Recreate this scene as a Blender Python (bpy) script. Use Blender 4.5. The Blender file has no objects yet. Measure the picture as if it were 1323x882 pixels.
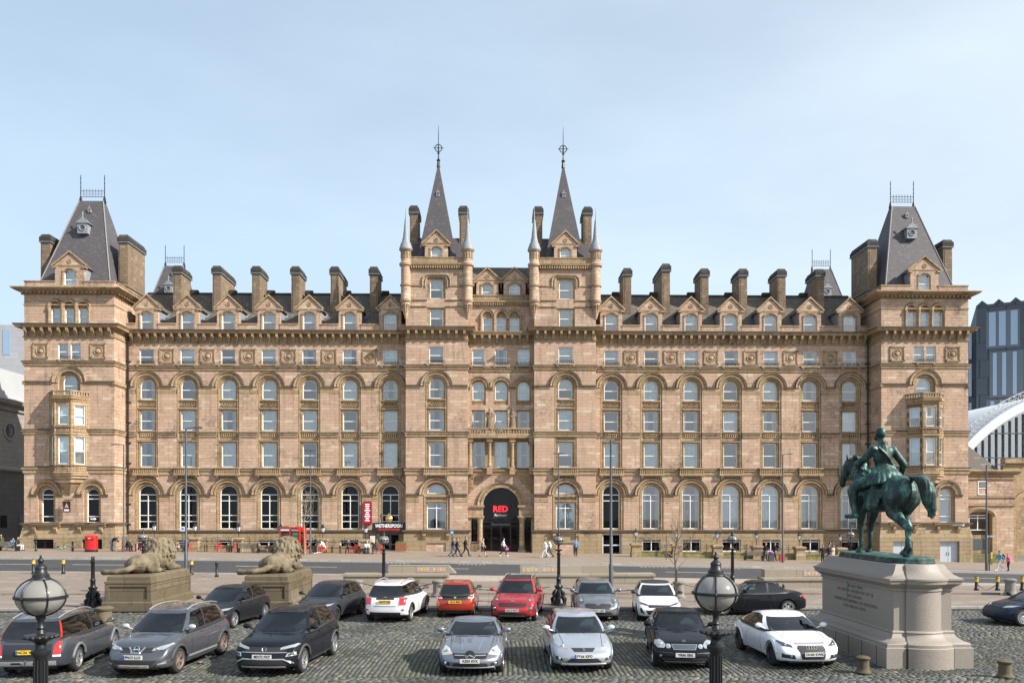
import bpy, bmesh, math, random
from math import sin, cos, pi, radians, sqrt, atan2
from mathutils import Vector, Matrix
from mathutils.bvhtree import BVHTree
random.seed(7)
scene = bpy.context.scene
COL = scene.collection

# ---------------------------------------------------------------- camera
cam_d = bpy.data.cameras.new('camera'); cam = bpy.data.objects.new('camera', cam_d); COL.objects.link(cam)
cam.location = (0, 0, 4.4); cam.rotation_euler = (radians(90), 0, radians(-1.0))
cam_d.sensor_width = 36; cam_d.lens = 28.0; cam_d.shift_y = 219/1323
cam_d.clip_start = 0.1; cam_d.clip_end = 3000
scene.camera = cam
# ---------------------------------------------------------------- sky and sun
SUN = Vector((2.2, -1.0, 1.7)).normalized()          # direction towards the sun
world = bpy.data.worlds.new('World'); scene.world = world; world.use_nodes = True
wt = world.node_tree; wt.nodes.clear()
wo = wt.nodes.new('ShaderNodeOutputWorld'); wb = wt.nodes.new('ShaderNodeBackground')
sky = wt.nodes.new('ShaderNodeTexSky'); sky.sky_type = 'NISHITA'; sky.sun_disc = False
sky.sun_elevation = math.asin(SUN.z); sky.sun_rotation = atan2(SUN.x, SUN.y)
sky.air_density = 1.25; sky.dust_density = 1.6; sky.ozone_density = 2.2; sky.altitude = 0
# thin high cloud and haze: a pale veil, thicker towards the horizon and brighter towards the sun
WN = wt.nodes.new; WL = wt.links.new
tc = WN('ShaderNodeTexCoord'); mp = WN('ShaderNodeMapping'); mp.inputs['Scale'].default_value = (1.1, 2.2, 4.2); mp.inputs['Rotation'].default_value = (0.0, 0.5, 0.3)
nz = WN('ShaderNodeTexNoise'); nz.inputs['Scale'].default_value = 1.5; nz.inputs['Detail'].default_value = 7; nz.inputs['Roughness'].default_value = 0.5
rp = WN('ShaderNodeMapRange'); rp.inputs[1].default_value = 0.35; rp.inputs[2].default_value = 0.75; rp.inputs[3].default_value = -0.08; rp.inputs[4].default_value = 0.16
sz = WN('ShaderNodeSeparateXYZ'); rz_ = WN('ShaderNodeMapRange'); rz_.inputs[1].default_value = 0.0; rz_.inputs[2].default_value = 1.0; rz_.inputs[3].default_value = 1.0; rz_.inputs[4].default_value = 0.38
WL(tc.outputs['Generated'], mp.inputs[0]); WL(mp.outputs[0], nz.inputs[0]); WL(nz.outputs[0], rp.inputs[0]); WL(tc.outputs['Generated'], sz.inputs[0]); WL(sz.outputs[2], rz_.inputs[0])
ad_ = WN('ShaderNodeMath'); ad_.operation = 'ADD'; ad_.use_clamp = True; WL(rp.outputs[0], ad_.inputs[0]); WL(rz_.outputs[0], ad_.inputs[1])
dt = WN('ShaderNodeVectorMath'); dt.operation = 'DOT_PRODUCT'; dt.inputs[1].default_value = SUN; WL(tc.outputs['Generated'], dt.inputs[0])
rs = WN('ShaderNodeMapRange'); rs.interpolation_type = 'SMOOTHSTEP'; rs.inputs[1].default_value = -0.35; rs.inputs[2].default_value = 0.95; WL(dt.outputs['Value'], rs.inputs[0])
vc = WN('ShaderNodeMix'); vc.data_type = 'RGBA'; vc.inputs[6].default_value = (5.3, 6.8, 8.35, 1); vc.inputs[7].default_value = (8.3, 8.9, 9.3, 1); WL(rs.outputs[0], vc.inputs[0])
mx = WN('ShaderNodeMix'); mx.data_type = 'RGBA'
WL(ad_.outputs[0], mx.inputs[0]); WL(sky.outputs[0], mx.inputs[6]); WL(vc.outputs[2], mx.inputs[7]); WL(mx.outputs[2], wb.inputs[0]); WL(wb.outputs[0], wo.inputs[0])
wb.inputs[1].default_value = 0.08
sd = bpy.data.lights.new('sun', 'SUN'); so = bpy.data.objects.new('sun', sd); COL.objects.link(so)
sd.energy = 5.0; sd.angle = radians(0.5); sd.color = (1.0, 0.945, 0.86)
so.rotation_euler = SUN.to_track_quat('Z', 'Y').to_euler(); so.location = (60, -30, 60)
scene.view_settings.view_transform = 'Standard'; scene.view_settings.look = 'None'
scene.view_settings.exposure = 0.72; scene.view_settings.gamma = 1.0
scene.render.engine = 'CYCLES'

# ---------------------------------------------------------------- helpers
class MB:
    """collects faces of one mesh"""
    def __init__(s): s.v = []; s.f = []; s.m = []; s.M = None
    def add(s, vs, fs, mi=0):
        b = len(s.v)
        if s.M is not None: vs = [tuple(s.M @ Vector(p)) for p in vs]
        s.v.extend(vs)
        for f in fs: s.f.append(tuple(b+i for i in f)); s.m.append(mi)
        return s
    def quad(s, a, b, c, d, mi=0): return s.add([a, b, c, d], [(0, 1, 2, 3)], mi)
    def box(s, x0, x1, y0, y1, z0, z1, mi=0):
        return s.add([(x0,y0,z0),(x1,y0,z0),(x1,y1,z0),(x0,y1,z0),(x0,y0,z1),(x1,y0,z1),(x1,y1,z1),(x0,y1,z1)],
                     [(0,3,2,1),(4,5,6,7),(0,1,5,4),(1,2,6,5),(2,3,7,6),(3,0,4,7)], mi)
    def cbox(s, cx, cy, z0, w, d, h, mi=0): return s.box(cx-w/2, cx+w/2, cy-d/2, cy+d/2, z0, z0+h, mi)
    def prism(s, poly, axis, a0, a1, mi=0):
        """poly of 2D points extruded along an axis: 'x' takes (y,z), 'y' takes (x,z), 'z' takes (x,y)"""
        n = len(poly)
        def P(p, a): return (a, p[0], p[1]) if axis == 'x' else ((p[0], a, p[1]) if axis == 'y' else (p[0], p[1], a))
        vs = [P(p, a0) for p in poly]+[P(p, a1) for p in poly]
        fs = [tuple(range(n))[::-1], tuple(range(n, 2*n))]+[(i, (i+1) % n, n+(i+1) % n, n+i) for i in range(n)]
        return s.add(vs, fs, mi)
    def lathe(s, prof, n=16, c=(0, 0, 0), mi=0, a0=0, a1=2*pi, cap=True, sx=1, sy=1):
        """prof of (r, z) turned about z"""
        full = abs(a1-a0-2*pi) < 1e-6; k = n if full else n+1
        vs = [(c[0]+sx*r*cos(a0+(a1-a0)*i/n), c[1]+sy*r*sin(a0+(a1-a0)*i/n), c[2]+z) for r, z in prof for i in range(k)]
        fs = []
        for j in range(len(prof)-1):
            for i in range(n):
                a = j*k+i; b = j*k+(i+1) % k
                fs.append((a, b, b+k, a+k))
        if cap:
            if prof[0][0] > 1e-4: fs.append(tuple(range(k))[::-1])
            if prof[-1][0] > 1e-4: fs.append(tuple(range((len(prof)-1)*k, len(prof)*k)))
        return s.add(vs, fs, mi)
    def tube(s, pts, rad, n=8, mi=0, cap=True):
        """tapering tube along points"""
        pts = [Vector(p) for p in pts]
        if not isinstance(rad, (list, tuple)): rad = [rad]*len(pts)
        vs = []; up = Vector((0, 0, 1)); pu = None
        for i, p in enumerate(pts):
            t = (pts[min(i+1, len(pts)-1)]-pts[max(i-1, 0)]).normalized()
            if pu is None:
                pu = t.cross(up)
                if pu.length < 1e-3: pu = t.cross(Vector((1, 0, 0)))
            pu = (pu - t*pu.dot(t)).normalized(); w = t.cross(pu)
            for k in range(n):
                a = 2*pi*k/n; vs.append(tuple(p+(pu*cos(a)+w*sin(a))*rad[i]))
        fs = []
        for j in range(len(pts)-1):
            for k in range(n):
                a = j*n+k; b = j*n+(k+1) % n; fs.append((a, b, b+n, a+n))
        if cap: fs += [tuple(range(n))[::-1], tuple(range((len(pts)-1)*n, len(pts)*n))]
        return s.add(vs, fs, mi)
    def ball(s, c, r, n=10, mi=0):
        if not isinstance(r, (tuple, list)): r = (r, r, r)
        m = max(4, n*2//3); vs = []; fs = []
        for j in range(m+1):
            t = -pi/2+pi*j/m
            for i in range(n): vs.append((c[0]+r[0]*cos(t)*cos(2*pi*i/n), c[1]+r[1]*cos(t)*sin(2*pi*i/n), c[2]+r[2]*sin(t)))
        for j in range(m):
            for i in range(n):
                a = j*n+i; b = j*n+(i+1) % n; fs.append((a, b, b+n, a+n))
        return s.add(vs, fs, mi)
    def mesh(s, name, mats, smooth=None, recalc=True, merge=0):
        me = bpy.data.meshes.new(name); me.from_pydata(s.v, [], s.f)
        for m in (mats if isinstance(mats, (list, tuple)) else [mats]): me.materials.append(m)
        if any(s.m): me.polygons.foreach_set('material_index', s.m)
        if recalc or merge:
            bm = bmesh.new(); bm.from_mesh(me)
            if merge: bmesh.ops.remove_doubles(bm, verts=bm.verts, dist=merge)
            if recalc: bmesh.ops.recalc_face_normals(bm, faces=bm.faces)
            bm.to_mesh(me); bm.free()
        if smooth:
            me.polygons.foreach_set('use_smooth', [True]*len(me.polygons)); me.set_sharp_from_angle(angle=radians(smooth))
        me.update(); return me
    def build(s, name, mats, parent=None, loc=(0, 0, 0), smooth=None, recalc=True, merge=0):
        return put(name, s.mesh(name, mats, smooth, recalc, merge), parent, loc)
def put(name, me, parent=None, loc=(0, 0, 0), rz=0, scale=None):
    o = bpy.data.objects.new(name, me); COL.objects.link(o)
    o.location = loc; o.rotation_euler = (0, 0, rz)
    if scale: o.scale = scale
    if parent: o.parent = parent
    return o
def thing(name, label, cat, loc=(0, 0, 0), rz=0, group=None):
    o = bpy.data.objects.new(name, None); COL.objects.link(o); o.empty_display_size = 0.3
    o.location = loc; o.rotation_euler = (0, 0, rz)
    return tag(o, label, cat, group)
def tag(o, label, cat, group=None):
    o['label'] = label; o['category'] = cat
    if group: o['group'] = group
    return o
def struct(o): o['kind'] = 'structure'; return o
def stuff(o): o['kind'] = 'stuff'; return o
def dup(root, loc, rz=0, label=None, scale=None):
    r = root.copy(); COL.objects.link(r); r.location = loc; r.rotation_euler = (0, 0, rz)
    if scale: r.scale = (scale,)*3
    if label: r['label'] = label
    for ch in list(root.children):
        c = ch.copy(); COL.objects.link(c); c.parent = r
        for g in ch.children:
            d = g.copy(); COL.objects.link(d); d.parent = c
    return r
def text_mesh(body, size, mat, extrude=0.004, align='CENTER', bold=0.0):
    cu = bpy.data.curves.new('lettering', 'FONT'); cu.body = body; cu.size = size; cu.align_x = align; cu.align_y = 'CENTER'
    cu.extrude = extrude; cu.offset = bold; cu.resolution_u = 2
    o = bpy.data.objects.new('lettering', cu); COL.objects.link(o)
    dg = bpy.context.evaluated_depsgraph_get(); me = bpy.data.meshes.new_from_object(o.evaluated_get(dg))
    bpy.data.objects.remove(o); bpy.data.curves.remove(cu)
    me.materials.clear(); me.materials.append(mat); return me

# ---------------------------------------------------------------- materials
def mat(name, col, rough=0.7, metal=0.0, noise=None, bump=0.0, bscale=8.0, coat=0.0, spec=0.5, emit=None):
    """principled material; noise=(scale, amount) varies the colour, bump gives fine relief"""
    m = bpy.data.materials.new(name); m.use_nodes = True; nt = m.node_tree; b = nt.nodes['Principled BSDF']
    b.inputs['Base Color'].default_value = (*col, 1); b.inputs['Roughness'].default_value = rough; b.inputs['Metallic'].default_value = metal
    b.inputs['Coat Weight'].default_value = coat; b.inputs['Coat Roughness'].default_value = 0.03; b.inputs['Specular IOR Level'].default_value = spec
    if emit: b.inputs['Emission Color'].default_value = (*emit[0], 1); b.inputs['Emission Strength'].default_value = emit[1]
    if noise or bump:
        g = nt.nodes.new('ShaderNodeNewGeometry')
    if noise:
        n = nt.nodes.new('ShaderNodeTexNoise'); n.inputs['Scale'].default_value = noise[0]; n.inputs['Detail'].default_value = 6; n.inputs['Roughness'].default_value = 0.65
        nt.links.new(g.outputs['Position'], n.inputs['Vector'])
        r = nt.nodes.new('ShaderNodeMapRange'); r.inputs[1].default_value = 0.3; r.inputs[2].default_value = 0.7; r.inputs[3].default_value = 1-noise[1]; r.inputs[4].default_value = 1+noise[1]*0.6
        nt.links.new(n.outputs[0], r.inputs[0])
        mu = nt.nodes.new('ShaderNodeVectorMath'); mu.operation = 'SCALE'; mu.inputs[0].default_value = col
        nt.links.new(r.outputs[0], mu.inputs['Scale']); nt.links.new(mu.outputs[0], b.inputs['Base Color'])
    if bump:
        n2 = nt.nodes.new('ShaderNodeTexNoise'); n2.inputs['Scale'].default_value = bscale; n2.inputs['Detail'].default_value = 5
        nt.links.new(g.outputs['Position'], n2.inputs['Vector'])
        bu = nt.nodes.new('ShaderNodeBump'); bu.inputs['Strength'].default_value = 0.6; bu.inputs['Distance'].default_value = bump
        nt.links.new(n2.outputs[0], bu.inputs['Height']); nt.links.new(bu.outputs[0], b.inputs['Normal'])
    return m
def masonry(name, c1, c2, c3, cm, bw, bh, mortar=0.012, stain=0.35, rough=0.85, bumpd=0.012, floor=False, soot=(0.07, 0.055, 0.045), topdirt=0.0, pits=0.0, streak=0.0):
    """coursed blocks: two block colours, a third scattered in, joints, grime with its own shape"""
    m = bpy.data.materials.new(name); m.use_nodes = True; nt = m.node_tree; b = nt.nodes['Principled BSDF']; L = nt.links.new
    N = lambda t: nt.nodes.new(t)
    g = N('ShaderNodeNewGeometry'); sp = N('ShaderNodeSeparateXYZ'); L(g.outputs['Position'], sp.inputs[0])
    cb = N('ShaderNodeCombineXYZ')
    if floor: L(sp.outputs[0], cb.inputs[0]); L(sp.outputs[1], cb.inputs[1])
    else:
        ad = N('ShaderNodeMath'); L(sp.outputs[0], ad.inputs[0]); L(sp.outputs[1], ad.inputs[1]); L(ad.outputs[0], cb.inputs[0]); L(sp.outputs[2], cb.inputs[1])
    def brick(w, h, a, bb, mo, ms):
        t = N('ShaderNodeTexBrick'); t.inputs['Scale'].default_value = 1; t.inputs['Brick Width'].default_value = w; t.inputs['Row Height'].default_value = h
        t.inputs['Mortar Size'].default_value = ms; t.inputs['Mortar Smooth'].default_value = 0.3; t.inputs['Bias'].default_value = 0
        t.inputs['Color1'].default_value = (*a, 1); t.inputs['Color2'].default_value = (*bb, 1); t.inputs['Mortar'].default_value = (*mo, 1)
        L(cb.outputs[0], t.inputs['Vector']); return t
    t1 = brick(bw, bh, c1, c2, cm, mortar)
    t2 = brick(bw, bh, (0, 0, 0), (1, 1, 1), (0, 0, 0), mortar); t2.offset_frequency = 2
    # scattered odd blocks
    pw = N('ShaderNodeMath'); pw.operation = 'POWER'; pw.inputs[1].default_value = 3.0; L(t2.outputs[0], pw.inputs[0])
    mA = N('ShaderNodeMix'); mA.data_type = 'RGBA'; mA.inputs[7].default_value = (*c3, 1)
    L(pw.outputs[0], mA.inputs[0]); L(t1.outputs[0], mA.inputs[6])
    def noise(sc, de=6, ro=0.6):
        n = N('ShaderNodeTexNoise'); n.inputs['Scale'].default_value = sc; n.inputs['Detail'].default_value = de; n.inputs['Roughness'].default_value = ro
        L(g.outputs['Position'], n.inputs['Vector']); return n
    n1 = noise(0.35); n2 = noise(3.5, 8, 0.7)
    mu = N('ShaderNodeMath'); mu.operation = 'MULTIPLY'; L(n1.outputs[0], mu.inputs[0]); L(n2.outputs[0], mu.inputs[1])
    r = N('ShaderNodeMapRange'); r.inputs[1].default_value = 0.27; r.inputs[2].default_value = 0.42; r.inputs[3].default_value = 0; r.inputs[4].default_value = stain
    L(mu.outputs[0], r.inputs[0])
    mB = N('ShaderNodeMix'); mB.data_type = 'RGBA'; mB.inputs[7].default_value = (*soot, 1); L(mA.outputs[2], mB.inputs[6]); L(r.outputs[0], mB.inputs[0])
    n3 = noise(22, 4, 0.7); r3 = N('ShaderNodeMapRange'); r3.inputs[1].default_value = 0.3; r3.inputs[2].default_value = 0.7; r3.inputs[3].default_value = 0.86; r3.inputs[4].default_value = 1.1
    L(n3.outputs[0], r3.inputs[0]); vm = N('ShaderNodeVectorMath'); vm.operation = 'SCALE'; L(mB.outputs[2], vm.inputs[0]); L(r3.outputs[0], vm.inputs['Scale'])
    last = vm.outputs[0]
    if pits:                                         # dark weathered beds and pits in the stone
        mpp = N('ShaderNodeMapping'); mpp.inputs['Scale'].default_value = (1.5, 1.5, 8.0); L(g.outputs['Position'], mpp.inputs[0])
        np_ = N('ShaderNodeTexNoise'); np_.inputs['Scale'].default_value = 1.0; np_.inputs['Detail'].default_value = 5; np_.inputs['Roughness'].default_value = 0.6; L(mpp.outputs[0], np_.inputs['Vector'])
        rpp = N('ShaderNodeMapRange'); rpp.inputs[1].default_value = 0.62; rpp.inputs[2].default_value = 0.72; rpp.inputs[3].default_value = 0; rpp.inputs[4].default_value = pits; L(np_.outputs[0], rpp.inputs[0])
        mP = N('ShaderNodeMix'); mP.data_type = 'RGBA'; mP.inputs[7].default_value = (0.11, 0.085, 0.065, 1); L(rpp.outputs[0], mP.inputs[0]); L(last, mP.inputs[6]); last = mP.outputs[2]
    if streak:                                       # rain streaks and soot runs down the face
        mps = N('ShaderNodeMapping'); mps.inputs['Scale'].default_value = (2.4, 2.4, 0.22); L(g.outputs['Position'], mps.inputs[0])
        ns = N('ShaderNodeTexNoise'); ns.inputs['Scale'].default_value = 1.0; ns.inputs['Detail'].default_value = 7; ns.inputs['Roughness'].default_value = 0.65; L(mps.outputs[0], ns.inputs['Vector'])
        rs_ = N('ShaderNodeMapRange'); rs_.inputs[1].default_value = 0.52; rs_.inputs[2].default_value = 0.72; rs_.inputs[3].default_value = 0; rs_.inputs[4].default_value = streak; L(ns.outputs[0], rs_.inputs[0])
        mS = N('ShaderNodeMix'); mS.data_type = 'RGBA'; mS.inputs[7].default_value = (0.10, 0.078, 0.058, 1); L(rs_.outputs[0], mS.inputs[0]); L(last, mS.inputs[6]); last = mS.outputs[2]
    if topdirt:                                      # weathered upper faces of ledges
        sn = N('ShaderNodeSeparateXYZ'); L(g.outputs['True Normal'], sn.inputs[0])
        rt = N('ShaderNodeMapRange'); rt.inputs[1].default_value = 0.25; rt.inputs[2].default_value = 0.7; rt.inputs[3].default_value = 0; rt.inputs[4].default_value = topdirt
        L(sn.outputs[2], rt.inputs[0]); mC = N('ShaderNodeMix'); mC.data_type = 'RGBA'; mC.inputs[7].default_value = (0.06, 0.055, 0.045, 1)
        L(rt.outputs[0], mC.inputs[0]); L(last, mC.inputs[6]); last = mC.outputs[2]
    L(last, b.inputs['Base Color']); b.inputs['Roughness'].default_value = rough; b.inputs['Specular IOR Level'].default_value = 0.25
    iv = N('ShaderNodeMath'); iv.operation = 'SUBTRACT'; iv.inputs[0].default_value = 1; L(t1.outputs['Fac'], iv.inputs[1])
    ab = N('ShaderNodeMath'); ab.operation = 'MULTIPLY_ADD'; L(n2.outputs[0], ab.inputs[0]); ab.inputs[1].default_value = 0.7; L(iv.outputs[0], ab.inputs[2])
    bu = N('ShaderNodeBump'); bu.inputs['Strength'].default_value = 0.8; bu.inputs['Distance'].default_value = bumpd; L(ab.outputs[0], bu.inputs['Height']); L(bu.outputs[0], b.inputs['Normal'])
    return m
def glass(name, tint, refl, rough=0.02, k=1.0):
    m = bpy.data.materials.new(name); m.use_nodes = True; nt = m.node_tree; nt.nodes.clear(); N = nt.nodes.new; L = nt.links.new
    o = N('ShaderNodeOutputMaterial'); mxs = N('ShaderNodeMixShader'); tr = N('ShaderNodeBsdfTransparent'); gl = N('ShaderNodeBsdfGlossy')
    tr.inputs[0].default_value = (*tint, 1); gl.inputs['Roughness'].default_value = rough; gl.inputs[0].default_value = (1, 1, 1, 1)
    fr = N('ShaderNodeFresnel'); fr.inputs['IOR'].default_value = 1.5
    ma = N('ShaderNodeMath'); ma.operation = 'MULTIPLY_ADD'; ma.use_clamp = True; L(fr.outputs[0], ma.inputs[0]); ma.inputs[1].default_value = k; ma.inputs[2].default_value = refl
    g = N('ShaderNodeNewGeometry'); n = N('ShaderNodeTexNoise'); n.inputs['Scale'].default_value = 0.7; L(g.outputs['Position'], n.inputs['Vector'])
    bu = N('ShaderNodeBump'); bu.inputs['Strength'].default_value = 0.25; bu.inputs['Distance'].default_value = 0.01; L(n.outputs[0], bu.inputs['Height']); L(bu.outputs[0], gl.inputs['Normal'])
    L(ma.outputs[0], mxs.inputs[0]); L(tr.outputs[0], mxs.inputs[1]); L(gl.outputs[0], mxs.inputs[2]); L(mxs.outputs[0], o.inputs[0])
    return m
STONE = masonry('pink_sandstone', (0.485, 0.33, 0.235), (0.365, 0.242, 0.174), (0.56, 0.43, 0.315), (0.22, 0.145, 0.10), 0.95, 0.33, stain=0.58, pits=0.95, streak=0.45)
DRESS = masonry('tan_sandstone', (0.375, 0.262, 0.150), (0.295, 0.202, 0.118), (0.44, 0.33, 0.21), (0.15, 0.105, 0.065), 1.1, 0.45, stain=0.8, topdirt=0.85, pits=0.7, streak=0.6)
WEATH = masonry('blackened_ledge_stone', (0.08, 0.065, 0.05), (0.06, 0.05, 0.04), (0.14, 0.11, 0.08), (0.04, 0.033, 0.026), 1.3, 0.5, stain=0.3)
PLINTH = masonry('plinth_sandstone', (0.345, 0.255, 0.148), (0.245, 0.18, 0.105), (0.375, 0.30, 0.205), (0.14, 0.10, 0.065), 1.25, 0.42, stain=0.8, bumpd=0.03, pits=0.7, streak=0.5)
CHIM = masonry('chimney_stone', (0.235, 0.168, 0.108), (0.125, 0.094, 0.068), (0.30, 0.225, 0.15), (0.08, 0.065, 0.05), 0.6, 0.33, stain=0.95, streak=0.8, pits=0.6)
SOOT = masonry('sooty_stone', (0.045, 0.043, 0.04), (0.033, 0.032, 0.031), (0.075, 0.07, 0.06), (0.02, 0.02, 0.02), 0.5, 0.4, stain=0.4)
SLATE = masonry('purple_slate', (0.098, 0.090, 0.098), (0.072, 0.067, 0.074), (0.125, 0.115, 0.12), (0.04, 0.037, 0.042), 0.3, 0.2, mortar=0.012, stain=0.35, rough=0.6, soot=(0.13, 0.12, 0.11))
DSLATE = masonry('mossy_slate', (0.13, 0.118, 0.107), (0.085, 0.079, 0.075), (0.20, 0.172, 0.13), (0.025, 0.025, 0.025), 0.35, 0.25, mortar=0.015, stain=0.6, rough=0.75, soot=(0.12, 0.10, 0.06))
LEAD = mat('lead_sheet', (0.23, 0.25, 0.275), 0.6, 0.0, noise=(6, 0.25))
WHITE = mat('white_sash_paint', (0.80, 0.80, 0.78), 0.45)
DARKROOM = mat('painted_room_dark', (0.014, 0.013, 0.012), 0.9)  # near-black colour stands in for the shade of unlit rooms
CURT = mat('net_curtain', (0.60, 0.67, 0.69), 0.9, noise=(1.5, 0.25))
CURT2 = mat('drape', (0.32, 0.35, 0.36), 0.9, noise=(1.5, 0.3))
BLIND = mat('roller_blind', (0.50, 0.55, 0.55), 0.85, noise=(0.6, 0.15))
WGLASS = glass('window_glass', (0.90, 0.94, 0.95), 0.16)
DGLASS = glass('bar_glass', (0.55, 0.57, 0.57), 0.0, k=0.6)
IRON = mat('black_iron', (0.015, 0.016, 0.018), 0.42, 0.2, bump=0.004, bscale=30)
GREYMET = mat('grey_steel', (0.085, 0.10, 0.115), 0.45, 0.4)
# ================================================================ the hotel
HX, HY = 0.3, 83.0
hotel = thing('grand_hotel', 'long pink sandstone Victorian hotel with twin slate spires and corner towers', 'hotel', (HX, HY, 0))
SM = [STONE, DRESS, PLINTH, DARKROOM, WEATH]
def arcpts(cx, zs, r, n=14, a0=0.0, a1=pi): return [(cx+r*cos(a0+(a1-a0)*i/n), zs+r*sin(a0+(a1-a0)*i/n)) for i in range(n+1)]
def wall(mb, x0, x1, z0, z1, ops=(), y=0.0, dep=0.3, mi=0, mr=None):
    """a wall in the plane y with openings (cx, w, zb, zt, arched) and their reveals"""
    mr = mi if mr is None else mr
    cols = {}
    for o in ops: cols.setdefault(round(o[0], 3), []).append(o)
    ks = sorted(cols)
    if not ks: mb.quad((x0,y,z0),(x1,y,z0),(x1,y,z1),(x0,y,z1), mi); return
    bd = [x0]+[(a+b)/2 for a, b in zip(ks, ks[1:])]+[x1]
    for k, xa, xb in zip(ks, bd, bd[1:]):
        z = z0
        for (cx, w, zb, zt, ar) in sorted(cols[k], key=lambda o: o[2]):
            l, r = cx-w/2, cx+w/2
            if zb > z: mb.quad((xa,y,z),(xb,y,z),(xb,y,zb),(xa,y,zb), mi)
            zs = zt-w/2 if ar else zt
            mb.quad((xa,y,zb),(l,y,zb),(l,y,zs),(xa,y,zs), mi); mb.quad((r,y,zb),(xb,y,zb),(xb,y,zs),(r,y,zs), mi)
            out = [(l, zb), (r, zb)]+([(r, zs)] if not ar else [])
            if ar:
                a = arcpts(cx, zs, w/2); T = zt+0.02
                mb.quad((r,y,zs),(xb,y,zs),(xb,y,T),(r,y,T), mi); mb.quad((xa,y,zs),(l,y,zs),(l,y,T),(xa,y,T), mi)
                for p, q in zip(a, a[1:]): mb.quad((p[0],y,p[1]),(p[0],y,T),(q[0],y,T),(q[0],y,q[1]), mi)
                out += a; z = T
            else: out += [(l, zs)]; z = zs
            for p, q in zip(out, out[1:]+out[:1]): mb.quad((p[0],y,p[1]),(q[0],y,q[1]),(q[0],y+dep,q[1]),(p[0],y+dep,p[1]), mr)
        if z < z1: mb.quad((xa,y,z),(xb,y,z),(xb,y,z1),(xa,y,z1), mi)
def arch_ring(mb, cx, zs, prof, n=18, mi=0, a0=0.0, a1=pi):
    """prof of (radius, y) turned round the springing point: an arch moulding"""
    P = [[(cx+r*cos(a0+(a1-a0)*i/n), y, zs+r*sin(a0+(a1-a0)*i/n)) for r, y in prof] for i in range(n+1)]
    k = len(prof)
    mb.add([p for row in P for p in row], [(i*k+j, i*k+j+1, (i+1)*k+j+1, (i+1)*k+j) for i in range(n) for j in range(k-1)]+[tuple(range(k)), tuple(range(n*k, n*k+k))], mi)
def run(mb, x0, x1, prof, mi=0): mb.prism(prof, 'x', x0, x1, mi)      # prof of (y, z)
def rect_ring(mb, x0, x1, y0, y1, prof, mi=0, cap=False):
    """prof of (outset, z) carried round a rectangle"""
    vs = []
    for o, z in prof: vs += [(x0-o,y0-o,z),(x1+o,y0-o,z),(x1+o,y1+o,z),(x0-o,y1+o,z)]
    fs = [(4*j+i, 4*j+(i+1) % 4, 4*j+4+(i+1) % 4, 4*j+4+i) for j in range(len(prof)-1) for i in range(4)]
    if cap: fs.append(tuple(range(4*len(prof)-4, 4*len(prof))))
    mb.add(vs, fs, mi)
BAND = lambda z0, z1, p: [(0.0, z0), (p*0.5, z0+0.05), (p*0.5, z0+(z1-z0)*0.55), (p, z0+(z1-z0)*0.62), (p, z1-0.06), (p*0.3, z1+0.03), (0.0, z1+0.04)]
def band_run(mb, x0, x1, z0, z1, p, y=0.0, mi=1):
    if p > 0.1: mb.box(x0, x1, y-p-0.012, y-p+0.05, z1-0.12, z1-0.02, 4)
    run(mb, x0, x1, [(y-o, z) for o, z in BAND(z0, z1, p)]+[(y+0.1, z1), (y+0.1, z0)], mi)
def band_ring(mb, x0, x1, y0, y1, z0, z1, p, mi=1):
    rect_ring(mb, x0, x1, y0, y1, BAND(z0, z1, p), mi); rect_ring(mb, x0, x1, y0, y1, [(p-0.02, z1-0.13), (p+0.012, z1-0.12), (p+0.012, z1-0.02), (p-0.02, z1)], 4)

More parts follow.
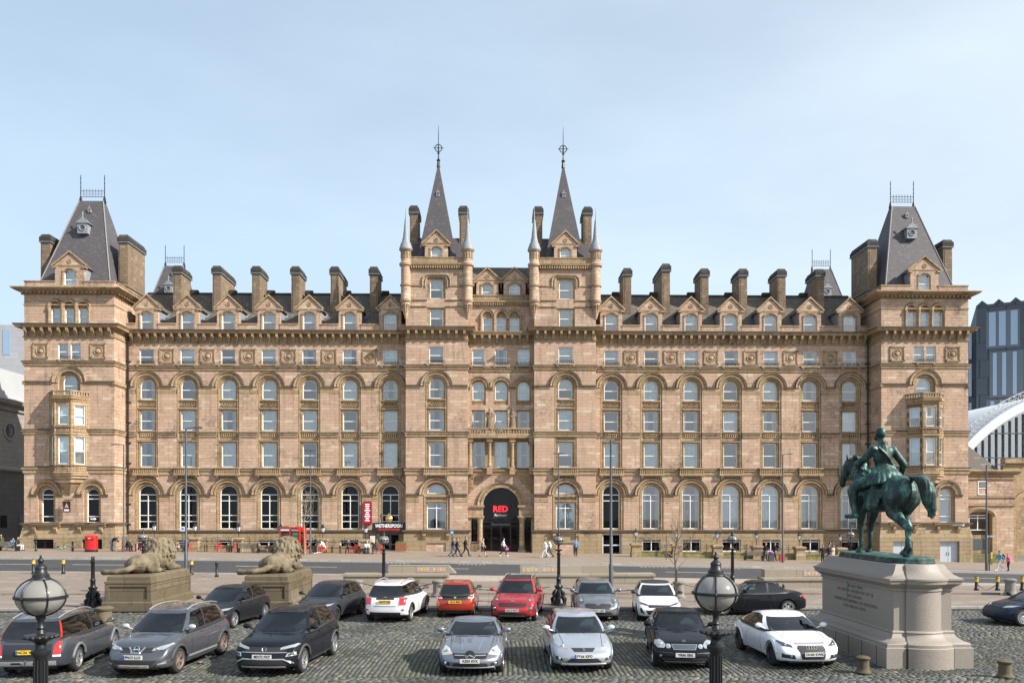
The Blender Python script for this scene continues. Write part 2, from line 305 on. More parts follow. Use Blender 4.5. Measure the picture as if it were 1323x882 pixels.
# ---- windows: frame with glazing bars, panes, curtains (shared meshes)
WC = {}
def win_parts(w, h, kind):
    """frame, panes and outlines in local space: x centred, z from 0, front face at y=0"""
    fr = MB(); ar = kind in ('arch', 'tall', 'tallb', 'lun', 'tow'); b = 0.075; d = 0.09
    zs = h-w/2 if ar else h; l, r = -w/2, w/2; panes = []
    fr.box(l, l+b, 0, d, 0, zs); fr.box(r-b, r, 0, d, 0, zs); fr.box(l+b, r-b, -0.03, d, 0, b)
    if ar: arch_ring(fr, 0, zs, [(w/2-b, d), (w/2-b, 0), (w/2, 0), (w/2, d)], 14)
    else: fr.box(l+b, r-b, 0, d, h-b, h)
    def rect(x0, x1, z0, z1): m = MB(); m.quad((x0,0,z0),(x1,0,z0),(x1,0,z1),(x0,0,z1)); panes.append((m, 0.05))
    def archp(z0):
        m = MB(); a = arcpts(0, zs, w/2-b*0.5)
        pts = [(r-b*0.5, 0, z0)]+[(x, 0, z) for x, z in a]+[(l+b*0.5, 0, z0)]; m.add(pts, [tuple(range(len(pts)))]); panes.append((m, 0.04))
    if kind in ('sash', 'arch'):
        zm = h*0.48; fr.box(l+b, r-b, 0.005, d, zm-0.035, zm+0.035); rect(l+b*0.5, r-b*0.5, b*0.5, zm)
        if ar: archp(zm)
        else: rect(l+b*0.5, r-b*0.5, zm, h-b*0.5); panes[-1] = (panes[-1][0], 0.03)
    elif kind in ('tall', 'tallb'):
        t1 = zs-0.08; t2 = t1-0.62; hs = [t1, t2]+([1.42, 0.78] if kind == 'tallb' else [])
        for z in hs: fr.box(l+b, r-b, 0.004, d-0.004, z-0.036, z+0.036)
        fr.box(-0.036, 0.036, 0.002, d-0.002, b, t1-0.045); archp(t1)
        e = sorted(hs+[b*0.5])
        for z0, z1 in zip(e, e[1:]):
            for x0, x1 in ((l+b*0.5, -0.02), (0.02, r-b*0.5)): rect(x0, x1, z0, z1)
    elif kind == 'tow':
        t1 = zs-0.05; hs = [t1, t1-0.4, 0.62]
        for z in hs: fr.box(l+b, r-b, 0.004, d-0.004, z-0.04, z+0.04)
        archp(t1); e = sorted(hs+[b*0.5])
        for z0, z1 in zip(e, e[1:]): rect(l+b*0.5, r-b*0.5, z0, z1)
    elif kind == 'cross':
        t = h*0.80; fr.box(l+b, r-b, 0.004, d-0.004, t-0.04, t+0.04); fr.box(-0.04, 0.04, 0.002, d-0.002, b, h-b)
        for z0, z1 in ((b*0.5, t), (t, h-b*0.5)):
            for x0, x1 in ((l+b*0.5, -0.02), (0.02, r-b*0.5)): rect(x0, x1, z0, z1)
    elif kind == 'lun': archp(b*0.5)
    elif kind == 'fixed': rect(l+b*0.5, r-b*0.5, b*0.5, h-b*0.5)
    return fr, panes
def curtain_mesh(w, h, kind, amp=0.035):
    m = MB()
    def sheet(x0, x1, z0, z1, f=9.0):
        n = max(4, int((x1-x0)/0.075)); top = []; bot = []
        for i in range(n+1):
            x = x0+(x1-x0)*i/n; y = amp*sin(i*pi*0.5)*(0.6+0.4*sin(i*1.3))
            top.append((x, y, z1)); bot.append((x, y, z0))
        m.add(top+bot, [(i, i+1, n+2+i, n+1+i) for i in range(n)])
    if kind == 'net': sheet(-w/2, w/2, 0, h)
    elif kind == 'drapes': sheet(-w/2, -w*0.16, 0, h); sheet(w*0.2, w/2, 0, h)
    elif kind == 'side': sheet(-w/2, -w*0.27, 0, h); sheet(w*0.30, w/2, 0, h)
    elif kind == 'one': sheet(-w/2, w*0.12, 0, h)
    elif kind == 'blind': m.quad((-w/2,0,h*0.42),(w/2,0,h*0.42),(w/2,0,h),(-w/2,0,h))
    elif kind == 'full': m.quad((-w/2,0,0),(w/2,0,0),(w/2,0,h),(-w/2,0,h))
    return m
CK = {'net': 'CURT', 'drapes': 'CURT2', 'side': 'CURT2', 'one': 'CURT', 'blind': 'BLIND', 'full': 'BLIND'}
def add_window(cx, z, y, w, h, kind='sash', cur='net', gl=None, parent=None, rz=0, paint=None):
    gl = gl or WGLASS; paint = paint or WHITE; key = (round(w, 3), round(h, 3), kind, gl.name, paint.name)
    if key not in WC:
        fr, panes = win_parts(w, h, kind); WC[key] = (fr.mesh('window', paint), [(m.mesh('pane', gl), yo) for m, yo in panes])
    fm, pm = WC[key]
    o = put('window', fm, parent or hotel, (cx, y, z), rz)
    for me, yo in pm: put('pane', me, o, (0, yo, 0))
    if cur:
        ck = ('c', round(w, 3), round(h, 3), cur)
        if ck not in WC: WC[ck] = curtain_mesh(w-0.05, h-0.05, cur).mesh('curtain', globals()[CK[cur]])
        put('curtain', WC[ck], o, (0, 0.22, 0.03))
    return o
def fused_window(mb, cx, z, y, w, h, kind='sash', M=None, base=0):
    """a window folded into a part that is itself a sub-part (frame / glass / curtain are slots base.. base+2)"""
    fr, panes = win_parts(w, h, kind); T = (M or Matrix())@Matrix.Translation((cx, y, z)); old = mb.M
    mb.M = T; mb.add(fr.v, fr.f, base)
    for m, yo in panes: mb.M = T@Matrix.Translation((0, yo, 0)); mb.add(m.v, m.f, base+1)
    c = curtain_mesh(w-0.05, h-0.05, random.choice(['net', 'drapes', 'blind', 'full'])); mb.M = T@Matrix.Translation((0, 0.22, 0.03)); mb.add(c.v, c.f, base+2); mb.M = old
rcur = lambda: random.choice(['net', 'net', 'net', 'drapes', 'side', 'one', 'full', 'blind', None, None, 'drapes', 'drapes'])
CUT = 0.0
# ---- window bay of the wings: tan panel set back, three windows, aprons, arch
def ap_mesh(w, h, n, name):
    m = MB(); m.box(-w/2, w/2, -0.07, 0.0, 0, h*0.22); m.box(-w/2, w/2, -0.07, 0.0, h*0.78, h)
    for i in range(n+1):
        x = -w/2+w*i/n; m.box(max(-w/2, x-0.055), min(w/2, x+0.055), -0.06, 0.0, h*0.22, h*0.78)
    return m.mesh(name, DRESS)
def lattice_mesh(w, h, name):
    m = MB(); m.box(-w/2, w/2, -0.07, 0, 0, h*0.16); m.box(-w/2, w/2, -0.07, 0, h*0.84, h); n = 6; s = w/n
    for i in range(n):
        x = -w/2+s*(i+0.5)
        for sg in (1, -1): m.add([(x-sg*s/2-0.035, -0.05, h*0.16), (x-sg*s/2+0.035, -0.05, h*0.16), (x+sg*s/2+0.035, -0.05-0.01*sg, h*0.84), (x+sg*s/2-0.035, -0.05-0.01*sg, h*0.84)], [(0, 1, 2, 3)])
    return m.mesh(name, DRESS)
AP_ROUND = lattice_mesh(1.5, 0.5, 'pierced_panel'); AP_SLOT = ap_mesh(1.5, 0.42, 7, 'pierced_panel')
_b = MB(); _b.box(-1.3, 1.3, -0.40, 0.0, 8.08, 8.2); _b.box(-1.27, 1.27, -0.36, 0.0, 8.2, 8.32); _b.box(-1.3, 1.3, -0.40, 0.0, 8.80, 8.93)
for i in range(13):
    x = -1.2+i*0.2; _b.box(x-0.05, x+0.05, -0.33, -0.23, 8.32, 8.80)
    if i < 12: _b.box(x+0.05, x+0.15, -0.30, -0.26, 8.5, 8.62)
_b.box(-1.25, 1.25, -0.2, 0, 8.32, 8.8)
for x in (-1.0, 1.0): _b.prism([(-0.36, 8.08), (-0.36, 7.98), (-0.12, 7.66), (0, 7.6), (0, 8.08)], 'x', x-0.11, x+0.11)
BALC = _b.mesh('window_balcony', DRESS)
_b = MB(); _b.box(-1.05, 1.05, -0.28, 0, 19.42, 19.56)
for x in (-0.85, 0.85): _b.prism([(-0.26, 19.42), (-0.26, 19.3), (-0.1, 19.05), (0, 19.0), (0, 19.42)], 'x', x-0.1, x+0.1)
FSILL = _b.mesh('sill', DRESS)
_b = MB()
for z in (19.62, 19.78, 19.9): _b.tube([(-0.85, 0.0, z), (-0.85, -0.22, z), (0.85, -0.22, z), (0.85, 0.0, z)], 0.018, 5)
for i in range(9): _b.tube([(-0.8+i*0.2, -0.22, 19.56), (-0.8+i*0.2, -0.22, 19.9)], 0.012, 4)
GRILL = _b.mesh('window_guard', IRON)
_b = MB(); s = 0.66
for a in range(4):
    _b.M = Matrix.Translation((0, 0, 20.42))@Matrix.Rotation(a*pi/2, 4, 'Y'); _b.prism([(-s-0.1, s), (s+0.1, s), (s+0.1, s+0.1), (-s-0.1, s+0.1)], 'y', -0.06, 0.05); _b.prism([(-s, s-0.1), (s, s-0.1), (s, s), (-s, s)], 'y', -0.02, 0.05)
_b.M = None; _b.box(-s, s, 0.05, 0.08, 20.42-s, 20.42+s)
arch_ring(_b, 0, 20.42, [(0.34, 0.05), (0.36, -0.03), (0.42, -0.04), (0.46, 0.05)], 24, 0, 0, 2*pi); _b.ball((0, 0.03, 20.42), (0.28, 0.14, 0.28), 14)
ROUND = _b.mesh('roundel_panel', DRESS, smooth=40)
BAYW = 2.28; GW = 2.55
def upper_ops(cx): return [(cx, BAYW, 8.93, 18.42, True), (cx, 1.46, 19.56, 21.16, False)]
def bay_panel():
    m = MB(); wall(m, -BAYW/2-0.02, BAYW/2+0.02, 8.93, 18.44, [(0, 1.44, 8.97, 11.5, False), (0, 1.36, 12.2, 12.44, False), (0, 1.46, 12.75, 14.83, False), (0, 1.36, 15.4, 15.7, False), (0, 1.46, 16.0, 18.0, True)], 0.2, 0.28, 0)
    for s in (-1, 1):                                 # jamb shafts, three steps
        m.box(s*1.02-0.08, s*1.02+0.08, 0.06, 0.2, 8.93, 17.28)
        for z in (11.62, 15.05): m.box(s*0.80-0.05, s*0.80+0.05, 0.14, 0.2, z-2.55 if z < 12 else z-2.2, z)
    for z in (11.55, 14.9): m.prism([(0.2, z), (0.02, z+0.06), (0.02, z+0.16), (0.2, z+0.22)], 'x', -0.94, 0.94)
    for z in (12.69, 15.93): m.box(-0.94, 0.94, 0.06, 0.2, z-0.1, z)
    arch_ring(m, 0, 17.28, [(0.76, 0.2), (0.80, 0.14), (0.88, 0.14), (0.9, 0.2)]); arch_ring(m, 0, 17.28, [(0.94, 0.2), (0.94, 0.06), (1.1, 0.06), (1.1, 0.2)])
    return m.mesh('bay_surround', DRESS)
BAYP = bay_panel()
_b = MB(); arch_ring(_b, 0, 17.28, [(1.14, 0.02), (1.14, -0.08), (1.3, -0.11), (1.34, -0.04), (1.42, -0.04), (1.44, -0.14), (1.58, -0.20), (1.62, 0.0)], 22); arch_ring(_b, 0, 17.28, [(1.585, -0.19), (1.6, -0.215), (1.66, -0.2), (1.68, 0.0)], 22, 1); ARCHU = _b.mesh('arch_moulding', [DRESS, WEATH], smooth=30)
def ground_panel():
    m = MB(); wall(m, -GW/2-0.02, GW/2+0.02, 2.42, 7.45, [(0, 1.79, 2.55, 7.08, True)], 0.22, 0.3, 0)
    for s in (-1, 1): m.box(s*1.13-0.09, s*1.13+0.09, 0.06, 0.22, 2.42, 6.1)
    arch_ring(m, 0, 6.185, [(0.92, 0.22), (0.96, 0.15), (1.02, 0.15), (1.04, 0.22)]); arch_ring(m, 0, 6.1, [(1.04, 0.22), (1.04, 0.06), (1.22, 0.06), (1.22, 0.22)])
    return m.mesh('bay_surround', DRESS)
GP = ground_panel()
_b = MB(); arch_ring(_b, 0, 6.1, [(1.27, 0.02), (1.27, -0.09), (1.42, -0.12), (1.46, -0.04), (1.54, -0.04), (1.56, -0.15), (1.72, -0.2), (1.76, 0.0)], 22); arch_ring(_b, 0, 6.1, [(1.725, -0.19), (1.74, -0.215), (1.80, -0.2), (1.82, 0.0)], 22, 1); ARCHG = _b.mesh('arch_moulding', [DRESS, WEATH], smooth=30)
# ---- cornice bracket, chimney, dormer prototypes
_b = MB(); _b.prism([(0, 21.88), (-0.2, 21.9), (-0.26, 22.1), (-0.44, 22.25), (-0.56, 22.36), (-0.58, 22.69), (0, 22.69)], 'x', -0.115, 0.115); BRK = _b.mesh('bracket', DRESS)
CORN = [(0.0, 21.72), (0.1, 21.76), (0.1, 21.86), (0.025, 21.9), (0.025, 22.62), (0.2, 22.68), (0.6, 22.70), (0.62, 22.84), (0.70, 22.88), (0.75, 23.02), (0.72, 23.06), (0.1, 23.10), (0.0, 23.1)]
def brackets(x0, x1, y, n=None, M=None):
    n = n or max(2, int(round((x1-x0)/0.82)))
    for i in range(n):
        o = put('bracket', BRK, CORNICE, (0, 0, 0)); x = x0+(x1-x0)*(i+0.5)/n
        o.location = (x, y, 0)
def chimney(x, y, w, d, z0, z1, rot=0, long=0, parts=True):
    m = MB(); zc = z1-0.82
    m.box(x-w/2, x+w/2, y, y+d, z0, zc); rect_ring(m, x-w/2, x+w/2, y, y+d, [(0, z0+1.0), (0.08, z0+1.05), (0.08, z0+1.15), (0, z0+1.3)])
    m.box(x-w/2+0.14, x+w/2-0.14, y-0.03, y, z0+1.6, zc-0.3)
    o = m.build('chimney', CHIM, hotel)
    c = MB(); rect_ring(c, x-w/2, x+w/2, y, y+d, [(0.0, zc+0.02), (0.12, zc+0.1), (0.12, zc+0.5), (0.06, zc+0.55), (-0.06, z1), (-0.2, z1+0.02)], cap=True)
    k = max(2, int(d/0.42))
    for i in range(k):
        for s in (-1, 1): c.box(x+s*(w/2+0.11)-0.03, x+s*(w/2+0.11)+0.03, y+d*(i+0.2)/k, y+d*(i+0.8)/k, zc+0.15, zc+0.48)
    put('cap', c.mesh('cap', SOOT), o)
    f = MB(); rect_ring(f, x-w/2, x+w/2, y, y+d, [(0.02, zc-0.06), (0.14, zc-0.03), (0.15, zc+0.05), (0.02, zc+0.06)]); put('flashing', f.mesh('flashing', LEAD), o)
    return o
def dormer_meshes(w, zb, ze, za, ww, wt, depth, seg=0.12):
    """gabled stone dormer: front wall, cheeks, roof, window. origin at the front plane"""
    m = MB(); wall(m, -w/2, w/2, zb, ze, [(0, ww, zb, wt, False)], 0, 0.25, 0)
    m.add([(-w/2-0.12, 0, ze), (w/2+0.12, 0, ze), (0, 0, za)], [(0, 1, 2)], 0)
    for s in (-1, 1):
        m.add([(s*w/2, 0, zb), (s*w/2, 0.35, zb), (s*w/2, 0.35, ze), (s*w/2, 0, ze)], [(0, 1, 2, 3)], 0)
        a = Vector((s*(w/2+0.26), 0, ze-0.10)); b = Vector((0, 0, za+0.10)); n = Vector((-(b-a).z*s, 0, (b-a).x*s)); n = n.normalized()*0.17
        if n.z < 0: n = -n
        m.add([(a.x, -0.12, a.z), (b.x, -0.12, b.z), (b.x, -0.12, b.z+0.19), (a.x+n.x, -0.12, a.z+n.z), (a.x, 0.3, a.z), (b.x, 0.3, b.z), (b.x, 0.3, b.z+0.19), (a.x+n.x, 0.3, a.z+n.z)],
              [(0, 1, 2, 3), (4, 5, 6, 7), (0, 1, 5, 4), (3, 2, 6, 7), (0, 3, 7, 4)], 1)
        m.box(s*(w/2+0.02)-0.2, s*(w/2+0.02)+0.2, -0.12, 0.3, ze-0.28, ze-0.08, 1)
        m.box(s*(ww/2+0.09)-0.06, s*(ww/2+0.09)+0.06, -0.05, 0.0, zb, wt, 1)
    arch_ring(m, 0, wt-0.52, [(0.72*ww/1.3, 0.0), (0.72*ww/1.3, -0.1), (0.88*ww/1.3, -0.1), (0.9*ww/1.3, 0)], 12, 1, radians(28), radians(152))
    m.box(-w/2, w/2, -0.05, 0, wt+0.38, wt+0.46, 1)
    arch_ring(m, 0, ze+(za-ze)*0.33, [(0.14, 0), (0.15, -0.05), (0.22, -0.05), (0.24, 0)], 14, 1, 0, 2*pi); m.ball((0, -0.01, ze+(za-ze)*0.33), (0.08, 0.05, 0.08), 8, 1)
    ch = MB()
    for s in (1,): ch.quad((s*(w/2-0.02), 0.35, zb), (s*(w/2-0.02), depth, zb), (s*(w/2-0.02), depth, ze), (s*(w/2-0.02), 0.35, ze))
    r = MB()
    for s in (-1, 1):
        r.add([(s*(w/2+0.2), 0.3, ze-0.06), (0, 0.3, za+0.12), (0, depth+1.5, za+0.12), (s*(w/2+0.2), depth+1.5, ze-0.06), (s*(w/2+0.2), 0.3, ze-0.14), (s*(w/2+0.2), depth+1.5, ze-0.14), (0, 0.3, za), (0, depth+1.5, za)], [(0, 1, 2, 3), (0, 4, 5, 3), (0, 1, 6, 4)])
    wi = MB(); fused_window(wi, 0, zb+0.02, 0.16, ww, wt-zb-0.02, 'sash')
    return m.mesh('dormer', [STONE, DRESS]), ch.mesh('cheek', LEAD), r.mesh('dormer_roof', DSLATE), wi.mesh('window', [WHITE, WGLASS, CURT])
def dormer(meshes, x, y):
    o = put('dormer', meshes[0], hotel, (x, y, 0))
    for n, me in zip(('cheek', 'dormer_roof', 'window'), meshes[1:]): put(n, me, o)
    put('cheek', meshes[1], o, (0, 0, 0), 0, (-1, 1, 1))
    return o
BAYS = [11.53+4.185*i for i in range(7)]
CORNICE = MB(); 
# ---- cornices of the whole front, one part, with its brackets as sub-parts
WX0, WX1 = 9.78, 38.75; TX0, TX1 = 38.75, 47.7; CX0, CX1 = 3.43, 9.78; TY, CY = -2.5, -1.0
for s in (-1, 1):
    a, b = sorted((s*WX0, s*WX1)); run(CORNICE, a, b, [(-o, z) for o, z in CORN]+[(0.1, 23.1), (0.1, 21.72)])
    a, b = sorted((s*TX0, s*TX1)); rect_ring(CORNICE, a, b, TY, 7.0, CORN)
    a, b = sorted((s*CX0, s*CX1)); rect_ring(CORNICE, a, b, CY, 4.0, [(o, z+0.2) for o, z in CORN])
run(CORNICE, -CX0, CX0, [(-o*0.8+0.15, z) for o, z in CORN]+[(0.25, 23.1), (0.25, 21.72)])
LIP = lambda dz=0: [(0.70, 22.95+dz), (0.765, 22.96+dz), (0.765, 23.05+dz), (0.70, 23.07+dz)]
for s in (-1, 1):
    a, b = sorted((s*WX0, s*WX1)); run(CORNICE, a, b, [(-o, z) for o, z in LIP()], 1)
    a, b = sorted((s*TX0, s*TX1)); rect_ring(CORNICE, a, b, TY, 7.0, LIP(), 1)
    a, b = sorted((s*CX0, s*CX1)); rect_ring(CORNICE, a, b, CY, 4.0, LIP(0.2), 1)
CORNICE = CORNICE.build('cornice', [DRESS, WEATH], hotel)
for s in (-1, 1):
    a, b = sorted((s*(WX0+0.5), s*(WX1-0.3))); brackets(a, b, 0)
    a, b = sorted((s*TX0, s*TX1)); brackets(a-0.1, b+0.1, TY)
    a, b = sorted((s*CX0, s*CX1)); n = len(CORNICE.children); brackets(a-0.1, b+0.1, CY, 8)
    for c in CORNICE.children[n:]: c.location.z = 0.2
brackets(-CX0+0.3, CX0-0.3, 0.15, 8)

# ---- wings
DM_W = dormer_meshes(2.3, 23.1, 25.45, 26.6, 1.3, 24.9, 2.6)
tallk = 0
for s in (-1, 1):
    a, b = sorted((s*WX0, s*WX1)); m = MB(); ops = []
    for cx in BAYS: ops += upper_ops(s*cx)+[(s*cx, GW, 2.42, 7.375, True)]
    wall(m, a, b, 2.1, 23.0, ops, 0, 0.22)
    ba = [(s*cx, 1.9, 0.2, 1.45, False) for cx in (BAYS if s > 0 else BAYS[1:])]
    ba = [o for o in ba if not (s > 0 and abs(o[0]-BAYS[0]) < 0.1)]+[(s*BAYS[0], 2.0, -0.35, 2.05, False)]
    wall(m, a, b, -2.0, 2.1, ba, -0.22, 0.4, 2)
    m.quad((a, -0.22, 2.1), (b, -0.22, 2.1), (b, 0, 2.1), (a, 0, 2.1), 2)
    wall(m, a, b, 23.0, 23.85, [(s*cx, 1.3, 23.1, 24.9, False) for cx in BAYS] if False else [], 0.3, 0.2, 0)
    m.build('wall', SM, hotel)
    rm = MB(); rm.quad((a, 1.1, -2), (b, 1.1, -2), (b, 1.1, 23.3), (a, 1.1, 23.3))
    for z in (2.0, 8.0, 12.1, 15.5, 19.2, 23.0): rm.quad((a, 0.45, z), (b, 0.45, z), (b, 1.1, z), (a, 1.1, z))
    rm.build('room_dark_sheet', DARKROOM, hotel)  # dark sheet added behind the windows, keeps light out and paints room shade
    # strings and ledges, broken by the bays
    m = MB(); edges = sorted([a, b]+[s*cx+e for cx in BAYS for e in (-1, 1)])
    def pieces(half, z0, z1, p):
        e = [a]+[v for cx in sorted(s*c for c in BAYS) for v in (cx-half, cx+half)]+[b]
        for x0, x1 in zip(e[::2], e[1::2]): band_run(m, x0, x1, z0, z1, p)
    pieces(1.6, 17.0, 17.36, 0.16); pieces(1.14, 12.02, 12.56, 0.16); pieces(1.31, 8.12, 8.8, 0.18); pieces(1.74, 5.84, 6.16, 0.16)
    band_run(m, a, b, 18.92, 19.42, 0.2); band_run(m, a, b, 2.1, 2.42, 0.3, -0.05)
    pieces(1.14, 16.5, 16.98, 0.03); pieces(1.28, 5.4, 5.82, 0.03)
    m.build('string_course', SM, hotel)
    m = MB()                                        # parapet between the dormers
    e = [a]+[v for cx in sorted(s*c for c in BAYS) for v in (cx-1.15, cx+1.15)]+[b]
    for x0, x1 in zip(e[::2], e[1::2]): m.box(x0, x1, 0.02, 0.4, 23.08, 23.72); m.box(x0, x1, -0.05, 0.47, 23.72, 23.84, 1)
    m.build('parapet', SM, hotel)
    for i, cx in enumerate(BAYS):
        x = s*cx
        put('bay_surround', BAYP, hotel, (x, 0, 0)); put('bay_surround', GP, hotel, (x, 0, 0)); put('arch_moulding', ARCHU, hotel, (x, 0, 0)); put('arch_moulding', ARCHG, hotel, (x, 0, 0))
        put('pierced_panel', AP_ROUND, hotel, (x, 0.2, 15.3)); put('pierced_panel', AP_SLOT, hotel, (x, 0.2, 12.1)); put('window_balcony', BALC, hotel, (x, 0, 0)); put('sill', FSILL, hotel, (x, 0, 0)); put('window_guard', GRILL, hotel, (x, 0, 0))
        add_window(x, 8.97, 0.34, 1.44, 2.53, 'sash', rcur()); add_window(x, 12.75, 0.34, 1.46, 2.08, 'sash', rcur()); add_window(x, 16.0, 0.34, 1.46, 2.0, 'arch', rcur()); add_window(x, 19.56, 0.14, 1.46, 1.6, 'sash', rcur())
        if s < 0: add_window(x, 2.55, 0.38, 1.79, 4.53, 'tallb', None, DGLASS)
        else: add_window(x, 2.55, 0.38, 1.79, 4.53, 'tall', [None, 'side', 'side', 'net', 'net', 'drapes', 'side'][i], DGLASS if i == 0 else WGLASS)
        if not (i == 0): add_window(x, 0.2, 0.0, 1.9, 1.25, 'cross', None, DGLASS)
        dormer(DM_W, x, 0.05)
        if i < 6:
            put('roundel_panel', ROUND, hotel, (x+s*2.09, -0.03, 0))
            lng = (i == 1) or (s < 0 and i == 4)
            chimney(x+s*2.09, 2.6, 0.86, 4.6 if lng else 2.7, 23.9, 30.6+(0.5 if lng and s > 0 else 0))
    # roof with ridge tiles and small rooflights
    m = MB(); m.prism([(0.5, 23.3), (5.2, 28.3), (10.5, 23.3)], 'x', a, b); ro = m.build('roof', DSLATE, hotel)
    m = MB(); m.prism([(5.0, 28.2), (5.2, 28.42), (5.4, 28.2)], 'x', a, b); put('ridge', m.mesh('ridge', SOOT), ro)
    m = MB(); m.box(-0.4, 0.4, 4.95, 5.45, 28.2, 28.65); vm = m.mesh('ridge_vent', SOOT)
    m = MB(); sl = (28.3-23.3)/4.7
    m.add([(-0.3, 1.9, 24.86), (0.3, 1.9, 24.86), (0.3, 2.4, 25.38), (-0.3, 2.4, 25.38)], [(0, 1, 2, 3)]); lm = m.mesh('rooflight', LEAD)
    for i in range(6):
        put('ridge_vent', vm, ro, (s*(BAYS[i]+1.2), 0, 0)); put('rooflight', lm, ro, (s*(BAYS[i]+2.1)-0.95, 0, 0))

# ---- corner towers
DM_T = dormer_meshes(2.9, 26.7, 29.0, 30.2, 1.15, 28.55, 1.9)
SLOPE_T = 3.5
def lucarne(parent, x, y, z, sc=1.0):
    m = MB(); m.box(-0.55, 0.55, -0.15, 0.9, 0, 1.15); m.add([(-0.75, -0.25, 1.1), (0.75, -0.25, 1.1), (0, -0.25, 1.75), (-0.75, 1.2, 1.1), (0.75, 1.2, 1.1), (0, 1.2, 1.75)], [(0, 1, 2), (0, 2, 5, 3), (1, 2, 5, 4), (0, 1, 4, 3)])
    m.lathe([(0.08, 1.7), (0.05, 2.0), (0.1, 2.1), (0.02, 2.4)], 8, (0, -0.1, 0)); arch_ring(m, 0, 0.62, [(0.25, -0.15), (0.28, -0.22), (0.36, -0.22), (0.38, -0.15)], 14, 0, 0, 2*pi)
    p = arcpts(0, 0.62, 0.25, 14, 0, 2*pi)[:-1]; m.add([(q[0], -0.155, q[1]) for q in p], [tuple(range(len(p)))], 1)
    o = put('lucarne', m.mesh('lucarne', [LEAD, SLATE]), parent, (x, y, z)); o.scale = (sc, sc, sc)
def mansard(cx, cy, zb, zt, hb, ht, hy=0.3):
    """steep truncated roof with iron cresting"""
    m = MB(); prof = [(hb+0.25, zb-0.1), (hb, zb+0.5), (hb+(ht-hb)*0.5, zb+(zt-zb)*0.52), (ht, zt)]
    vs = []
    for h, z in prof:
        k_ = hy+(h-ht)*(hb-hy)/(hb-ht); vs += [(cx-h, cy-k_, z), (cx+h, cy-k_, z), (cx+h, cy+k_, z), (cx-h, cy+k_, z)]
    m.add(vs, [(4*j+i, 4*j+(i+1) % 4, 4*j+4+(i+1) % 4, 4*j+4+i) for j in range(3) for i in range(4)]+[(12, 13, 14, 15)])
    o = m.build('tower_roof', SLATE, hotel)
    c = MB()
    for sx in (-1, 1):
        c.lathe([(0.2, 0), (0.12, 0.5), (0.05, 0.7), (0.035, 2.9), (0.0, 3.0)], 8, (cx+sx*ht, cy, zt-0.1))
        for zz in (1.0, 1.5, 2.0, 2.5): c.ball((cx+sx*ht, cy, zt+zz), 0.07, 6)
    for zz in (0.55, 1.15): c.tube([(cx-ht, cy, zt+zz), (cx+ht, cy, zt+zz)], 0.03, 5)
    for i in range(1, 8):
        d = -ht+2*ht*i/8; c.tube([(cx+d, cy, zt+0.5), (cx+d, cy, zt+1.15)], 0.02, 4); c.tube([(cx+d+0.12*cos(q), cy, zt+0.85+0.12*sin(q)) for q in [2*pi*k/10 for k in range(11)]], 0.016, 4); c.ball((cx+d, cy, zt+1.28), (0.03, 0.03, 0.12), 5)
    put('cresting', c.mesh('cresting', IRON), o)
    k = MB()
    for sx in (-1, 1): ky = lambda h: hy+(h-ht)*(hb-hy)/(hb-ht); k.tube([(cx+sx*h, cy-ky(h), z) for h, z in prof[1:]], 0.07, 6)
    put('hip_roll', k.mesh('hip_roll', mat('weathered_lead', (0.2, 0.19, 0.19), 0.6)) if 'weathered_lead' not in bpy.data.materials else k.mesh('hip_roll', bpy.data.materials['weathered_lead']), o)
    zz = zb+(zt-zb)*0.66; hh = hb+(hy-hb)*0.60; lucarne(o, cx, cy-hh-0.35, zz-0.6, 0.95); lucarne(o, cx+0.1, cy-(hb+(hy-hb)*0.86)-0.1, zb+(zt-zb)*0.86, 0.32)
    return o
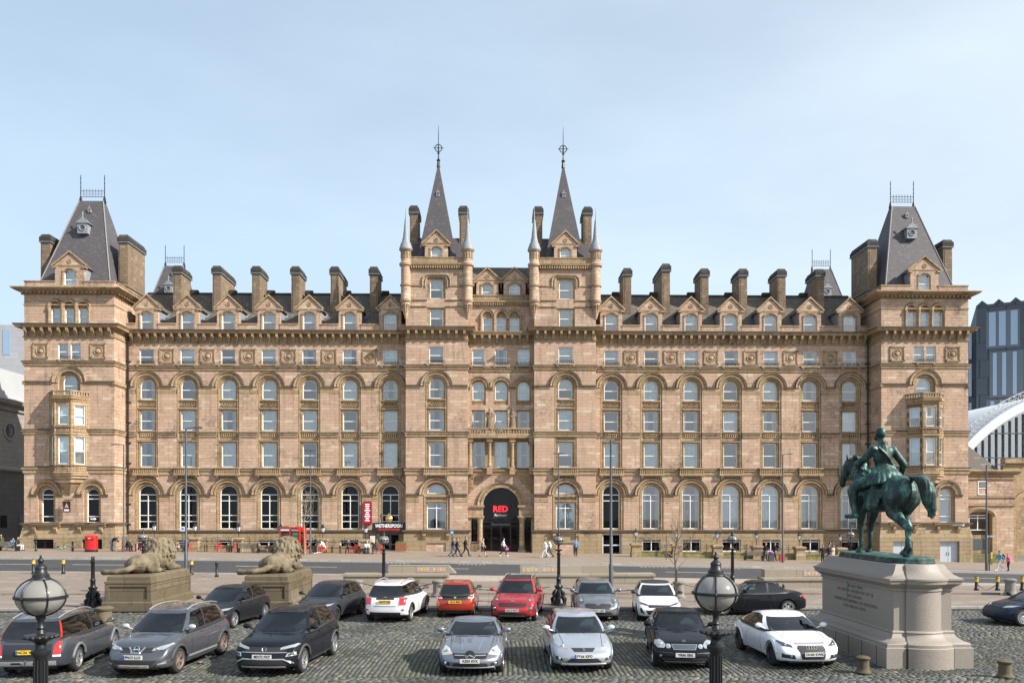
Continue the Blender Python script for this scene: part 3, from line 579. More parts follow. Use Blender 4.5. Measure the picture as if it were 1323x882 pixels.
for s in (-1, 1):
    a, b = sorted((s*TX0, s*TX1)); cx = (a+b)/2; m = MB(); yb = 7.0
    wall(m, a, b, 3.2, 8.0, [(cx-2.25, 1.75, 3.2, 6.98, True), (cx+2.25, 1.75, 3.2, 6.98, True)], TY, 0.2)
    wall(m, a, b, 8.0, 19.0, [(cx, 2.2, 15.9, 18.38, True)], TY, 0.2); wall(m, a, b, 19.0, 21.8, [(cx-0.62, 1.02, 19.56, 21.2, False), (cx+0.62, 1.02, 19.56, 21.2, False)], TY, 0.2)
    wall(m, a, b, 21.8, 26.1, [(cx+d, 0.98, 23.15, 25.35, True) for d in (-1.36, 0, 1.36)], TY, 0.35)
    for xx, yy in ((a, 0), (b, 0)): m.quad((xx, TY, 3.2), (xx, yb, 3.2), (xx, yb, 27.0), (xx, TY, 27.0))
    m.quad((a, yb, 0), (b, yb, 0), (b, yb, 27), (a, yb, 27)); m.quad((a, TY, 26.1), (b, TY, 26.1), (b, TY, 27.0), (a, TY, 27.0)); m.quad((a, TY, 27), (b, TY, 27), (b, yb, 27), (a, yb, 27))
    # battered plinth with segmental basement openings
    wall(m, a-0.3, b+0.3, -2.2, 1.75, [(cx-2.4, 2.0, 0.25 if s < 0 else -1.2, 1.6 if s < 0 else 1.35, False), (cx+2.4, 2.0, 0.25 if s < 0 else -1.2, 1.6 if s < 0 else 1.35, False)], TY-0.3, 0.5, 2)
    m.quad((a-0.3, TY-0.3, 1.75), (b+0.3, TY-0.3, 1.75), (b+0.08, TY-0.08, 2.85), (a-0.08, TY-0.08, 2.85), 2)
    for xx, o in ((a, -1), (b, 1)):
        m.quad((xx+o*0.3, TY-0.3, -2.2), (xx+o*0.3, yb, -2.2), (xx+o*0.3, yb, 1.75), (xx+o*0.3, TY-0.3, 1.75), 2); m.quad((xx+o*0.3, TY-0.3, 1.75), (xx+o*0.3, yb, 1.75), (xx+o*0.08, yb, 2.85), (xx+o*0.08, TY-0.08, 2.85), 2)
    m.quad((a-0.08, TY-0.08, 2.85), (b+0.08, TY-0.08, 2.85), (b, TY, 3.2), (a, TY, 3.2), 1)
    m.build('wall', SM, hotel)
    rm = MB(); rm.quad((a, TY+1.0, -2), (b, TY+1.0, -2), (b, TY+1.0, 26), (a, TY+1.0, 26)); rm.build('room_dark_sheet', DARKROOM, hotel)
    m = MB()
    for z0, z1, p in ((18.92, 19.42, 0.2), (12.05, 12.6, 0.18), (8.15, 8.85, 0.2), (2.85, 3.2, 0.3)): band_ring(m, a, b, TY, 6.9, z0, z1, p)
    for x0, x1 in ((a, cx-1.7), (cx+1.7, b)): band_run(m, x0, x1, 17.05, 17.4, 0.16, TY)
    for xx in (a, b): m.box(xx-0.14, xx+0.14, TY-0.14, 6.8, 17.05, 17.37, 1)
    for e in (-2.25, 2.25):
        for q in (-1, 1): band_run(m, cx+e+q*1.3-0.35, cx+e+q*1.3+0.35, 5.8, 6.08, 0.14, TY)
        band_run(m, cx+e-1.5, cx+e+1.5, 2.78, 3.24, 0.5, TY)
        for q in (-1, 1): m.prism([(TY-0.5, 2.8), (TY-0.5, 2.65), (TY-0.2, 2.1), (TY-0.1, 2.1), (TY, 2.8)], 'x', cx+e+q*1.05-0.13, cx+e+q*1.05+0.13, 1)
    rect_ring(m, a, b, TY, yb, [(0, 24.95), (0.06, 24.98), (0.06, 25.1), (0, 25.12)], 1)
    rect_ring(m, a, b, TY, yb, [(0, 26.0), (0.12, 26.05), (0.12, 26.2), (0.35, 26.3), (0.7, 26.4), (0.9, 26.55), (0.9, 26.66), (0.1, 26.74)], 1, True)
    m.build('string_course', SM, hotel)
    nd = 22
    dm = MB()
    for i in range(nd): x = a-0.2+(b-a+0.4)*(i+0.5)/nd; dm.box(x-0.1, x+0.1, TY-0.42, TY-0.1, 26.1, 26.3)
    for i in range(18):
        y = TY+(yb-TY)*(i+0.5)/18
        for xx, o in ((a, -1), (b, 1)): dm.box(min(xx+o*0.1, xx+o*0.42), max(xx+o*0.1, xx+o*0.42), y-0.1, y+0.1, 26.1, 26.3)
    stuff(dm.build('dentil', DRESS, hotel))
    m = MB(); pz = 27.45
    for x0, x1, y0, y1 in ((a+0.02, cx-1.44, TY+0.02, TY+0.4), (cx+1.44, b-0.02, TY+0.02, TY+0.4), (a+0.02, a+0.4, TY+0.4, yb), (b-0.4, b-0.02, TY+0.4, yb)):
        m.box(x0, x1, y0, y1, 26.7, pz-0.12); m.box(x0-0.06, x1+0.06, y0-0.06, y1+0.06, pz-0.12, pz, 1)
    m.build('parapet', SM, hotel)
    # windows and their mouldings
    m = MB(); arch_ring(m, cx, 17.28, [(1.1, TY+0.02), (1.1, TY-0.08), (1.28, TY-0.11), (1.34, TY-0.04), (1.5, TY-0.14), (1.66, TY-0.2), (1.7, TY)], 22)
    put('arch_moulding', m.mesh('arch_moulding', DRESS, smooth=30), hotel)
    m = MB(); wall(m, cx-1.12, cx+1.12, 15.9, 18.4, [(cx, 1.42, 16.0, 18.0, True)], TY+0.18, 0.3); put('bay_surround', m.mesh('bay_surround', DRESS), hotel)
    add_window(cx, 16.0, TY+0.32, 1.42, 2.0, 'arch', 'net')
    for e in (-2.25, 2.25):
        m = MB(); arch_ring(m, cx+e, 6.1, [(0.88, TY+0.02), (0.88, TY-0.07), (1.05, TY-0.1), (1.12, TY-0.03), (1.3, TY-0.14), (1.46, TY-0.18), (1.5, TY)], 20); put('arch_moulding', m.mesh('arch_moulding', DRESS, smooth=30), hotel)
        m = MB(); wall(m, cx+e-0.9, cx+e+0.9, 3.2, 7.0, [(cx+e, 1.2, 3.25, 6.68, True)], TY+0.18, 0.3); put('bay_surround', m.mesh('bay_surround', DRESS), hotel)
        add_window(cx+e, 3.25, TY+0.34, 1.2, 3.43, 'tow', None if s < 0 else 'full', DGLASS if s < 0 else WGLASS)
        add_window(cx+(-2.4 if e < 0 else 2.4), 0.25 if s < 0 else -1.2, TY-0.05, 2.0, 1.35 if s < 0 else 2.55, 'cross', None, DGLASS, paint=IRON if s < 0 else GREYMET) if s < 0 else None
        add_window(cx+(0.62 if e > 0 else -0.62), 19.56, TY+0.12, 1.02, 1.64, 'sash', 'net')
        put('roundel_panel', ROUND, hotel, (cx+e*1.27, TY-0.03, 0))
        if s > 0:
            g = MB(); X = cx+(2.4 if e > 0 else -2.4)
            for q in (-0.5, 0.5): g.box(X+q-0.48, X+q+0.48, TY+0.02, TY+0.08, -1.2, 1.35)
            for q in (-0.12, 0.12): g.box(X+q-0.02, X+q+0.02, TY-0.03, TY+0.02, -0.1, 0.25)
            put('door', g.mesh('door', mat('pale_grey_door', (0.42, 0.46, 0.52), 0.5) if 'pale_grey_door' not in bpy.data.materials else bpy.data.materials['pale_grey_door']), hotel)
    o = put('sill', FSILL, hotel, (cx, TY, 0)); put('window_guard', GRILL, hotel, (cx, TY, 0))
    for d in (-1.36, 0, 1.36):
        m = MB(); arch_ring(m, cx+d, 24.86, [(0.47, TY+0.02), (0.47, TY-0.08), (0.6, TY-0.1), (0.72, TY-0.16), (0.8, TY)], 16)
        put('arch_moulding', m.mesh('arch_moulding', DRESS, smooth=30), hotel)
        m = MB(); m.box(cx+d-0.5, cx+d+0.5, TY+0.2, TY+0.34, 24.66, 25.36); arch_ring(m, cx+d, 24.9, [(0.2, TY+0.2), (0.22, TY+0.14), (0.28, TY+0.14), (0.3, TY+0.2)], 12); put('tympanum', m.mesh('tympanum', DRESS), hotel)
        add_window(cx+d, 23.15, TY+0.22, 0.98, 1.52, 'sash', 'net')
    for d in (-2.0, -0.68, 0.68, 2.0):
        m = MB(); m.lathe([(0.17, 23.12), (0.17, 23.25), (0.11, 23.3), (0.105, 24.45), (0.19, 24.62), (0.2, 24.8)], 12, (cx+d, TY-0.06, 0)); put('column', m.mesh('column', DRESS, smooth=40), hotel)
    # canted bay window over two floors on a tapering corbel
    hf, pj, hw = 0.8, 1.13, 1.93; pl = lambda o: [(cx-hw-o*0.4, TY), (cx-hf-o*0.42, TY-pj-o), (cx+hf+o*0.42, TY-pj-o), (cx+hw+o*0.4, TY)]
    m = MB(); P = pl(0)
    faces = [(P[0], P[1]), (P[1], P[2]), (P[2], P[3])]; mats4 = [STONE, DRESS, WHITE, WGLASS, CURT]; wins = MB()
    for p, q in faces:
        L = sqrt((q[0]-p[0])**2+(q[1]-p[1])**2); ang = atan2(q[1]-p[1], q[0]-p[0])
        m.M = Matrix.Translation((p[0], p[1], 0))@Matrix.Rotation(ang, 4, 'Z')
        wall(m, 0, L, 8.0, 15.4, [(L/2, 1.0, 9.05, 11.8, False), (L/2, 1.0, 12.95, 14.9, False)], 0, 0.2, 1)
        for xx in (0.0, L): m.box(xx-0.07, xx+0.07, -0.05, 0.1, 8.9, 15.3, 1)
        for z0, z1 in ((8.93, 9.0), (12.85, 12.93)): m.box(L/2-0.6, L/2+0.6, -0.12, 0.02, z0, z1, 1)
        for zz in (8.4, 12.25):
            for i in range(6): xx = L/2-0.5+i*0.2; m.box(xx-0.05, xx+0.05, -0.05, 0.0, zz+0.08, zz+0.34, 1)
            m.box(L/2-0.62, L/2+0.62, -0.06, 0, zz, zz+0.08, 1); m.box(L/2-0.62, L/2+0.62, -0.06, 0, zz+0.34, zz+0.42, 1)
        m.M = None
        for zz, hh in ((9.05, 2.75), (12.95, 1.95)): fused_window(wins, L/2, zz, 0.1, 1.0, hh, 'sash', Matrix.Translation((p[0], p[1], 0))@Matrix.Rotation(ang, 4, 'Z'))
    def pring(prof, mi=1):
        rows = [pl(o) if o > -5 else None for o, z in prof]
        vs = [(x, y, z) for (o, z), row in zip(prof, rows) for x, y in row]
        m.add(vs, [(4*j+i, 4*j+i+1, 4*j+5+i, 4*j+4+i) for j in range(len(prof)-1) for i in range(3)]+[(4*len(prof)-4, 4*len(prof)-3, 4*len(prof)-2, 4*len(prof)-1)], mi)
    for z0, z1, p in ((11.95, 12.2, 0.12), (12.66, 12.85, 0.14), (8.1, 8.38, 0.16), (8.84, 8.93, 0.12)): pring([(0, z0), (p, z0+0.05), (p, z1-0.05), (0, z1+0.02)])
    pring([(0, 15.2), (0.1, 15.25), (0.12, 15.4), (0.3, 15.5), (0.36, 15.68), (0.15, 15.75), (0.12, 15.75)])
    m.build('bay_window', [STONE, DRESS], hotel); bw = [o for o in hotel.children if o.name.startswith('bay_window')][-1]
    put('window', wins.mesh('window', [WHITE, WGLASS, CURT]), bw)
    pm = MB(); Q = pl(0.2)
    for p, q in zip(Q, Q[1:]):
        L = sqrt((q[0]-p[0])**2+(q[1]-p[1])**2); ang = atan2(q[1]-p[1], q[0]-p[0]); pm.M = Matrix.Translation((p[0], p[1], 0))@Matrix.Rotation(ang, 4, 'Z')
        pm.box(0, L, -0.02, 0.14, 15.75, 15.87); pm.box(0, L, -0.04, 0.16, 16.2, 16.32); n = max(4, int(L/0.24))
        for i in range(n+1): pm.box(L*i/n-0.06, L*i/n+0.06, 0.0, 0.12, 15.87, 16.2)
        pm.M = None
    put('balustrade', pm.mesh('balustrade', DRESS), bw)
    # corbel: narrows in steps down to a point against the wall
    rows = [(1.06, 1.06, 8.12), (1.06, 1.06, 7.95), (0.95, 0.95, 7.9), (0.93, 0.92, 7.65), (0.8, 0.8, 7.55), (0.76, 0.74, 7.25), (0.6, 0.6, 7.15), (0.28, 0.22, 6.4), (0.03, 0.02, 5.95)]
    vs = []
    for fx, fy, z in rows: vs += [(cx-hw*fx, TY+0.01, z), (cx-hf*fx, TY-pj*fy, z), (cx+hf*fx, TY-pj*fy, z), (cx+hw*fx, TY+0.01, z)]
    k = MB(); k.add(vs, [(4*j+i, 4*j+i+1, 4*j+5+i, 4*j+4+i) for j in range(len(rows)-1) for i in range(3)]); put('corbel', k.mesh('corbel', DRESS), bw)
    dormer(DM_T, cx, TY+0.06)
    mansard(cx, TY+4.6, 27.0, 37.1, 3.55, 1.25)
    chimney(a+0.47, 0.4, 0.95, 4.0, 26.6, 33.1); chimney(b-0.47, 0.4, 0.95, 4.0, 26.6, 33.1)
    mansard(cx+s*0.6, 25.0, 27.0, 37.3, 3.55, 1.25)
    m = MB(); m.box(a, b, 19.5, 30, 0, 27.2); m.build('rear_tower_wall', STONE, hotel)
    # rainwater pipe in the corner
    m = MB(); xx = s*(TX0-0.28); m.tube([(xx, -0.16, -0.5), (xx, -0.16, 22.4)], 0.085, 8)
    for i in range(9): m.box(xx-0.26, xx+0.26, -0.12, 0.0, 3+i*2.1, 3.1+i*2.1)
    m.build('rainwater_pipe', IRON, hotel)

# ---- the two entrance towers with spires
DM_C = dormer_meshes(2.35, 30.0, 31.9, 33.1, 1.1, 31.5, 1.3)
for s in (-1, 1):
    a, b = sorted((s*CX0, s*CX1)); cx = (a+b)/2+s*0.05; yb = 5.0; m = MB()
    wall(m, a, b, 2.1, 23.2, [(cx, BAYW, 8.93, 18.42, True), (cx, 1.46, 19.6, 21.3, False), (cx, 2.75, 2.42, 7.375, True)], CY, 0.22)
    wall(m, a, b, 23.2, 30.4, [(cx, 1.9, 23.35, 25.3, False), (cx, 1.9, 26.2, 28.35, False)], CY, 0.12)
    wall(m, a-0.2, b+0.2, -2, 2.1, [(cx, 2.0, -0.1, 1.15, False)], CY-0.22, 0.15, 2)
    for xx, o in ((a, -1), (b, 1)):
        m.quad((xx, CY, 2.1), (xx, yb, 2.1), (xx, yb, 30.4), (xx, CY, 30.4)); m.quad((xx+o*0.2, CY-0.22, -2), (xx+o*0.2, 1, -2), (xx+o*0.2, 1, 2.1), (xx+o*0.2, CY-0.22, 2.1), 2)
    m.quad((a, yb, 20), (b, yb, 20), (b, yb, 30.4), (a, yb, 30.4)); m.quad((a, CY+0.3, 30.0), (b, CY+0.3, 30.0), (b, yb, 30.0), (a, yb, 30.0))
    m.box(cx-1.0, cx+1.0, CY-0.1, CY, -0.1, 1.15, 0)
    m.build('wall', SM, hotel)
    rm = MB(); rm.quad((a, CY+1.1, -2), (b, CY+1.1, -2), (b, CY+1.1, 30), (a, CY+1.1, 30)); rm.build('room_dark_sheet', DARKROOM, hotel)
    m = MB()
    band_ring(m, a, b, CY, 1, 18.92, 19.42, 0.2); band_ring(m, a, b, CY, 1, 12.02, 12.56, 0.16) ; band_ring(m, a, b, CY, 1, 8.12, 8.8, 0.18); band_ring(m, a-0.0, b+0.0, CY-0.03, 1, 2.1, 2.45, 0.34)
    for x0, x1 in ((a, cx-1.62), (cx+1.62, b)): band_run(m, x0, x1, 17.0, 17.36, 0.16, CY); band_run(m, x0-0.0, x1, 27.4, 27.6, 0.08, CY)
    for x0, x1 in ((a, cx-1.76), (cx+1.76, b)): band_run(m, x0, x1, 5.84, 6.16, 0.16, CY); band_run(m, x0, x1, 5.3, 5.8, 0.04, CY)
    for x0, x1 in ((a, cx-0.95), (cx+0.95, b)): band_run(m, x0, x1, 25.3, 25.45, 0.1, CY); band_run(m, x0, x1, 25.95, 26.1, 0.1, CY)
    band_run(m, cx-1.5, cx+1.5, 2.05, 2.47, 0.55, CY)
    for q in (-1, 1): m.prism([(CY-0.5, 2.1), (CY-0.5, 1.9), (CY-0.28, 1.5), (CY-0.22, 1.5), (CY-0.2, 2.1)], 'x', cx+q*1.2-0.15, cx+q*1.2+0.15, 1)
    rect_ring(m, a, b, CY, yb, [(0, 29.2), (0.08, 29.25), (0.08, 29.3)], 1); rect_ring(m, a, b, CY, yb, [(0, 29.55), (0.32, 29.62), (0.36, 29.82), (0.05, 29.9), (0.05, 30.35), (0.1, 30.4), (0.1, 30.5), (-0.4, 30.52)], 1)
    m.build('string_course', SM, hotel)
    dm = MB()
    for i in range(26): x = a+(b-a)*(i+0.5)/26; dm.box(x-0.07, x+0.07, CY-0.28, CY, 29.3, 29.58)
    stuff(dm.build('dentil', DRESS, hotel))
    put('bay_surround', BAYP, hotel, (cx, CY, 0)); put('arch_moulding', ARCHU, hotel, (cx, CY, 0)); put('arch_moulding', ARCHG, hotel, (cx, CY, 0))
    put('pierced_panel', AP_ROUND, hotel, (cx, CY+0.2, 15.3)); put('pierced_panel', AP_SLOT, hotel, (cx, CY+0.2, 12.1)); put('window_balcony', BALC, hotel, (cx, CY, 0)); put('sill', FSILL, hotel, (cx, CY, 0)); put('window_guard', GRILL, hotel, (cx, CY, 0))
    m = MB(); wall(m, cx-1.4, cx+1.4, 2.42, 7.4, [(cx, 1.95, 2.55, 5.25, False), (cx, 1.9, 6.2, 7.15, True)], CY+0.22, 0.3)
    for q in (-1, 1): m.box(cx+q*1.2-0.1, cx+q*1.2+0.1, CY+0.08, CY+0.22, 2.42, 6.1)
    m.box(cx-1.1, cx+1.1, CY+0.1, CY+0.22, 5.35, 5.5); m.box(cx-1.3, cx+1.3, CY+0.05, CY+0.22, 5.85, 6.12)
    put('bay_surround', m.mesh('bay_surround', DRESS), hotel)
    add_window(cx, 2.55, CY+0.38, 1.95, 2.7, 'cross', 'drapes' if s < 0 else 'net'); add_window(cx, 6.2, CY+0.38, 1.9, 0.95, 'lun', 'full')
    for z, h, k in ((8.97, 2.53, 'sash'), (12.75, 2.08, 'sash'), (16.0, 2.0, 'arch')): add_window(cx, z, CY+0.34, 1.44 if z < 9 else 1.46, h, k, 'drapes' if s < 0 else random.choice(['full', 'net', 'blind']))
    add_window(cx, 19.6, CY+0.14, 1.46, 1.68, 'sash', 'blind' if s < 0 else 'net')
    for z0, z1 in ((23.35, 25.2), (26.25, 28.2)):
        m = MB(); wall(m, cx-0.97, cx+0.97, z0-0.05, z1+0.2, [(cx, 1.3, z0, z1, False)], CY+0.1, 0.25); put('window_surround', m.mesh('window_surround', DRESS), hotel); add_window(cx, z0, CY+0.25, 1.3, z1-z0, 'sash', 'blind' if s < 0 else 'full')
    m = MB()                                        # basket-headed hood over the top window
    hd = [(cx-1.42, 27.5), (cx-1.42, 28.1)]+[(cx-0.92+0.5*cos(t), 28.1+0.55*sin(t)) for t in [pi-pi/2*i/5 for i in range(6)]]+[(cx+0.92+0.5*cos(t), 28.1+0.55*sin(t)) for t in [pi/2-pi/2*i/5 for i in range(6)]]+[(cx+1.42, 27.5)]
    m.tube([(x, CY-0.03, z) for x, z in hd], 0.12, 6); m.tube([(cx+(x-cx)*0.8, CY-0.01, z-0.17) for x, z in hd], 0.08, 6); put('hood_mould', m.mesh('hood_mould', DRESS, smooth=50), hotel)
    dormer(DM_C, cx, CY+0.06)
    # spire
    m = MB(); sy = CY+3.0; pr = [(2.35, 29.9), (2.05, 30.6), (0.0, 41.6)]; vs = []
    for h, z in pr[:2]: vs += [(cx-h, sy-h, z), (cx+h, sy-h, z), (cx+h, sy+h, z), (cx-h, sy+h, z)]
    vs.append((cx, sy, 41.6)); m.add(vs, [(i, (i+1) % 4, 4+(i+1) % 4, 4+i) for i in range(4)]+[(4+i, 4+(i+1) % 4, 8) for i in range(4)])
    sp_ = m.build('spire', SLATE, hotel)
    f = MB(); f.lathe([(0.2, 41.0), (0.13, 41.6), (0.22, 41.75), (0.08, 41.9), (0.06, 42.4), (0.16, 42.5), (0.05, 42.6), (0.04, 44.4), (0.02, 45.4), (0, 45.5)], 8, (cx, sy, 0))
    for ax in ('x', 'y'):
        f.tube([(cx+(0.38*cos(t) if ax == 'x' else 0), sy+(0.38*cos(t) if ax == 'y' else 0), 43.05+0.38*sin(t)) for t in [2*pi*i/14 for i in range(15)]], 0.05, 5)
        f.tube([(cx-(0.55 if ax == 'x' else 0), sy-(0.55 if ax == 'y' else 0), 43.05), (cx+(0.55 if ax == 'x' else 0), sy+(0.55 if ax == 'y' else 0), 43.05)], 0.04, 5)
    put('finial', f.mesh('finial', IRON), sp_); lucarne(sp_, cx, sy-0.75, 37.6, 0.36)
    m = MB(); m.prism([(sy-1.2, 30.0), (sy-0.2, 33.4), (sy+1.4, 33.4), (sy+2.4, 30.0)], 'x', a+0.4, b-0.4); m.build('roof', SLATE, hotel)
    chimney(a+0.55, CY+2.6, 0.85, 2.6, 30.0, 36.8); chimney(b-0.55, CY+2.6, 0.85, 2.6, 30.0, 36.8)
    for tx in (a, b):
        m = MB(); pr = [(0.02, 24.1), (0.1, 24.15), (0.34, 25.0), (0.38, 25.5), (0.46, 25.55), (0.46, 25.75), (0.54, 25.85), (0.56, 26.1), (0.5, 26.2), (0.5, 27.45), (0.55, 27.5), (0.55, 27.62), (0.5, 27.68), (0.5, 29.5), (0.66, 29.58), (0.68, 29.8), (0.5, 29.95), (0.47, 30.3), (0.47, 31.0), (0.62, 31.1), (0.66, 31.25)]
        m.lathe(pr, 18, (tx, CY+0.05, 0)); t = m.build('turret', STONE, hotel, smooth=35)
        c = MB(); c.lathe([(0.70, 31.2), (0.68, 31.35), (0.5, 31.9), (0.4, 32.05), (0.36, 32.3), (0.3, 32.5), (0.12, 34.3), (0.06, 34.5), (0.02, 35.6), (0, 35.65)], 18, (tx, CY+0.05, 0)); put('cone', c.mesh('cone', LEAD, smooth=35), t)
        d = MB()
        for i in range(12):
            an = 2*pi*i/12; d.M = Matrix.Translation((tx, CY+0.05, 0))@Matrix.Rotation(an, 4, 'Z'); d.box(0.45, 0.53, -0.06, 0.06, 30.3, 31.05); d.M = None
        for zz in (25.95, 27.56, 29.7): d.lathe([(0.5, zz-0.1), (0.6, zz-0.06), (0.6, zz+0.06), (0.5, zz+0.1)], 18, (tx, CY+0.05, 0), cap=False)
        for i in range(7):
            an = -pi/2+(i-3)*0.5; d.tube([(tx, CY+0.0, 24.2), (tx+0.33*cos(an), CY+0.05+0.33*sin(an), 25.0), (tx+0.47*cos(an), CY+0.05+0.47*sin(an), 25.6)], [0.02, 0.05, 0.07], 5)
        put('band', d.mesh('band', DRESS), t)
# television aerial by the left entrance tower
m = MB(); m.tube([(-10.6, 4, 28.3), (-10.6, 4, 31.5)], 0.03, 5); m.tube([(-11.0, 4, 31.4), (-9.6, 3.8, 31.0)], 0.025, 5)
for i in range(4): m.tube([(-10.9+i*0.35, 3.7, 31.35-i*0.1), (-10.8+i*0.35, 4.3, 31.35-i*0.1)], 0.015, 4)
m.build('aerial', IRON, hotel)
# ---- centre between the towers
m = MB(); y0 = 0.15; c3 = (-2.36, 0, 2.36)
wall(m, -CX0, CX0, 15.4, 21.8, [(x, 1.55, 15.45, 18.1, True) for x in c3]+[(x, 1.25, 19.6, 21.3, False) for x in c3], y0, 0.22)
wall(m, -CX0, CX0, 12.4, 15.4, [(x, 1.4, 12.7, 14.95, False) for x in c3], y0, 0.25)
wall(m, -CX0, CX0, 8.2, 12.4, [(x, 1.4, 8.95, 11.7, False) for x in c3], y0, 0.5, 1)
wall(m, -CX0, CX0, 21.8, 26.3, [(x*0.6, 0.98, 23.15, 25.2, True) for x in c3], y0, 0.3)
wall(m, -CX0, CX0, 4.98, 8.2, [], y0-0.2, 0.3) if False else None
# entrance storey: arch cut through the wall between the imposts
m2 = MB(); R = 1.86; zs = 5.0; yy = y0-0.15
a = arcpts(0, zs, R, 24)
for p, q in zip(a, a[1:]): m2.quad((p[0],yy,p[1]),(p[0],yy,8.25),(q[0],yy,8.25),(q[0],yy,q[1])); m2.quad((p[0],yy,p[1]),(q[0],yy,q[1]),(q[0],yy+1.3,q[1]),(p[0],yy+1.3,p[1]), 1)
for s in (-1, 1): m2.quad((s*R,yy,zs),(s*CX0,yy,zs),(s*CX0,yy,8.25),(s*R,yy,8.25))
m.v, off = m.v+m2.v, len(m.v); m.f += [tuple(i+off for i in f) for f in m2.f]; m.m += m2.m
m.build('wall', SM, hotel)
m = MB(); m.quad((-CX0, 1.6, -2), (CX0, 1.6, -2), (CX0, 1.6, 26), (-CX0, 1.6, 26)); m.build('room_dark_sheet', DARKROOM, hotel)
m = MB(); arch_ring(m, 0, zs, [(R, yy+0.02), (R, yy-0.1), (R+0.25, yy-0.12), (R+0.28, yy-0.05), (R+0.42, yy-0.06), (R+0.45, yy-0.17), (R+0.58, yy-0.2), (R+0.6, yy)], 30); put('arch_moulding', m.mesh('arch_moulding', DRESS, smooth=30), hotel)
for s in (-1, 1):                                   # carved spandrels
    m = MB(); tri = [(s*3.25, 8.0), (s*1.75, 8.0), (s*3.25, 6.3)]
    m.add([(x, yy-0.02, z) for x, z in tri], [(0, 1, 2)])
    for i in range(70):
        u, v = random.random(), random.random()
        if u+v > 1: u, v = 1-u, 1-v
        x = tri[0][0]+u*(tri[1][0]-tri[0][0])*0.92+v*(tri[2][0]-tri[0][0]); z = tri[0][1]+v*(tri[2][1]-tri[0][1])*0.92-0.05
        m.ball((x-s*0.03, yy-0.03, z), (0.11, 0.07, 0.09), 6)
    for p, q in zip(tri, tri[1:]+tri[:1]): m.tube([(p[0], yy-0.03, p[1]), (q[0], yy-0.03, q[1])], 0.05, 5)
    put('spandrel', m.mesh('spandrel', DRESS, smooth=40), hotel)
    m = MB(); x0, x1 = sorted((s*(R-0.12), s*CX0)); e0, e1 = sorted((s*(R+0.0), s*CX0))
    m.box(x0, x1, yy-0.62, yy+0.5, 4.82, 5.02); m.box(e0, e1, yy-0.5, yy+0.4, 4.62, 4.82); m.box(e0, e1, yy-0.42, yy+0.35, 3.85, 4.62); m.box(x0, x1, yy-0.5, yy+0.4, 3.75, 3.9)
    put('entablature', m.mesh('entablature', DRESS), hotel)
    for x, r in ((s*(R+0.32), 0.28),):
        m = MB(); m.box(x-0.4, x+0.4, yy-0.5, yy+0.3, -0.6, 0.35); m.lathe([(0.4, 0.35), (0.4, 0.45), (0.33, 0.55), (0.36, 0.65), (r, 0.75), (r*0.9, 3.2), (0.3, 3.25), (r*0.95, 3.35), (0.38, 3.65), (0.4, 3.75)], 18, (x, yy-0.1, 0)); put('column', m.mesh('column', DRESS, smooth=35), hotel)
    m = MB(); m.box(s*3.28-0.15, s*3.28+0.15, yy-0.3, yy+0.3, -0.6, 3.75); put('pilaster', m.mesh('pilaster', DRESS), hotel)
m = MB(); m.box(-3.1, -2.5, yy+0.2, yy+0.5, -0.6, 1.1, 2); m.box(-3.2, -2.3, yy-0.35, yy+0.2, -0.6, 1.05, 2); put('plinth_block', m.mesh('plinth_block', [SOOT, SOOT, CHIM]), hotel)
add_window(-2.75, 1.15, yy+0.25, 0.85, 2.55, 'fixed', None, DGLASS); add_window(2.78, -0.25, yy+0.25, 0.9, 3.95, 'fixed', None, DGLASS, paint=IRON)
# glazed entrance screen under the arch
m = MB(); gy = yy+1.0
for x in (-1.84, -1.0, 1.0, 1.84): m.box(x-0.07, x+0.07, gy-0.06, gy+0.06, -0.15, 5.0)
for z in (2.75, 3.25, 4.9): m.box(-1.86, 1.86, gy-0.05, gy+0.07, z, z+0.12)
for x in (-0.03, ): m.box(-0.07, 0.07, gy-0.05, gy+0.05, -0.15, 2.75)
for s in (-1, 1): m.box(s*0.55-0.5, s*0.55+0.5, gy-0.05, gy+0.05, -0.15, 0.1); m.box(s*1.0-0.03, s*1.0+0.03, gy-0.05, gy+0.06, 5.0, 6.5)
eo = put('entrance_screen', m.mesh('entrance_screen', mat('bronze_frame', (0.03, 0.022, 0.018), 0.4, 0.5)), hotel)
p = MB(); ap = arcpts(0, zs, R-0.02, 20); pts = [(1.84, gy, -0.1)]+[(x, gy, z) for x, z in ap]+[(-1.84, gy, -0.1)]; p.add(pts, [tuple(range(len(pts)))]); put('pane', p.mesh('pane', DGLASS), eo)
m = MB(); m.box(-0.95, 0.95, gy-0.1, gy-0.06, 2.92, 3.12); put('sensor_rail', m.mesh('sensor_rail', GREYMET), eo)
m = MB(); m.box(-1.9, 1.9, yy-0.9, yy+1.2, -0.6, -0.15); m.box(-2.2, 2.2, yy-1.3, yy-0.9, -0.6, -0.32); put('step', m.mesh('step', DRESS), hotel)
m = MB()
band_run(m, -CX0, CX0, 18.9, 19.4, 0.2, y0); band_run(m, -CX0, CX0, 8.12, 8.8, 0.3, y0-0.05)
for x0, x1 in ((-CX0, -3.2), (-1.52, -0.84), (0.84, 1.52), (3.2, CX0)): band_run(m, x0, x1, 17.0, 17.32, 0.14, y0)
run(m, -CX0, CX0, [(y0, 26.0), (y0-0.3, 26.1), (y0-0.32, 26.3), (y0, 26.4), (y0, 26.82), (y0-0.08, 26.84), (y0-0.08, 26.95), (y0+0.4, 26.95), (y0+0.4, 26.0)], 1)
m.build('string_course', SM, hotel)
dm = MB()
for i in range(28): x = -CX0+0.1+(2*CX0-0.2)*(i+0.5)/28; dm.box(x-0.07, x+0.07, y0-0.25, y0, 25.85, 26.1)
stuff(dm.build('dentil', DRESS, hotel))
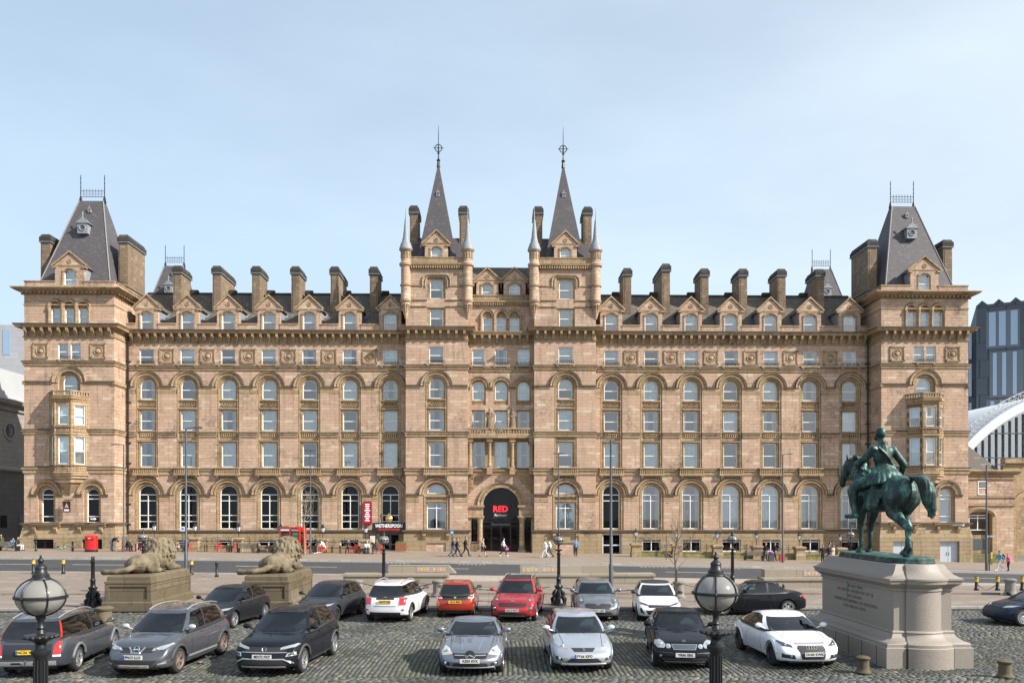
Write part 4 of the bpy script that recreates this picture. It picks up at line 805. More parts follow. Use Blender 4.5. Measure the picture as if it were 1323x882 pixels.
for x in c3:
    m = MB(); arch_ring(m, x, 17.32, [(0.77, y0+0.02), (0.77, y0-0.08), (0.9, y0-0.1), (0.95, y0-0.04), (1.05, y0-0.15), (1.16, y0-0.18), (1.18, y0)], 18); put('arch_moulding', m.mesh('arch_moulding', DRESS, smooth=30), hotel)
    m = MB(); wall(m, x-0.79, x+0.79, 15.4, 18.12, [(x, 1.22, 16.0, 17.9, True)], y0+0.18, 0.25); put('bay_surround', m.mesh('bay_surround', DRESS), hotel)
    o = put('pierced_panel', AP_ROUND, hotel, (x, y0+0.18, 15.45)); o.scale = (0.78, 1, 0.85)
    add_window(x, 16.0, y0+0.3, 1.22, 1.9, 'arch', 'net'); add_window(x, 19.6, y0+0.14, 1.25, 1.68, 'sash', rcur())
    o = put('sill', FSILL, hotel, (x, y0, 0)); o.scale = (0.8, 1, 1); o = put('window_guard', GRILL, hotel, (x, y0, 0)); o.scale = (0.85, 1, 1)
    m = MB(); wall(m, x-0.72, x+0.72, 12.7, 15.0, [(x, 1.22, 12.8, 14.85, False)], y0+0.15, 0.25); put('window_surround', m.mesh('window_surround', DRESS), hotel)
    add_window(x, 12.8, y0+0.3, 1.22, 2.05, 'sash', 'net' if x == 0 else 'side'); add_window(x, 8.97, y0+0.42, 1.36, 2.7, 'sash', 'net' if x == 0 else 'drapes')
    o = put('pierced_panel', AP_ROUND, hotel, (x, y0-0.12, 8.3)); o.scale = (1.1, 1, 1.0)
    X = x*0.6
    m = MB(); arch_ring(m, X, 24.71, [(0.47, y0+0.02), (0.47, y0-0.08), (0.6, y0-0.1), (0.72, y0-0.16), (0.8, y0)], 16); put('arch_moulding', m.mesh('arch_moulding', DRESS, smooth=30), hotel)
    m = MB(); m.box(X-0.5, X+0.5, y0+0.15, y0+0.3, 24.55, 25.22); arch_ring(m, X, 24.72, [(0.2, y0+0.15), (0.22, y0+0.08), (0.28, y0+0.08), (0.3, y0+0.15)], 12); put('tympanum', m.mesh('tympanum', DRESS), hotel)
    add_window(X, 23.15, y0+0.2, 0.98, 1.42, 'sash', 'net')
for d in (-2.1, -0.71, 0.71, 2.1):
    m = MB(); m.lathe([(0.16, 23.12), (0.16, 23.25), (0.1, 23.3), (0.1, 24.3), (0.18, 24.5), (0.19, 24.68)], 10, (d, y0-0.05, 0)); put('column', m.mesh('column', DRESS, smooth=40), hotel)
DM_M = dormer_meshes(2.3, 26.5, 28.5, 29.6, 1.15, 28.1, 2.2)
for x in (-1.42, 1.42): dormer(DM_M, x, y0+0.06)
m = MB(); m.prism([(0.6, 26.4), (5.4, 31.4), (9, 27.0)], 'x', -CX0, CX0); m.build('roof', DSLATE, hotel)
# balcony over the loggia, its columns, and the two carved figures standing on it
m = MB(); m.box(-CX0-0.05, CX0+0.05, y0-1.0, y0, 11.95, 12.15); m.box(-CX0, CX0, y0-0.9, y0-0.05, 12.15, 12.4); m.box(-CX0, CX0, y0-0.95, y0-0.7, 12.85, 13.0); m.box(-CX0, CX0, y0-0.88, y0-0.78, 12.4, 12.46)
for i in range(24): x = -CX0+0.14+(2*CX0-0.28)*i/23; m.lathe([(0.05, 12.46), (0.1, 12.6), (0.05, 12.75), (0.08, 12.85)], 6, (x, y0-0.83, 0))
put('balcony', m.mesh('balcony', DRESS), hotel)
for x in (-3.2, -1.18, 1.18, 3.2):
    m = MB(); m.box(x-0.28, x+0.28, y0-0.85, y0-0.02, 8.2, 8.95); m.lathe([(0.26, 8.95), (0.26, 9.05), (0.19, 9.15), (0.17, 11.2), (0.26, 11.45), (0.28, 11.6)], 14, (x, y0-0.5, 0)); m.box(x-0.32, x+0.32, y0-0.85, y0-0.02, 11.6, 11.95); put('column', m.mesh('column', DRESS, smooth=35), hotel)
# ================================================================ ground, road, pavements
import numpy as np
def G(x, y):
    t = min(1, max(0, (y-38)/18)); q = max(-90, min(90, x)); return t*t*(3-2*t)*(-0.0156*q-0.000109*q*q)
def strip(name, x0, x1, y0, y1, dz, material, nx=60, ny=6, skirt=0.25, kind=True):
    m = MB(); vs = []; fs = []
    for j in range(ny+1):
        for i in range(nx+1):
            x = x0+(x1-x0)*i/nx; y = y0+(y1-y0)*j/ny; vs.append((x, y, G(x, y)+dz))
    fs = [(j*(nx+1)+i, j*(nx+1)+i+1, (j+1)*(nx+1)+i+1, (j+1)*(nx+1)+i) for j in range(ny) for i in range(nx)]
    m.add(vs, fs)
    if skirt:
        for row in (0, ny):
            b = [vs[row*(nx+1)+i] for i in range(nx+1)]; m.add(b+[(p[0], p[1], p[2]-skirt) for p in b], [(i, i+1, nx+2+i, nx+1+i) for i in range(nx)])
    o = m.build(name, material, recalc=False); 
    return struct(o) if kind else o
ASPH = mat('asphalt', (0.047, 0.047, 0.050), 0.9, noise=(1.2, 0.28), bump=0.006, bscale=60)
EARTH = mat('far_ground', (0.13, 0.125, 0.11), 0.95, noise=(0.05, 0.3))
FLAG = masonry('york_flags', (0.235, 0.19, 0.155), (0.19, 0.155, 0.13), (0.28, 0.24, 0.20), (0.11, 0.09, 0.075), 0.95, 0.62, mortar=0.015, stain=0.45, floor=True, soot=(0.13, 0.11, 0.09), bumpd=0.006)
FLAG2 = masonry('pavement_flags', (0.27, 0.215, 0.17), (0.225, 0.175, 0.14), (0.29, 0.25, 0.21), (0.12, 0.10, 0.085), 0.75, 0.45, mortar=0.014, stain=0.35, floor=True, soot=(0.15, 0.12, 0.10), bumpd=0.005)
PALE = masonry('pale_paving', (0.35, 0.30, 0.24), (0.31, 0.265, 0.215), (0.38, 0.335, 0.28), (0.18, 0.155, 0.13), 0.9, 0.6, mortar=0.014, stain=0.25, floor=True, bumpd=0.005)
KERB = masonry('granite_kerb', (0.33, 0.31, 0.29), (0.26, 0.25, 0.235), (0.38, 0.36, 0.33), (0.1, 0.1, 0.09), 0.9, 0.6, stain=0.4, floor=True, soot=(0.1, 0.09, 0.08))
JOINT = mat('mossy_joint_bed', (0.045, 0.052, 0.020), 1.0, noise=(2.5, 0.5))
LINE = mat('road_paint', (0.62, 0.62, 0.58), 0.8, noise=(3, 0.35)); YLINE = mat('yellow_paint', (0.62, 0.42, 0.06), 0.8, noise=(4, 0.4))
m = MB(); xs = [-1600, -400, -150]+list(range(-100, 101, 10))+[150, 400, 1600]; ysg = [-200, 0, 30, 38, 42, 46, 50, 54, 60, 90, 150, 400, 1700]
m.add([(x, y, G(x, y)-0.12) for y in ysg for x in xs], [(j*len(xs)+i, j*len(xs)+i+1, (j+1)*len(xs)+i+1, (j+1)*len(xs)+i) for j in range(len(ysg)-1) for i in range(len(xs)-1)])
struct(m.build('ground', EARTH, recalc=False))
strip('sett_bed', -70, 70, 1, 35.5, -0.021, JOINT, 20, 4, 0)
strip('plateau_paving', -70, 70, 35.75, 41.0, 0.10, FLAG, 60, 2)
strip('plateau_paving', -70, 70, 41.0, 51.6, 0.20, FLAG, 60, 8, 0.3)
strip('plateau_paving', -8, 70, 47.6, 51.55, 0.205, PALE, 40, 4, 0)
strip('kerb', -70, 70, 35.5, 35.76, 0.105, KERB, 20, 1)
strip('gutter', -70, 70, 35.1, 35.5, 0.012, mat('dark_kerb_strip', (0.022, 0.022, 0.021), 0.9, noise=(2, 0.4)), 20, 1, 0)  # dark strip along the foot of the kerb
strip('kerb', -70, 70, 51.55, 51.9, 0.21, KERB, 60, 1)
strip('road', -110, 110, 51.85, 66.2, 0.06, ASPH, 80, 8, 0)
strip('gutter', -110, 110, 65.6, 66.2, 0.066, mat('worn_gutter', (0.20, 0.195, 0.185), 0.9, noise=(1, 0.3)), 80, 1, 0)
strip('kerb', -110, 110, 66.2, 66.5, 0.185, KERB, 80, 1)
strip('pavement', -110, 110, 66.5, 86.0, 0.18, FLAG2, 80, 8)
# side street by the theatre, lane markings
for x0, x1 in ((-47.0, -43.6), (-41, -34.5), (-31.5, -27.0), (-19.5, -12.0), (-8.0, -2.2), (2.5, 7.2), (12.5, 17.5), (22, 27.5), (34, 39), (44, 49)):
    strip('lane_line', x0, x1, 59.4, 59.6, 0.068, LINE, 8, 1, 0)
strip('edge_line', -60, 60, 65.2, 65.36, 0.069, LINE, 60, 1, 0)
for x0 in (-9.3, -3.2, 3.4, 11.5, 17.4):
    for k in range(7): strip('road_marking', x0+k*0.33, x0+k*0.33+0.2, 64.1, 64.42, 0.068, LINE if x0 < 2 else YLINE, 1, 1, 0)
# granite setts laid in three fields: courses across, courses along, courses across
def sett_field(x_of, y0, y1, along, seed, name):
    rng = np.random.default_rng(seed); L, W = (0.225, 0.14); V = []; 
    cs = []
    if not along:
        y = y0; r = 0
        while y < y1-0.06:
            w = W*rng.uniform(0.9, 1.12); half = x_of(y); x = -half+(0.12 if r % 2 else 0)
            n = int(2*half/L*1.05); ls = L*rng.uniform(0.72, 1.22, n); e = x+np.concatenate([[0], np.cumsum(ls)])
            for i in range(n): cs.append((e[i], e[i+1], y, y+w))
            y += w; r += 1
    else:
        half = x_of(y1); x = -half; r = 0
        while x < half:
            w = W*rng.uniform(0.92, 1.12); n = int((y1-y0)/L)+1; ls = L*rng.uniform(0.75, 1.2, n); ls *= (y1-y0)/ls.sum(); e = y0+np.concatenate([[0], np.cumsum(ls)])
            for i in range(n):
                if abs(x) < x_of(e[i])+0.3: cs.append((x, x+w, e[i], e[i+1]))
            x += w; r += 1
    c = np.array(cs); n = len(c); g = 0.011+rng.uniform(0, 0.010, n)
    # drifting courses: fields were never laid dead straight
    x0, x1, ya, yb = c[:, 0]+g, c[:, 1]-g, c[:, 2]+g, c[:, 3]-g; h = rng.normal(0, 0.0035, n); b = 0.02
    tx, ty = rng.normal(0, 0.0022, n), rng.normal(0, 0.0022, n)
    v = np.zeros((n, 8, 3)); X = [(x0, ya), (x1, ya), (x1, yb), (x0, yb)]; s = [(-1, -1), (1, -1), (1, 1), (-1, 1)]
    for k in range(4):
        v[:, k, 0], v[:, k, 1], v[:, k, 2] = X[k][0], X[k][1], -0.028
        v[:, k+4, 0] = X[k][0]-s[k][0]*b*rng.uniform(0.6, 1.2, n); v[:, k+4, 1] = X[k][1]-s[k][1]*b*rng.uniform(0.6, 1.2, n); v[:, k+4, 2] = h+s[k][0]*tx+s[k][1]*ty
    v = v.reshape(-1, 3); wob = 0.05*np.sin(v[:, 0]*0.9+v[:, 1]*0.35)+0.03*np.sin(v[:, 0]*2.3)
    if along: v[:, 0] += 0.022*np.sin(v[:, 1]*0.8+v[:, 0]*0.3)+0.008*np.sin(v[:, 1]*3.1+v[:, 0]*5.3)
    else: v[:, 1] += wob
    f = np.array([[4, 5, 6, 7], [0, 1, 5, 4], [1, 2, 6, 5], [2, 3, 7, 6], [3, 0, 4, 7]]); F = (np.arange(n)[:, None, None]*8+f[None]).reshape(-1, 4)
    me = bpy.data.meshes.new(name); me.vertices.add(len(v)); me.vertices.foreach_set('co', v.ravel().astype(np.float32)); me.loops.add(F.size); me.loops.foreach_set('vertex_index', F.ravel().astype(np.int32))
    me.polygons.add(len(F)); me.polygons.foreach_set('loop_start', np.arange(0, F.size, 4, dtype=np.int32)); me.update(calc_edges=True); me.validate(); me.materials.append(SETT)
    return stuff(put(name, me))
def sett_mat():
    m = bpy.data.materials.new('granite_sett'); m.use_nodes = True; nt = m.node_tree; b = nt.nodes['Principled BSDF']; N = nt.nodes.new; L = nt.links.new
    g = N('ShaderNodeNewGeometry'); cr = N('ShaderNodeValToRGB'); e = cr.color_ramp.elements
    e[0].position = 0.0; e[0].color = (0.044, 0.047, 0.047, 1); e[1].position = 1.0; e[1].color = (0.21, 0.165, 0.135, 1)
    for p, c in ((0.3, (0.064, 0.068, 0.066)), (0.6, (0.086, 0.089, 0.086)), (0.86, (0.118, 0.115, 0.107)), (0.95, (0.145, 0.132, 0.117))): el = e.new(p); el.color = (*c, 1)
    L(g.outputs['Random Per Island'], cr.inputs[0])
    n = N('ShaderNodeTexNoise'); n.inputs['Scale'].default_value = 0.55; n.inputs['Detail'].default_value = 7; n.inputs['Roughness'].default_value = 0.7; L(g.outputs['Position'], n.inputs['Vector'])
    r = N('ShaderNodeMapRange'); r.inputs[1].default_value = 0.46; r.inputs[2].default_value = 0.70; r.inputs[3].default_value = 0; r.inputs[4].default_value = 0.65; L(n.outputs[0], r.inputs[0])
    mx_ = N('ShaderNodeMix'); mx_.data_type = 'RGBA'; mx_.inputs[7].default_value = (0.068, 0.074, 0.030, 1); L(r.outputs[0], mx_.inputs[0]); L(cr.outputs[0], mx_.inputs[6]); n5 = N('ShaderNodeTexNoise'); n5.inputs['Scale'].default_value = 0.33; n5.inputs['Detail'].default_value = 4; L(g.outputs['Position'], n5.inputs['Vector']); r5 = N('ShaderNodeMapRange'); r5.inputs[1].default_value = 0.52; r5.inputs[2].default_value = 0.66; r5.inputs[3].default_value = 1.08; r5.inputs[4].default_value = 0.62; L(n5.outputs[0], r5.inputs[0]); v5 = N('ShaderNodeVectorMath'); v5.operation = 'SCALE'; L(mx_.outputs[2], v5.inputs[0]); L(r5.outputs[0], v5.inputs['Scale']); L(v5.outputs[0], b.inputs['Base Color'])
    n2 = N('ShaderNodeTexNoise'); n2.inputs['Scale'].default_value = 40; n2.inputs['Detail'].default_value = 4; L(g.outputs['Position'], n2.inputs['Vector'])
    bu = N('ShaderNodeBump'); bu.inputs['Distance'].default_value = 0.008; bu.inputs['Strength'].default_value = 0.7; L(n2.outputs[0], bu.inputs['Height']); L(bu.outputs[0], b.inputs['Normal'])
    b.inputs['Roughness'].default_value = 0.62; return m
SETT = sett_mat()
xo = lambda y: 0.68*y+3.5
sett_field(xo, 19.0, 21.3, False, 1, 'granite_setts'); sett_field(xo, 21.35, 27.2, True, 2, 'granite_setts'); sett_field(xo, 27.25, 35.45, False, 3, 'granite_setts')
strip('sett_paving', -70, 70, 1, 19.0, -0.012, masonry('far_setts', (0.14, 0.14, 0.13), (0.10, 0.10, 0.095), (0.22, 0.19, 0.16), (0.04, 0.042, 0.025), 0.23, 0.145, mortar=0.015, stain=0.3, floor=True, soot=(0.075, 0.078, 0.035)), 10, 4, 0)

# ================================================================ neighbouring buildings
def ztop(x, y): return G(x, y)
# low sandstone block beside the right tower
an = thing('side_block', 'low sandstone block with hipped slate roof joined to the right tower', 'building', (51.2, 82.4, 0))
m = MB(); wall(m, -3.2, 2.75, -2.5, 8.6, [(-0.9, 2.6, -0.4, 4.3, False)], 0, 0.45, 0, 1); wall(m, -3.2, 2.75, 8.6, 8.7, [], 0)
m.quad((2.75, 0, -2.5), (2.75, 9, -2.5), (2.75, 9, 8.7), (2.75, 0, 8.7)); m.build('wall', SM, an)
m = MB(); run(m, -3.2, 2.95, [(0, 7.7), (-0.15, 7.75), (-0.15, 7.95), (0, 8.0)], 0); run(m, -3.2, 3.2, [(0, 8.2), (-0.4, 8.35), (-0.55, 8.55), (-0.5, 8.7), (8.5, 8.72), (8.5, 8.2)]); run(m, -3.2, 2.9, [(0, 4.9), (-0.15, 4.95), (-0.15, 5.15), (0, 5.2)]); run(m, -3.2, 2.9, [(0, 5.75), (-0.12, 5.8), (-0.12, 5.95), (0, 6.0)]); m.build('string_course', DRESS, an)
m = MB()
for s in (-1, 1): m.box(-0.9+s*1.5-0.22, -0.9+s*1.5+0.22, -0.18, 0.1, -0.9, 3.9)
hd = [(-0.9-1.5*cos(t), 3.9+0.75*sin(t)) for t in [pi*i/12 for i in range(13)]]
m.tube([(x, -0.05, z) for x, z in hd], 0.26, 6); m.box(-2.2, 0.4, 0.25, 0.4, -0.4, 1.9); m.build('door_surround', DRESS, an)
add_window(-0.9, 2.4, 0.28, 1.9, 1.6, 'cross', None, DGLASS, parent=an); add_window(-0.6, 6.1, -0.04, 0.95, 1.45, 'sash', 'full', parent=an)
m = MB(); m.box(-1.85, 0.05, 0.2, 0.26, 0.4, 1.5); m.build('grey_panel', GREYMET, an)
m = MB()
for k in range(4): m.box(-3.1, 0.9, -1.7+k*0.4, 0.0, -1.1+k*0.27, -0.85+k*0.27)
m.build('step', mat('mossy_step', (0.17, 0.16, 0.075), 0.95, noise=(2, 0.4)), an)
m = MB(); m.add([(-3.2, 1.5, 8.7), (2.3, 1.5, 8.7), (2.3, 9, 8.7), (-3.2, 9, 8.7), (-2.6, 5.2, 13.4), (-1.3, 5.2, 13.4)], [(0, 1, 5, 4), (1, 2, 5), (2, 3, 4, 5), (3, 0, 4)]); r_ = m.build('roof', DSLATE, an)
m = MB(); m.lathe([(0.22, 13.1), (0.1, 13.5), (0.24, 13.7), (0.1, 13.9), (0.12, 14.6), (0.02, 15.3), (0, 15.4)], 8, (-1.9, 5.2, 0)); put('finial', m.mesh('finial', mat('terracotta', (0.2, 0.08, 0.05), 0.8)), r_)
m = MB(); m.box(2.6, 9.5, 1.5, 2.0, 5.0, 9.5); m.box(2.6, 9.5, 1.2, 2.0, 9.5, 10.0)
m.prism([(3.2, -2), (3.9, -2), (3.9, 4.4), (3.2, 4.4)], 'y', 1.2, 2.0); arch_ring(m, 5.6, 4.4, [(1.7, 2.0), (1.7, 1.3), (2.3, 1.3), (2.3, 2.0)], 16); m.build('arcade', DRESS, an)
# station roof: white arched rib with a glazed end screen
st = thing('station_roof', 'white arched railway station roof with glazed end screen behind the low block', 'station', (84, 113, 0))
m = MB(); arch_ring(m, 0, -1.2, [(21.8, 0), (21.8, -0.8), (23.0, -0.8), (23.0, 0), (23.0, 60)], 60); m.build('arch_rib', mat('white_rib_paint', (0.62, 0.64, 0.66), 0.6), st, smooth=20)
m = MB(); a = arcpts(0, -1.2, 21.9, 40); m.add([(x, 0.3, z) for x, z in a], [tuple(range(len(a)))]); m.build('glazed_screen', glass('station_glass', (0.6, 0.68, 0.68), 0.38), st)
m = MB()
for i in range(44):
    x = -21.2+i*0.98; z = sqrt(max(0.1, 21.3**2-x*x))-1.2; m.box(x-0.03, x+0.03, 0.0, 0.25, -2, z)
for z in (5.0, 8.5, 12.0, 15.5): w = sqrt(21.3**2-(z+1.2)**2); m.box(-w, w, 0.02, 0.2, z, z+0.12)
m.build('mullions', GREYMET, st)
m = MB(); R0, R1 = 23.1, 24.3
for i in range(90):
    t = pi*(i+0.5)/90; t2 = pi*(i+1.5)/90
    P0 = (R0*cos(t), -0.4, R0*sin(t)-1.2); P1 = (R1*cos(t), -0.4, R1*sin(t)-1.2); P2 = (R1*cos(t2), -0.4, R1*sin(t2)-1.2); P3 = (R0*cos(t2), -0.4, R0*sin(t2)-1.2)
    m.tube([P0, P1], 0.05, 4); m.tube([P1, P2], 0.06, 4); m.tube([P0, P2], 0.04, 4); m.tube([P1, P3], 0.04, 4)
m.build('walkway_rail', mat('rail_paint', (0.55, 0.57, 0.58), 0.6), st)
m = MB(); m.quad((-23, 40, -2), (23, 40, -2), (23, 40, 21), (-23, 40, 21)); m.build('shed_back', mat('station_dim', (0.6, 0.63, 0.62), 0.9), st)
m = MB(); m.box(-23, 23, -0.9, 1.0, -3, 6.5); m.build('stone_base', DRESS, st)
# dark modern block behind the station
mb_ = thing('modern_tower_block', 'dark clad modern tower block with blue vertical windows behind the station', 'building', (91, 150, 0), radians(-28))
CLAD = masonry('charcoal_cladding', (0.07, 0.084, 0.104), (0.058, 0.07, 0.088), (0.085, 0.10, 0.122), (0.03, 0.034, 0.04), 1.2, 3.3, mortar=0.05, stain=0.1, rough=0.6)
m = MB(); m.box(0, 60, 0, 25, -2, 43.5); 
for i in range(22): m.add([(i*2.7, -0.1, 43.4), (i*2.7+1.9, -0.1, 43.4), (i*2.7+0.95, -0.1, 44.3), (i*2.7, 1, 43.4), (i*2.7+1.9, 1, 43.4), (i*2.7+0.95, 1, 44.3)], [(0, 1, 2), (3, 4, 5), (0, 2, 5, 3), (1, 2, 5, 4)])
m.build('wall', CLAD, mb_)
m = MB(); m.box(-4.0, -0.01, 2.5, 24, -2, 39.5); m.build('stair_wing', CLAD, mb_)
BLUEW = glass('blue_glass', (0.25, 0.33, 0.42), 0.42); PANEL = mat('grey_panel_clad', (0.10, 0.122, 0.15), 0.5)
w1 = MB(); w1.box(-0.55, 0.55, -0.06, 0.0, 0, 5.6); WB = w1.mesh('window', mat('blue_pane', (0.24, 0.33, 0.45), 0.08, 0.0, spec=1.0))
w2 = MB(); w2.box(-0.32, 0.32, -0.06, 0.0, 0, 6.6); WB2 = w2.mesh('window', bpy.data.materials['blue_pane'])
random.seed(5)
for r, (z, h) in enumerate(((35.5, 6.4), (26.2, 8.0), (19.2, 6.0), (10.0, 7.5))):
    for k in range(7):
        x = 2.2+k*7.4+(r % 2)*0.6
        m = MB(); m.box(x-0.6, x+4.8, -0.04, 0.0, z-0.4, z+h+0.2); m.build('cladding_panel', PANEL, mb_)
        for q in (0.2, 1.7, 3.4) if r % 2 else (0.4, 2.0, 3.9): put('window', WB if r in (0,) else WB2, mb_, (x+q, -0.05, z), 0, (1, 1, h/(5.6 if r == 0 else 6.6)))
for r in range(5):
    for k in range(3): put('window', WB2, mb_, (-3.4+k*1.25, 2.45, 5+r*7.2), 0, (0.8, 1, 0.9))
# stone theatre across the side street, and the block behind it
th = thing('stone_theatre', 'grey stone theatre side wall with round window across the side street', 'theatre', (-58, 84, 0))
GST = masonry('grey_portland_stone', (0.30, 0.285, 0.26), (0.24, 0.23, 0.21), (0.33, 0.315, 0.29), (0.12, 0.115, 0.105), 1.4, 0.6, stain=0.5)
GST2 = masonry('dark_base_stone', (0.15, 0.145, 0.135), (0.12, 0.115, 0.11), (0.18, 0.175, 0.16), (0.07, 0.07, 0.065), 1.6, 0.7, stain=0.5)
m = MB(); m.box(-30, 0, 0, 60, 9.6, 17.4); m.build('wall', GST, th); m = MB(); m.box(-30, 0.15, -0.2, 60, -1, 9.0); m.build('base', GST2, th)
m = MB(); rect_ring(m, -30, 0, 0, 60, [(0, 16.2), (0.25, 16.3), (0.3, 16.8), (0.9, 17.0), (1.1, 17.4), (0.3, 17.7)], 0, True); rect_ring(m, -30, 0, 0, 60, [(0.1, 8.9), (0.5, 9.2), (0.5, 9.45), (0.05, 9.7)]); m.build('cornice', GST, th)
for y in (11.5, 24.0):
    m = MB(); m.M = Matrix.Translation((0.02, y, 13.9))@Matrix.Rotation(pi/2, 4, 'Z'); arch_ring(m, 0, 0, [(0.85, 0), (0.85, -0.12), (1.1, -0.12), (1.15, 0)], 20, 0, 0, 2*pi); m.build('round_window', GST, th)
    rw = [c for c in th.children if c.name.startswith('round_window')][-1]; p = MB(); q = arcpts(0, 0, 0.86, 20, 0, 2*pi)[:-1]; p.M = m.M; p.add([(a, -0.03, b) for a, b in q], [tuple(range(20))]); put('pane', p.mesh('pane', mat('black_glass', (0.01, 0.01, 0.012), 0.1) if 'black_glass' not in bpy.data.materials else bpy.data.materials['black_glass']), rw)
for y in (9.6, 13.2, 18): m = MB(); m.box(0.1, 0.2, y, y+1.6 if y > 10 else y+1.2, -0.3 if y > 10 else 2.5, 3.9); m.build('door', bpy.data.materials['black_glass'], th)
m = MB(); m.box(-30, -0.6, 1, 58, 17.4, 21.2); m.build('attic', mat('pale_render', (0.40, 0.41, 0.42), 0.8, noise=(0.3, 0.1)), th)
bl = thing('grey_office_block', 'grey panelled office block rising behind the theatre', 'building', (-66, 128, 0))
m = MB(); m.box(-30, 2.2, 0, 30, 0, 34.0); m.build('wall', masonry('grey_panel_wall', (0.36, 0.36, 0.38), (0.31, 0.31, 0.33), (0.40, 0.40, 0.41), (0.2, 0.2, 0.2), 2.2, 1.1, stain=0.15), bl)
for k in range(6):
    for z in (29.2, 24.5): m = MB(); m.box(1.2-k*3.9-2.2, 1.2-k*3.9-1.0, -0.05, 0, z, z+4.0 if z > 28 else z+2.2); m.build('window', bpy.data.materials['blue_pane'], bl)
# ================================================================ parked cars
CGLASS = glass('car_glass', (0.42, 0.56, 0.62), 0.035); TINT = glass('tinted_glass', (0.06, 0.065, 0.07), 0.05)
RUBBER = mat('tyre_rubber', (0.018, 0.018, 0.019), 0.85, noise=(8, 0.3)); BLKPL = mat('black_plastic', (0.022, 0.022, 0.024), 0.55)
CHROME = mat('chrome', (0.75, 0.76, 0.78), 0.12, 1.0); ALLOY = mat('alloy_rim', (0.52, 0.53, 0.54), 0.32, 0.8, noise=(20, 0.15)); DALLOY = mat('dark_rim', (0.06, 0.06, 0.065), 0.35, 0.6); BRONZE_RIM = mat('dusty_rim', (0.34, 0.26, 0.22), 0.45, 0.6)
LENS = mat('headlamp_lens', (0.40, 0.43, 0.46), 0.10, 0.4, coat=1.0); LENSD = mat('dark_headlamp', (0.09, 0.10, 0.115), 0.08, 0.3, coat=1.0); LENSY = mat('clear_headlamp', (0.50, 0.49, 0.43), 0.15, 0.1, coat=1.0)
REDL = mat('red_lamp', (0.55, 0.015, 0.015), 0.12, coat=1.0); CLEARL = mat('white_lamp', (0.75, 0.74, 0.74), 0.12, coat=1.0); AMBER = mat('amber_lamp', (0.6, 0.2, 0.02), 0.15)
PLW = mat('white_plate', (0.60, 0.60, 0.57), 0.5); PLY = mat('yellow_plate', (0.78, 0.50, 0.03), 0.4); PLT = mat('plate_black', (0.01, 0.01, 0.01), 0.5); PLB = mat('plate_blue', (0.02, 0.08, 0.4), 0.4)
TRIM = mat('cabin_trim', (0.035, 0.036, 0.04), 0.8); SEATM = mat('seat_fabric', (0.11, 0.113, 0.118), 0.9); SEATL = mat('pale_seat', (0.38, 0.37, 0.34), 0.8); SILVTRIM = mat('satin_trim', (0.45, 0.46, 0.47), 0.35, 0.6)
CLADP = mat('grey_cladding', (0.05, 0.051, 0.054), 0.6)
def paint(name, col, metal=0.35, rough=0.32): return mat(name, col, rough, metal if max(col) > 0.05 else 0.0, noise=(1.2, 0.08), coat=1.0 if max(col) > 0.05 else 0.35, spec=0.5 if max(col) > 0.05 else 0.05)
def interp(keys, s):
    if s <= keys[0][0]: return keys[0][1]
    for i in range(len(keys)-1):
        a, b = keys[i], keys[i+1]
        if s <= b[0]:
            t = (s-a[0])/(b[0]-a[0]); p0 = keys[max(0, i-1)]; p3 = keys[min(len(keys)-1, i+2)]
            m1 = (b[1]-p0[1])/max(1e-6, b[0]-p0[0])*(b[0]-a[0]); m2 = (p3[1]-a[1])/max(1e-6, p3[0]-a[0])*(b[0]-a[0])
            return (2*t**3-3*t*t+1)*a[1]+(t**3-2*t*t+t)*m1+(-2*t**3+3*t*t)*b[1]+(t**3-t*t)*m2
    return keys[-1][1]
SEC = [(0, 0), (0.70, 0.0), (0.90, 0.015), (0.955, 0.06), (0.975, 0.16), (0.99, 0.32), (1.0, 0.48), (0.998, 0.60), (0.985, 0.70), (0.968, 0.765), (0.945, 0.83), (0.91, 0.89), (0.86, 0.94), (0.76, 0.975), (0.55, 0.99), (0.28, 1.0), (0, 1.0)]
RIMS = {}
